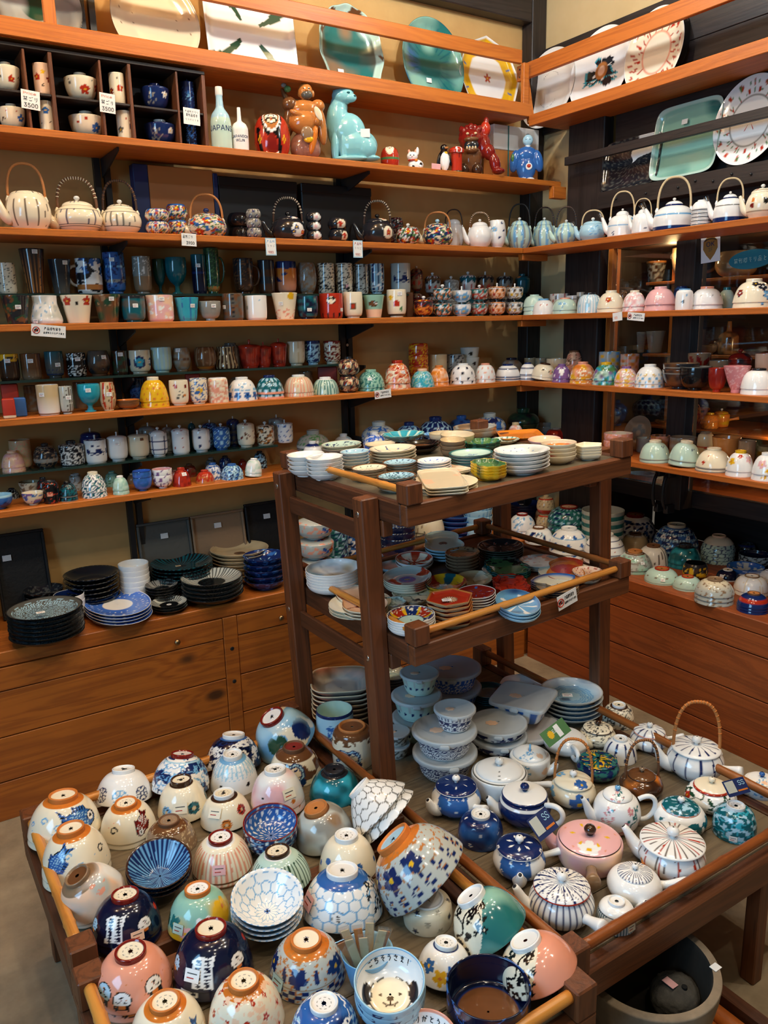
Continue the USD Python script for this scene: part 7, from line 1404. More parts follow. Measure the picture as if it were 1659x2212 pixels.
# ---------------------------------------------------------------- dishes on the display cart
T1, T2 = Top(CO + CEZ * (H1 - .0035), CEX, CEY), Top(CO + CEZ * (H2 - .0035), CEX, CEY)
rows(T1, 580, 880, 2.676, """
side_plate: plate 108 244 326 410 | n=4 k=.55 | W, in W, m fl -.35 1.95 .28 b, m fl .35 1.95 .28 j | white dish with blue dots at the rack's left end
side_plate: plate 214 264 438 412 | n=5 k=.5 o=wav:9 | W, in W, m dot .1 1.95 .32 b, m fl -.4 1.95 .2 L | wavy rimmed white dish with blue leaf mark
dinner_plate: plate 306 190 540 270 | n=2 k=.5 | c, in a, k 4 .03 n 1.1 1.8 | pale oval plate with blue branch behind the front dishes
side_plate: plate 414 234 586 362 | n=5 k=.6 | W, in l, f 9 2 .4 b - 1.05 1.5, m dot 0 1.98 .42 W | white dish with blue flowered rim
side_plate: plate 580 212 858 330 | n=4 k=.5 | c, in f, s 8 .06 n 1.1 1.8, f 8 1 .3 b - 1.2 1.6 | cream plate divided by fine blue panels
small_dish: plate 476 326 692 428 | n=4 k=.6 | f, in f, d 22 3 .2 v 1.1 1.9, v .9 1.04 m | small cream dish with green dots and brown rim
small_dish: plate 655 294 866 392 | n=4 k=.6 | f, in l, h 14 3 .5 n 1.05 1.95, v .9 1.04 m | small dish with dark blue scrollwork, behind its twin
small_dish: plate 624 371 858 490 | n=5 k=.6 | f, in l, h 20 4 .5 n 1.05 1.95, k 6 .05 T 1 2, v .9 1.04 m | small dish with blue scrollwork beside the front block
side_plate: plate 852 286 1060 382 | n=4 k=.5 | W, in W, h 12 2 .6 j 1.1 1.7 | white dish with bold blue strokes in the middle
side_plate: plate 1040 236 1298 352 | n=4 k=.5 | z, in a, m vine .3 1.95 .4 b, v .96 1.05 v | pale celadon dish with small blue sprig
dinner_plate: plate 1300 213 1630 394 | n=5 k=.5 | W, in W, gx z 2 1, h 10 3 .55 b 1.1 1.5 | large white dish brushed with blue, right front of the rack
small_dish: flat 952 332 1152 384 | n=2 k=.5 o=sq:7 rot=40 | f, in i, gx f 3 1 | cream square tile dish
serving_plate: flat 848 372 1170 494 | n=3 k=.75 o=rect:2.2:8 | f, in c, z 3 .6 i 1 2 | long cream rectangular plate on the rack's front edge
small_dish: dome 1168 296 1378 420 | n=4 k=.4 H=.26 o=leaf:1.3:25 | y, in g, gx G 2 1 | green leaf shaped dish with yellow underside
lidded_bowl: plate 556 192 732 244 | | c, in c | plain cream plate behind the panelled plates
serving_plate: plate 660 132 902 198 | n=1 o=pet:10 | A, in q, s 10 .2 a 1 2 | turquoise petal shaped plate at the back of the rack
serving_plate: plate 886 132 996 186 | o=pet:9 | L, in L, s 9 .2 j 1 2 | small blue petal plate at the rack's back edge
dinner_plate: plate 764 181 988 276 | n=2 k=.6 | M, in m, v 1.0 1.4 k | glossy brown plate
small_dish: sbowl 928 130 1082 206 | | c, in c, v .9 1.1 e, v 1.3 1.4 b | round cream plate with lilac ring at the back
serving_spoon_dish: bowl 992 134 1192 206 | n=1 o=oval:1.4:20 | e, in c | beige boat shaped spoon dish, rear one
serving_spoon_dish: bowl 990 168 1140 238 | n=3 k=.55 o=oval:1.5:10 | d, in e | beige boat shaped spoon dish, stacked in front
serving_bowl: sbowl 1064 98 1322 182 | n=2 k=.4 | x, in z, gx d 3 1 | large grey stoneware bowl at the back of the rack
small_dish: dome 1124 176 1342 258 | n=2 k=.4 o=pet:9 | G, in g, s 9 .2 v 1 2 | green petal dish with scalloped edge
side_plate: plate 1280 168 1452 216 | | f, in a, s 16 .2 v 1 2 | pale green striped oval plate
serving_tray: flat 1318 126 1596 198 | o=rect:1.2:8 | O, in O | square mustard yellow tray
dinner_plate: plate 1500 158 1690 236 | o=oval:1.3:0 | p, in i, m fl .1 1.9 .3 g, m fl -.2 1.9 .3 y | pink oval plate with green and yellow flowers
""", 'dishes stacked on the upper rack tier')
rows(T1, 1100, 880, 2.968, """
serving_bowl: dome 200 204 432 398 | n=4 k=.44 | c, in o, gx r 1.5 1, v 1 1.15 c, v .9 1 c | cream rough edged bowl with orange inside
side_plate: dome 404 222 594 366 | n=4 k=.42 o=poly:5:20 | c, in f | cream five cornered dish beside the end block
""", 'dishes stacked on the upper rack tier')
rows(T2, 580, 880, 2.676, """
serving_bowl: dome 212 872 536 1088 | n=6 k=.28 st=top:.3:.016 | l, in W, gx L 1.6 2, gx e 1.8 6, g W 0 .3 | large bowl washed in pale blue and sand, behind the front post
small_dish: flat 390 1028 694 1164 | n=3 k=.7 o=gourd:15 | f, in i, k 2.6 .03 R 1.1 2 | cream cat head shaped dish with thin red lines
small_dish: dome 888 734 1152 876 | n=4 k=.55 o=gourd:5 | l, in a, m dot -.3 1.95 .12 X | pale blue double round dish
side_plate: plate 1204 760 1478 898 | n=5 k=.42 | G, in K, f 8 2 .42 x r 1.1 1.8, v .9 1 X | black green plate with grey and red blossoms
small_dish: flat 1020 804 1222 948 | n=5 k=.75 o=wav:7 | d, in h, gx d 2 1, k 3 .02 M 1 2 | brown ribbed shell shaped dish
side_plate: dome 730 838 956 942 | n=2 k=.5 o=oval:1.25:10 | W, in r, s 6 .5 f 1.05 1.9, h 7 3 .4 K 1 2 | red and white striped dish with black marks
""", 'dishes on the lower rack tier')
rows(T2, 800, 1200, 2.9625, """
dinner_plate: dome 56 20 250 128 | n=1 | l, in s, gx z 2 3, gx v 2 8 | bowl washed in pink and green beside the front post
serving_plate: dome 70 84 404 232 | n=4 k=.35 o=oval:1.2:0 | f, in z, m dot -.1 1.9 .3 u, m fl .3 1.9 .3 b, z 2.6 .6 r 1 1.6 | oval dish with red edge and purple chrysanthemum
small_dish: dome 350 114 616 226 | n=2 k=.4 o=oval:1.2:0 st=top:.9:.02 | y, in y, s 2 .5 r 1 2, s 3 .25 T 1 2, m dot .4 1.95 .3 q | fan dish split in red, blue and yellow
small_dish: dome 540 94 784 208 | n=1 o=oval:1.25:0 | d, in e, s 1 .1 f 1 2 | plain beige leaf shaped dish
small_dish: flat 552 188 808 382 | n=7 k=.85 o=wav:5 | W, in R, f 5 2 .48 b f 1.05 1.9 | dark red plum blossom dish with blue petals
small_dish: dome 762 138 1032 244 | n=2 k=.4 o=leaf:1.4:10 | r, in r, k 4 .03 R 1 2 | glossy red maple leaf dish
small_dish: dome 798 216 1088 338 | n=3 k=.45 o=oval:1.7:14 | l, in L, gx n 2 1, s 7 .2 W 1.2 2 | blue and white fish shaped dish
small_dish: flat 1026 122 1314 246 | n=4 k=.7 o=fan:200 st=top:.9:.018 | d, in n, gx b 2 1, g f 1.0 1.2 | blue mountain shaped dish with cream peak
small_dish: flat 1108 34 1394 176 | n=3 k=.8 o=gourd:0 | f, in o, m dot .0 1.95 .42 r, gx r 2 1 | orange red gourd shaped dish
small_dish: flat 1290 66 1482 196 | n=3 k=.8 o=wav:5 | f, in i, k 4 .03 r 1 2 | cream wavy dish at the tier's right end
small_dish: flat 718 26 1024 150 | n=4 k=.7 o=leaf:1.3:15 | v, in g, gx X 2 1, z 6 .62 k 1 2 | green leaf shaped dish with dark specks
small_dish: flat 946 -10 1218 108 | n=3 k=.75 o=wav:5 | z, in W, gx x 2 1, z 5 .64 s 1 2 | grey and white cloud shaped dish
small_dish: flat 136 192 432 318 | n=1 o=pet:6 | c, in f, k 3.2 .03 K 1 2 | white knot shaped dish with black lines
side_plate: flat 358 212 660 444 | n=6 k=.95 o=poly:6:10 st=top:.9:.024 | e, in r, m mum -.2 1.95 .36 d, m mum .45 1.95 .3 i, v .9 1.02 h | red hexagonal dish with gold chrysanthemum
small_dish: flat 60 262 230 376 | n=3 k=.7 o=pet:5 | W, in a, k 3 .03 X 1 2 | pale blue knot shaped dish beside the front post
small_dish: dome 104 318 418 490 | n=5 k=.3 | W, in n, s 4 .5 r 1.02 1.5, s 8 .2 y 1.02 1.5, m dot 0 1.98 .5 a, k 6 .03 f 1 1.5 | round dish with red, gold and navy panelled rim
""", 'dishes on the lower rack tier')

# ---------------------------------------------------------------- lidded containers and plates on the teapot table, under the rack
TB = Top((0, 0, ZT - .0025))
LT = TB
rows(TB, 620, 1380, 2.127, """
serving_plate: plate 108 124 392 420 | n=7 k=.4 H=.42 o=sq:4 | x, in d, gx s 1.8 1, g z 1.0 1.4, v .9 1 c | large square grey and pink dish with raised corners
serving_plate: plate 404 124 560 330 | n=4 k=.4 H=.42 | x, in e, g a 1.0 1.5 | pale blue and tan dish behind the front post
storage_container: straight 484 205 708 442 | lid=snap lf=.03 n=2 k=1.05 H=.92 | a, s 12 .25 z .5 1, d 16 1 .3 n .3 .55 | pale container with blue flower band and frosted lid
storage_container: straight 632 76 888 300 | lid=snap lf=.03 n=2 k=.95 H=.78 | j, q 12 3 .4 W .05 .5, s 30 .3 W .6 .95, d 14 1 .3 W .5 .7 | dark blue patterned container with wide frosted lid at the back
storage_container: straight 440 392 564 640 | lid=snap lf=.03 n=2 k=1.02 H=1.0 | z, z 6 .58 X | grey mottled container beside the front post
storage_container: straight 580 342 868 680 | lid=snap lf=.03 n=2 k=1.0 H=.78 | W, q 11 4 .5 n .05 .98 | large container with bold blue wave arcs
storage_container: sbowl 846 322 1100 540 | lid=snap lf=.03 n=2 k=.9 H=.56 | W, z 5 .5 n .15 .85, v .9 .96 n, v .08 .14 n | low container with blue floral band and clear lid
side_plate: plate 840 196 1014 320 | n=5 k=.4 H=.34 | T, in T, gx K 2 1 | dark teal plate behind the lidded containers
storage_container: straight 924 296 1248 456 | lid=snap H=.5 | s, in s | pink container partly hidden under the square one
dinner_plate: plate 1162 176 1454 412 | n=5 k=.5 H=.3 st=top:.9:.03 | z, in W, g l 1.0 1.35, c 18 12 .1 L 1.3 1.7 | large white plate with blue lattice sash by the rear post
dinner_plate: plate 976 160 1200 260 | n=2 k=.5 H=.3 o=wav:7 | W, in W, m branch .1 1.9 .5 x | white wavy plate with faint grey flowers
""", 'containers and plates under the rack')
def top_of(label):
    q = [f for f in FITS if f[0] == label][0]; return q
for lb, n, k, row in (('pale container with blue flower band and frosted lid', 2, 1.05, "storage_container: straight 524 112 692 268 | lid=snap lf=.04 | a, s 12 .25 z .5 1, d 16 1 .3 n .3 .55 | smallest pale container, placed highest on its pile"),
                      ('large container with bold blue wave arcs', 2, 1.0, "storage_container: straight 680 270 862 436 | lid=snap lf=.04 | W, q 12 2 .5 n .05 .42, v .42 .62 n, d 14 1 .3 W .42 .62, s 30 .4 n .64 .95 | small dark blue patterned container standing on the wave arc container"),
                      ('pink container partly hidden under the square one', 1, 1.0, "storage_container: straight 956 202 1218 392 | lid=snap lf=.03 o=sq:7 rot=-18 | W, s 14 .5 b 0 1 | square container with broad blue and white stripes")):
    q = top_of(lb); rows(Top((0, 0, ZT - .0025 + q[3] * (1 + (n - 1) * k) + .002)), 620, 1380, 2.127, row, 'containers and plates under the rack')
# ---------------------------------------------------------------- teapots and cups on the right-hand low table
rows(TB, 1000, 1480, 2.517, """
teapot: teapot 45 378 352 600 | b=cyl lr=.75 sh=352 hl=1.0 hw=.55 lp=W,_d_1_7_.3_X_.1_.9 H=1.35 | W, v .9 .95 X | white teapot with concentric grey rings on the lid
teapot: teapot 252 318 476 500 | b=cyl kn=ring kc=L sp=350 sl=.3 H=1.5 | W, m vine -.05 .5 .4 L, m dot .14 .5 .22 i | white pot with small blue ring knob and orange doll mark
teapot: teapot 438 214 682 360 | b=squat kn=no lh=.12 H=1.1 bh=290 | W | wide flat white teapot lid with a green tag on it
teapot: teapot 634 186 834 356 | b=squat kc=M lw=1.15 sp=240 sl=.2 H=1.3 lp=f,_k_6_.035_K,_v_0_.12_M | f, k 6 .035 K | small white teapot with dark floral lines and brown knob
teacup: udeep 756 84 934 268 | H=1.35 mk=X f=W/f | f, k 6 .035 K, z 7 .64 X, v .0 .06 M | white cup with dark flower outlines, upturned by the rear post
teapot: teapot 908 198 1120 402 | b=round sp=215 sl=.3 lw=1.3 lh=.2 H=1.4 sh=20 hw=.7 lp=W,_s_12_.22_n_.1_.75,_v_0_.1_s | W, s 12 .16 n .1 .9 | white teapot with navy stripes and orange lid edge behind the handled one
teacup: ubowl 758 265 948 424 | H=1.3 mk=X f=W | W, s 9 .22 n .1 1 | white cup with broad navy stripes, upturned
teapot: teapot 1108 272 1424 556 | b=squat sp=195 sl=.7 th=10:1.9:h:o sh=340 hl=.8 hw=.8 lw=1.2 lh=.12 lp=W,_s_14_.16_n_.35_.85 H=1.4 | W, s 12 .13 n .1 .92 | large white teapot with navy stripes and tall wicker handle
teapot: teapot 618 354 852 516 | b=squat kn=no lw=1.25 lh=.1 H=1.15 lp=n,_z_5_.54_v,_z_6_.6_G,_k_4_.03_y | n, z 5 .55 v | low teapot with dark green and blue leaf lid
teapot: teapot 850 430 1092 640 | b=round th=25:1.9:m:h kc=d lp=m,_v_0_.12_M H=1.4 kn=ball | m, gx o 2 1, gx M 2 5 | brown teapot with wicker handle in the middle
teapot: teapot 472 455 726 700 | b=round th=0:2.1:h:o lw=1.3 kc=W H=1.45 lp=f,_m_fl_.1_.5_.4_b,_m_fl_-.3_.5_.3_L | f, m fl .05 .45 .5 b, m fl -.2 .5 .4 L | white teapot with blue flowers and wicker handle
teapot: teapot 190 524 480 780 | b=round sp=185 sl=.5 bh=330 kc=n lw=1.35 lh=.1 H=1.45 lp=W,_v_0_.22_n,_v_.55_.58_x | W, v .8 .92 n, v .1 .7 n | white and navy teapot with dark blue knob and rim
teapot: teapot 706 535 970 834 | b=tall sp=200 sl=.9 bh=15 kc=L lw=1.0 lh=.14 H=1.95 lp=W,_m_branch_.0_.5_.5_v,_v_0_.06_m | W, m branch .12 .38 .6 v, m branch -.06 .62 .3 P | tall white teapot with pink blossom branch
teapot: teapot 506 738 872 1010 | b=cyl kc=M lw=1.1 lh=.1 sp=170 sl=.2 sh=275 hl=.9 hc=d kn=ball H=1.15 lp=p,_v_0_.08_M,_m_fl_0_.5_.4_W,_d_6_1_.3_y_.55_.8,_d_5_1_.25_s_.3_.5 | p, gx i 2 1, v .92 1 M | large flat pink teapot with flowered lid and dark knob
teapot: teapot 1036 586 1330 850 | b=squat lw=1.0 kc=W lr=.7 H=1.4 lp=T,_v_0_.12_s,_z_5_.6_l,_h_8_3_.3_l | W, z 2.2 .52 T 0 .8, h 12 3 .4 W | white and teal teapot with teal leaf lid and orange rim
teacup: udeep 1352 620 1600 932 | H=1.5 f=W mk=X st=270:.18:.018 | T, k 3 .05 q, z 5 .6 l | upturned deep teal blue cup with pale leaves
teapot: teapot 1206 482 1494 690 | b=round lw=1.1 kc=f H=1.3 sh=55 hl=1.1 lp=f,_v_0_.28_r,_d_16_1_.2_f_.05_.22 | W, k 2.5 .03 G, m fl .12 .5 .3 r, m fl -.18 .6 .22 r, h 7 2 .3 G | white teapot with red patterned lid and flowered shoulder
teapot: teapot 1524 466 1720 690 | b=cyl kc=b H=1.4 sp=215 sl=.3 | W, m vine .0 .6 .4 L, m dot .05 .5 .2 i | white pot with blue sketch cut by the right frame edge
""", 'teapots and cups on the right low table')
rows(TB, 500, 1500, 3.318, """
teapot: teapot 1432 572 1790 1010 | b=round sc=W hc=W sp=212 sl=.2 sh=318 hl=.7 hw=.8 kc=W lw=1.3 lr=.55 lh=.14 H=1.45 lp=n,_v_0_.1_W,_d_6_2_.16_W_.2_.9 | b, s 3 .35 W, f 9 3 .16 W - | navy and white teapot with dotted lid, rear one of the pair
teacup: udeep 1622 808 1950 1220 | H=1.25 f=W mk=X | n, f 7 3 .2 W b, gx b 2 1 | upturned navy cup with small white blossoms
""", 'teapots and cups on the right low table')
rows(TB, 1060, 1780, 2.77, """
teapot: teapot 12 52 330 425 | b=round sc=W hc=W sp=272 sl=.2 sh=20 hl=1.2 hw=.8 kc=W lw=1.35 lh=.14 H=1.5 lp=n,_v_0_.1_W,_f_7_2_.2_W_n | b, s 3 .38 W, f 9 3 .18 W n | navy and white teapot with dotted lid, front one of the pair
teapot: teapot 226 262 624 676 | b=round sp=190 sl=.6 sh=318 hl=.8 kc=W lw=1.35 lh=.14 H=1.5 lp=W,_v_0_.1_r,_s_18_.2_n_.12_.9,_s_25_.15_n_.3_.95_2 | W, s 30 .3 n .15 1, v .93 1 r | white teapot with fine navy stripes and red lid rim
teapot: teapot 694 204 1030 580 | b=round sp=290 sl=.1 sh=14 hl=1.1 kc=W lw=1.0 lh=.13 H=1.4 lp=W,_s_30_.3_n_.1_.85 | W | plain white teapot with navy rayed lid near the front rail
teacup: udeep 628 420 872 704 | H=1.35 f=W mk=k st=320:.3:.02:f | W, s 40 .4 T .4 1, v .38 .42 N | small upturned white cup with dark vertical lines
teapot: teapot 882 0 1290 372 | b=squat sp=168 sl=.9 th=352:1.4:h:o:215 kc=W lw=1.35 lh=.12 H=1.35 lp=W,_s_18_.14_M_.2_.95,_s_9_.1_r_.2_.95 | W, s 22 .08 M .1 .85, s 11 .1 r .1 .85 | white teapot with red and brown rays, wicker handle folded forward
""", 'teapots and cups on the right low table')
# ---------------------------------------------------------------- upturned bowls on the two left trays
LB1 = Top((0, 0, ZT - .0025))
rows(LB1, 0, 1500, 2.765, """
rice_bowl: urice 164 556 608 880 | n=2 k=.16 H=1.07 f=o/f mk=X t=7@60 | f, v 0 .13 o, m fish -.09 .52 .46 b 170, m swirl .12 .45 .13 L, m swirl .04 .6 .12 L, m swirl .2 .6 .1 L, d 16 4 .06 L .55 1 | cream bowl with large blue fish, farthest left
rice_bowl: urice 248 745 668 1100 | n=2 k=.2 H=1.07 f=o/f mk=X t=4@120 | f, v 0 .13 o, m fish .11 .55 .42 b 60, m swirl .04 .4 .13 L, m swirl -.02 .68 .14 L, d 14 4 .06 L .5 1, m swirl -.16 .55 .16 k | cream bowl with blue fish facing down, in front
rice_bowl: urice 598 602 938 950 | n=2 k=.18 H=1.12 f=o/f mk=k | f, v 0 .13 o, m fish -.09 .58 .38 R 60, m swirl .1 .6 .17 k, d 14 3 .06 s .3 .8 | cream bowl with red fish and orange foot
rice_bowl: urice 566 418 912 770 | H=1.07 f=W mk=k t=14@70 st=200:.3:.026:W | W, m lot -.11 .75 .26 n, m lot .03 .75 .26 L, m lot .16 .7 .26 n | white bowl with dark lotus wheels and stamped foot
rice_bowl: urice 906 330 1252 640 | n=2 k=.16 H=1.07 f=R/W mk=n t=16@60 | n, z 3 .52 W, k 5 .05 L, v .06 .12 W, v .16 .2 l | navy and white bowl with brown foot at the back
rice_bowl: urice 1224 215 1560 500 | H=1.07 f=W mk=k t=14@70 | W, z 4 .5 N, k 6 .04 n, m lot .02 .7 .3 n, v .0 .08 b | white bowl with dark plants and boldly marked foot
rice_bowl: urice 940 470 1252 790 | H=1.12 f=M/f t=3@90 st=262:.42:.034:f | f, v 0 .03 M, m mum -.07 .66 .26 T, m mum .12 .72 .24 L, m mum -.24 .6 .22 T | cream bowl with dark teal chrysanthemums and wide label
rice_bowl: urice 1196 550 1506 870 | H=1.12 f=W/f mk=k t=4@110 st=240:.6:.032:f | f, v 0 .1 M, m mum -.13 .5 .22 r, m mum .0 .8 .22 o | cream bowl with red and yellow chrysanthemums
rice_bowl: urice 1256 318 1546 620 | H=1.22 f=W mk=k | W, n 30 5 .10 l .0 .55, s 24 .3 l 0 .5, v 0 .1 L, f 5 1 .2 k k .55 .9 | white bowl with pale blue lattice upper half
rice_bowl: urice 860 708 1180 930 | H=1.07 f=m/d mk=K st=300:.25:.02:f | d, v 0 .3 m, m dot .12 .6 .25 n, k 5 .02 e | beige bowl with brown foot and dark blue fan
rice_bowl: urice 1148 800 1512 1180 | n=2 k=.14 H=1.12 f=R/W mk=e st=262:.42:.028:p | f, s 34 .4 s .2 1, v 0 .05 W, v .96 1 m | pale bowl with fine red stripes, upturned
serving_bowl: flare 748 850 1146 1270 | n=3 k=.24 H=.75 t=13@275 | n, s 44 .42 L, in n, s 36 .42 L 1.02 2, v .97 1.02 M | blue striped bowl standing upright, topmost tilted to the viewer
rice_bowl: urice 362 1000 748 1440 | n=2 k=.12 H=1.17 f=d/m t=24@195 | i, gx z 2 1, v 0 .22 d, gx W 1.5 4, m pine -.12 .4 .3 s, z 8 2 k | tan and white bowl with exposed brown foot, tilted left
""", 'upturned bowls on the left trays')
rows(LB1, 500, 1500, 3.318, """
donburi_bowl: urice 172 84 596 490 | H=1.12 f=R/W mk=n t=26@200 | f, z 1.5 .5 L, m lot -.08 .5 .01 n, m dot .02 .55 .34 G, m dot -.16 .6 .36 n, m dot -.3 .55 .3 G, gx l 1.5 3 | large bowl with dark green and blue grapes, tilted to the left
rice_bowl: urice 266 326 648 640 | H=0.97 f=m/R | m, z 1.6 .46 f .25 1, m dragon .02 .6 .45 n, v 0 .28 m | brown and cream bowl with dark dragon, upturned
noodle_cup: cup 606 44 876 410 | H=2.1 | l, m dragon .02 .5 .5 b, v .93 1.2 n, in a, m dot .12 .6 .25 L | tall pale blue cup with dragon standing upright
noodle_cup: ucup 720 172 1018 510 | H=1.9 f=h/m | f, v 0 .22 m, z 5 .6 m .2 .35, m dragon .02 .65 .5 n | brown topped cup with navy dragon, upturned
rice_bowl: urice 138 488 528 860 | n=2 k=.2 H=1.27 f=W mk=x t=4@110 st=300:.45:.034:f | W, gx p 1.5 2, f 5 1 .16 k k .5 .75, m dot -.1 .8 .09 o | white bowl with faint pink glaze and tan sticker
rice_bowl: urice 556 488 930 850 | H=1.07 f=K/K | T, gx q 2.5 1, v 0 .10 K, s 3 0 q | teal bowl with solid dark foot beside the post
rice_bowl: urice 460 746 872 1160 | H=1.17 f=h/h t=14@190 | z, gx d 2 1, gx x 3 4, v .0 .05 m | grey green bowl with flat orange foot, tilted left
donburi_bowl: uflare 840 590 1300 1030 | H=.9 f=W n=2 k=.34 t=48@160 | W, n 16 4 .09 X | white bowl with grey fishing net lines, tipped on its side
serving_bowl: deep 82 776 478 1130 | n=3 k=.2 H=.8 t=8@275 st=20:.6:.02:i | n, f 20 5 .36 W n, z 7 .6 L, in b, f 20 6 .4 W b 1.02 2, v .97 1.02 R | blue flower patterned bowl standing upright
rice_bowl: urice 625 950 1044 1300 | H=1.07 f=W mk=n t=3@100 | f, m dot -.07 .6 .12 b, m dot .06 .7 .12 L, m dot .14 .5 .12 b, d 7 1 .2 b .5 .85 | white bowl with blue petal dashes
rice_bowl: urice 132 1060 572 1460 | H=1.07 f=M/f mk=e t=6@120 | a, s 36 .32 G .25 1, v .0 .05 W | pale green bowl with fine dark stripes, upturned
donburi_bowl: urice 1040 915 1660 1440 | H=1.07 f=o/l mk=n t=42@165 | z, v 0 .16 o, z 16 .62 h, m fl .18 .42 .24 n, m fl .06 .45 .26 n, m fl -.05 .42 .24 n, v .60 .62 d, c 34 5 .5 n .62 1, s 17 .45 z .58 1, v .70 .73 z, v .80 .83 z, v .9 .93 z | largest speckled bowl with navy flowers and checks, tipped left
""", 'upturned bowls on the left trays')
rows(LB1, 0, 1500, 2.765, """
rice_bowl: urice 546 1138 968 1500 | n=2 k=.22 H=1.07 f=R/f mk=X t=6@60 st=285:.22:.026:i | N, m kanji .07 .58 .38 W, m cat -.09 .62 .24 w, m cat .22 .66 .22 l, m dot -.22 .5 .1 r | navy bowl with white script panel and cats, rear one
rice_bowl: urice 1000 1105 1390 1480 | n=1 H=1.17 f=o/W mk=x t=6@90 st=225:.3:.026:a | A, gx y 1.5 1, m fl -.02 .7 .34 W, m fl .16 .66 .28 v, m fl -.16 .45 .3 y, m fl .08 .8 .22 p, m dot .25 .7 .2 G | green bowl with white and yellow peonies
serving_bowl: flare 1376 1034 1810 1500 | n=4 k=.26 H=.72 t=10@285 | W, in W, n 16 4 .10 L 1.05 2, n 16 3 .10 L, m cross 0 1.98 .1 b | white net patterned bowl standing upright
""", 'upturned bowls on the left trays')
rows(LB1, 560, 1800, 2.765, """
rice_bowl: urice 258 158 738 590 | n=1 H=1.07 f=W/W mk=X t=8@80 st=200:.4:.04:p | W, v 0 .22 b, n 18 4 .10 L .22 1, m vine -.2 .5 .4 k, m ink .02 .72 .2 k | white net bowl with broad blue shoulder and vertical script
rice_bowl: ucup 858 312 1154 740 | H=1.3 f=W mk=x | f, v .04 .06 n, f 6 3 .36 X n, gx c 2 1 | tall cream bowl with grey blossoms
donburi_bowl: urice 1160 298 1592 760 | H=1.12 f=W t=34@165 | v, gx A 1.5 3, m dot .14 .4 .85 f, m vine .12 .42 .62 k, m vine -.02 .3 .35 k | pale green bowl with cream patch and black vines, tipped left
""", 'upturned bowls on the left trays')
rows(LB1, 0, 1500, 2.765, """
rice_bowl: urice 560 1455 1036 1920 | n=2 k=.22 H=1.07 f=R/f mk=X st=250:1.2:.001 | s, m cat .16 .62 .28 l, m cat .06 .7 .26 w, m cat -.09 .6 .26 w, d 12 4 .08 o .3 .9 | salmon pink bowl with painted cats
rice_bowl: urice 1036 1325 1514 1790 | n=2 k=.22 H=1.07 f=R/f mk=X t=5@80 st=235:.35:.03:W | N, m kanji .05 .62 .38 W, m cat -.12 .6 .24 w, m cat .22 .66 .22 l, m dot -.25 .45 .1 r | navy bowl with white script panel and cats, front one
rice_bowl: urice 1240 1625 1700 2100 | H=1.07 f=o/f mk=X | f, v 0 .12 o, f 10 3 .24 r i, z 9 .62 i | cream bowl with small red blossoms at the front edge
rice_bowl: urice 770 1750 1230 2200 | H=1.07 f=o/f mk=X st=330:.2:.026:f | f, v 0 .13 o, m swirl .1 .7 .2 k, m fish -.12 .7 .3 b 60, d 14 4 .06 K .4 1 | cream bowl with orange foot at the bottom frame edge
""", 'upturned bowls on the left trays')
rows(LB1, 560, 1800, 2.765, """
donburi_bowl: urice 58 556 520 1010 | H=1.07 f=o/f mk=n st=215:.3:.03:l | z, v 0 .18 o, z 16 .62 h, m fl .05 .5 .26 n, m fl -.16 .52 .24 n, m fl .24 .52 .24 n, h 12 1 .5 n .35 .65, v .7 .72 d, c 34 3 .5 n .74 1 | speckled bowl with navy flowers, upright orange foot
rice_bowl: urice 180 936 608 1330 | H=1.07 f=W/W mk=n st=290:.2:.026:f | b, c 30 8 .5 l .3 1, gx n 2 1, k 4 .04 W .1 .4 | blue checked bowl with white foot at the bottom edge
rice_bowl: deep 564 676 994 1230 | n=3 k=.3 H=.8 t=12@265 | b, in W, m dog -.03 1.98 .78 k, v .98 1.03 L, g l 0 1, d 9 1 .12 L 1.1 1.3, v 0 .5 L, k 3 .03 n 0 .9 | blue bowl with puppy face painted inside
rice_bowl: urice 936 602 1276 1000 | H=1.17 f=W/W mk=n t=10@70 | W, v .0 .03 n, m fl .12 .5 .25 b, m fl -.05 .55 .25 b, m fl .03 .7 .28 y, m fl .18 .7 .2 y, z 2 .6 d .7 1 | white bowl with blue and yellow blossoms
serving_bowl: cyl 1114 716 1622 1250 | n=2 k=.24 H=.82 | N, k 2 .03 b, in N, s 0 0 b, d 1 6 .3 b 1.1 1.5, v 1.55 2 m, v 1.52 1.56 n | deep navy banded bowl with amber bottom
donburi_bowl: urice 1442 566 1900 1110 | H=1.12 f=W t=26@165 | s, m dot .13 .42 .8 f, m vine .10 .45 .6 k, m vine .02 .62 .3 k | salmon bowl with cream patch and black vines, tipped left
rice_bowl: sbowl 796 1044 1190 1400 | H=.7 t=8@270 | W, in W, v .97 1.05 s, m dot -.2 1.92 .3 s, m branch .2 1.95 .5 s | white bowl with pink rim and lettering at the bottom edge
""", 'upturned bowls on the left trays')
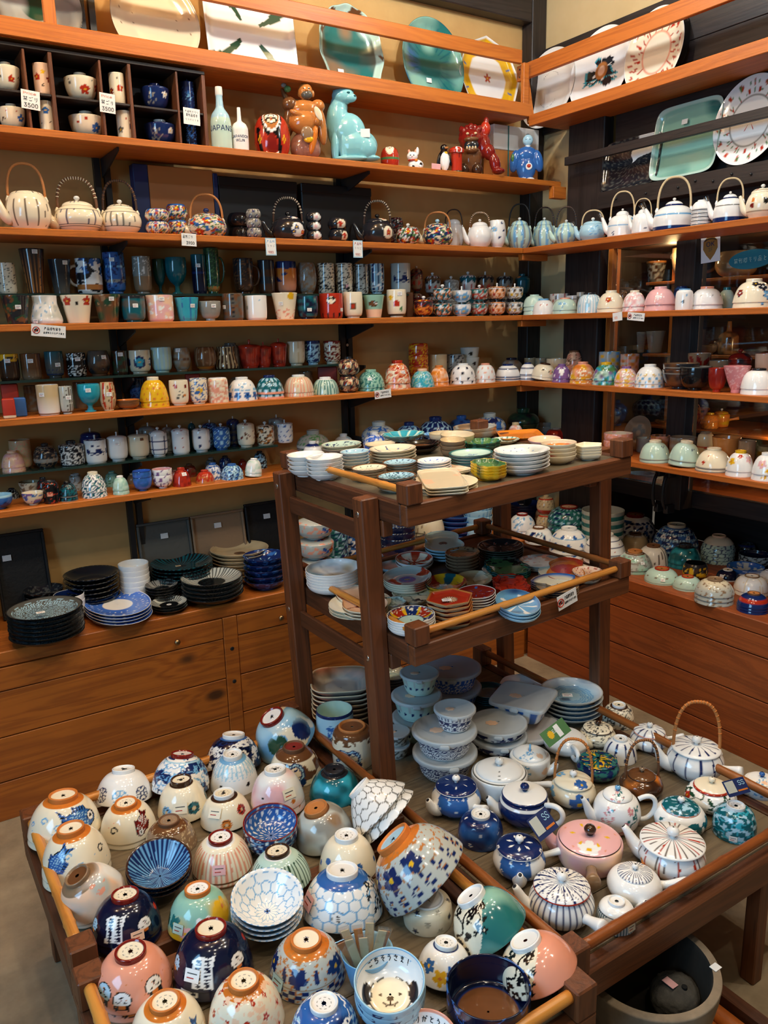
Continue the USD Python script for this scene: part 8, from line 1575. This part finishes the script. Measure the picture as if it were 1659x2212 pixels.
# ---------------------------------------------------------------- smaller things on the trays, and what stands on the floor
def inner_text(label, word, v, u0, du, size, col, kind, R, H, rad=.0007):
    """Letters written on the inner wall of an upright bowl, reading along its far side."""
    prim = [p for p in stage.GetPrimAtPath('/World').GetChildren() if (p.GetCustomDataByKey('label') or '').startswith(label)][0]
    b, t = curve(np.array(BODY[kind]) * [R, H], 40); th = .035 * R + .0012
    def fn(x, y):
        vv = np.clip(1 - (v - y * size), 0, 1); r, z = np.interp(vv, t, b[:, 0]) - th * 1.15, np.interp(vv, t, b[:, 1]) + th * .25; a = u0 + x * du; return np.array([r * math.sin(a), r * math.cos(a), z])
    gs = glyphs(word); n = len(gs); strokes_on(prim, 'lettering', [[((i + .1 + .8 * x) / n - .5, y) for x, y in st] for i, g in enumerate(gs) for st in g], fn, rad, col)
q = top_of('blue bowl with puppy face painted inside'); inner_text('blue bowl with puppy', 'go chi so u sa ma ex', .44, 0, 1.5, .20, 'K', 'deep', q[2], q[3])
q = top_of('white bowl with pink rim and lettering at the bottom edge'); inner_text('white bowl with pink rim', 'a ri ga to u ex', .50, .1, 1.5, .24, 'K', 'sbowl', q[2], q[3])
def base_stamp(label, word, deg):
    q = [f for f in FITS if f[0].startswith(label)][0]; R, H = q[2], q[3]; prim = [p for p in stage.GetPrimAtPath('/World').GetChildren() if (p.GetCustomDataByKey('label') or '').startswith(label)][0]
    m = meshkit.text_mesh(word, R * .09, .0004); v = np.array(m.vertices); v[:, 0] -= v[:, 0].max() / 2; a = math.radians(deg); w = v.copy(); w[:, 0] = v[:, 0] * math.cos(a) - v[:, 1] * math.sin(a); w[:, 1] = v[:, 0] * math.sin(a) + v[:, 1] * math.cos(a); put(prim, 'base_stamp', w + [0, .02 * R, H * .95 + .0006], np.array(m.faces), PAPER, COL['K'], smooth=False)
for lb, dg in (('white bowl with dark lotus wheels', -50), ('cream bowl with red and yellow chry', 70), ('cream bowl with dark teal chry', 10), ('white bowl with faint pink glaze', 0)): base_stamp(lb, 'taste', dg)
def wrap_text(label, text, h, z, u0=0):
    q = [f for f in FITS if f[0].startswith(label)][0]; R = q[2]; prim = [p for p in stage.GetPrimAtPath('/World').GetChildren() if (p.GetCustomDataByKey('label') or '').startswith(label)][0]
    m = meshkit.text_mesh(text, h, .0005); v = np.array(m.vertices); a = (v[:, 0] - v[:, 0].max() / 2) / R + u0; r = R * 1.003 + v[:, 2]; put(prim, 'lettering', np.stack([r * np.sin(a), -r * np.cos(a), z + v[:, 1]], 1), np.array(m.faces), PAPER, COL['n'], smooth=False)
wrap_text('pale blue porcelain bottle', 'JAPANS', .017, .062); wrap_text('slim white porcelain bottle', 'JAPANSCH', .0085, .045); wrap_text('slim white porcelain bottle', 'WIJN', .0085, .032)
# cup of wrapped cutlery among the bowls
rows(LB1, 500, 1500, 3.318, "utensil_cup: tum 780 1690 1160 2150 | H=1.7 | L, in l | pale blue cup full of wrapped wooden cutlery between bowls")
q = FITS[-1]; cl, R, H = q[4], q[2], q[3]; B = frame(np.array([0, 0, 1.0]), cl)
R_ = random.Random(11); 
for i, (ax, az, ay) in enumerate([(-.42, .0, -.1), (-.34, .02, .1), (-.26, -.04, -.2), (-.14, .05, .15), (.06, .0, .2), (.24, -.03, -.05), (.33, .04, .1), (-.05, -.06, -.15)]):
    d = np.array([math.sin(ax), ay * .8, math.cos(ax)]); d /= np.linalg.norm(d); s = np.cross([0, -1.0, 0], d); s /= np.linalg.norm(s); n = np.cross(d, s); L_ = H * (1.45 + .1 * (i % 3)); o = cl + np.array([ax * R * .5, ay * R * .6, .012]) @ B; M = np.array([s, n, d]) @ B
    t = thing('cutlery_packet', 'tan paper packet of wooden cutlery in clear sleeve, %s' % ['leaning far left in the cup', 'leaning left in the cup', 'left of the middle', 'just left of upright', 'just right of upright', 'leaning right in the cup', 'leaning far right in the cup', 'at the near middle of the cup'][i], 'cutlery', o, M.T, 'wrapped cutlery in the pale blue cup')
    w = .008; put(t, 'paper', *box(-w, -.0012, 0, w, .0012, L_ * .93, .0008), PAPER, COL['e' if i % 3 else 'h'], smooth=False); put(t, 'clear_sleeve', *box(-w * 1.25, -.0022, -.001, w * 1.25, .0022, L_, .0008), FILM, smooth=False)
    for k in range(3): put(t, 'print_mark', *box(-.002, -.0016, L_ * (.62 + .08 * k), .002, -.00125, L_ * (.65 + .08 * k)), PAPER, COL['k'], smooth=False)
# hang tags on teapots
for lb, px, py, w, h, zz, col, cat, rot in (('green hang tag with yellow burst on the flat white lid', 1200, 1582, 78, 34, .475, 'g', 'tag', 12), ('blue and black oval tea strainer tag leaning on the navy rimmed teapot', 1172, 1780, 62, 50, .45, 'n', 'tag', 10), ('blue and black oval tag on the red lidded teapot', 1590, 1700, 66, 34, .47, 'n', 'tag', -8)):
    d = ray(px, py); c = CAM + d * ((zz - CAM[2]) / d[2]); t = card('hang_tag', lb, cat, px, py, w, h, 1, 0, rot, col, surf=c, lean=.8, lines=[('SS', .12, .05, .3, 'l', .3)] if col == 'n' else [('Easy', -.1, .0, .25, 'W', .3)])
    k = ((c - CAM) @ _f) / F; W_, H_ = w * k, h * k
    if col == 'n': put(t, 'clear_window', *box(-W_ * .45, -H_ * .3, .0013, -W_ * .05, H_ * .42, .0018), PAPER, COL['z'], smooth=False); put(t, 'print_bar', *box(0, -H_ * .3, .0013, W_ * .44, -H_ * .2, .0018), PAPER, COL['o'], smooth=False)
    else:
        a = np.linspace(0, 2 * PI, 24, endpoint=False); r = H_ * .3 * np.where(np.arange(24) % 2, 1, .75); v = np.vstack([np.stack([r * np.cos(a) - W_ * .2, r * np.sin(a) + H_ * .05, 0 * a + .0016], 1), [[-W_ * .2, H_ * .05, .0019]]]); put(t, 'star_burst', v, [(24, k2, (k2 + 1) % 24) for k2 in range(24)], PAPER, COL['y']); put(t, 'print_panel', *box(W_ * .02, -H_ * .4, .0013, W_ * .2, H_ * .4, .0017), PAPER, COL['W'], smooth=False)
# notice hung on the lower bamboo rail
c = CO + CEX * .52 + CEY * (Y0 - .003) + CEZ * (H2 + .001); card('notice_card', 'no photography notice hanging from the bamboo rail of the rack', 'sign', 1141, 1317, 57, 33, 1, 0, 13, surf=c + np.array([0, -.012, 0]), nophoto=True)
# stone basin, pumice-like rock and roller dolly under the teapot table
ZF = Top((0, 0, .075)); d = ray(1395, 2125); bc = CAM + d * ((.20 - CAM[2]) / d[2])
t = thing('stone_basin', 'round grey stone basin with dark inside on the floor under the table', 'basin', (bc[0], bc[1], .062)); RB = .145
prof = [(.003, .0), (.72 * RB, 0), (.80 * RB, .02), (.98 * RB, .16), (RB, .185), (.99 * RB, .19), (.88 * RB, .19), (.86 * RB, .18), (.80 * RB, .06), (.70 * RB, .04), (.003, .04)]
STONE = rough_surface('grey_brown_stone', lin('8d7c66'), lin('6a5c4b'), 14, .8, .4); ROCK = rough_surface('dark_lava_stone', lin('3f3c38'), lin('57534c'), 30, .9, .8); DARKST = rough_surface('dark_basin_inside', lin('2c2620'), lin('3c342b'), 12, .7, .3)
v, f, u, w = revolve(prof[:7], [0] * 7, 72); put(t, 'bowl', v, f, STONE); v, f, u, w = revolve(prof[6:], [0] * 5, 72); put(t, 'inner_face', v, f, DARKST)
put(t, 'price_sticker', *[q_ + (np.array([RB * .72, -RB * .60, .1905]) if k == 0 else 0) for k, q_ in enumerate(box(-.010, -.008, 0, .010, .008, .001))], PAPER, COL['W'], smooth=False)
m = trimesh.creation.icosphere(4, 1.0); v = np.array(m.vertices) * [.056, .050, .040]; v *= (1 + .16 * (meshkit.fbm(v * 30 + 4) - .5))[:, None]; v += (meshkit.fbm(v * 160) - .5)[:, None] * .004
d = ray(1457, 2150); rc = CAM + d * ((.155 - CAM[2]) / d[2]); t = thing('lava_rock', 'dark grey pitted rock with a drilled hole lying in the stone basin', 'rock', rc); put(t, 'body', v, np.array(m.faces), ROCK)
v, f = trimesh.creation.cylinder(.006, .012, sections=14).vertices, trimesh.creation.cylinder(.006, .012, sections=14).faces; put(t, 'drilled_hole', np.array(v) + [0, -.022, .034], f, plain('black_hole', (.004, .004, .004), .9), smooth=False)
put(t, 'price_sticker', *[q_ + (np.array([-.018, .0, .041]) if k == 0 else 0) for k, q_ in enumerate(box(-.009, -.014, 0, .009, .014, .001))], PAPER, COL['p'], smooth=False)
t = thing('roller_dolly', 'low wooden dolly frame with rollers beside the stone basin', 'dolly', (bc[0], bc[1], 0))
for n_, b_ in (('side_rail', (-.20, -.19, .012, .27, -.16, .06)), ('side_rail', (-.20, .16, .012, .27, .19, .06)), ('end_rail', (.24, -.1595, .012, .27, .1595, .06)), ('end_rail', (-.20, -.1595, .012, -.17, .1595, .06))): put(t, n_, *box(*b_, .003), CART_X if n_ == 'side_rail' else CART_Y, smooth=False)
for x in (.205, .155): put(t, 'roller', *tube([(x, -.159, .036), (x, .159, .036)], .022, 14), SHELF_Y)
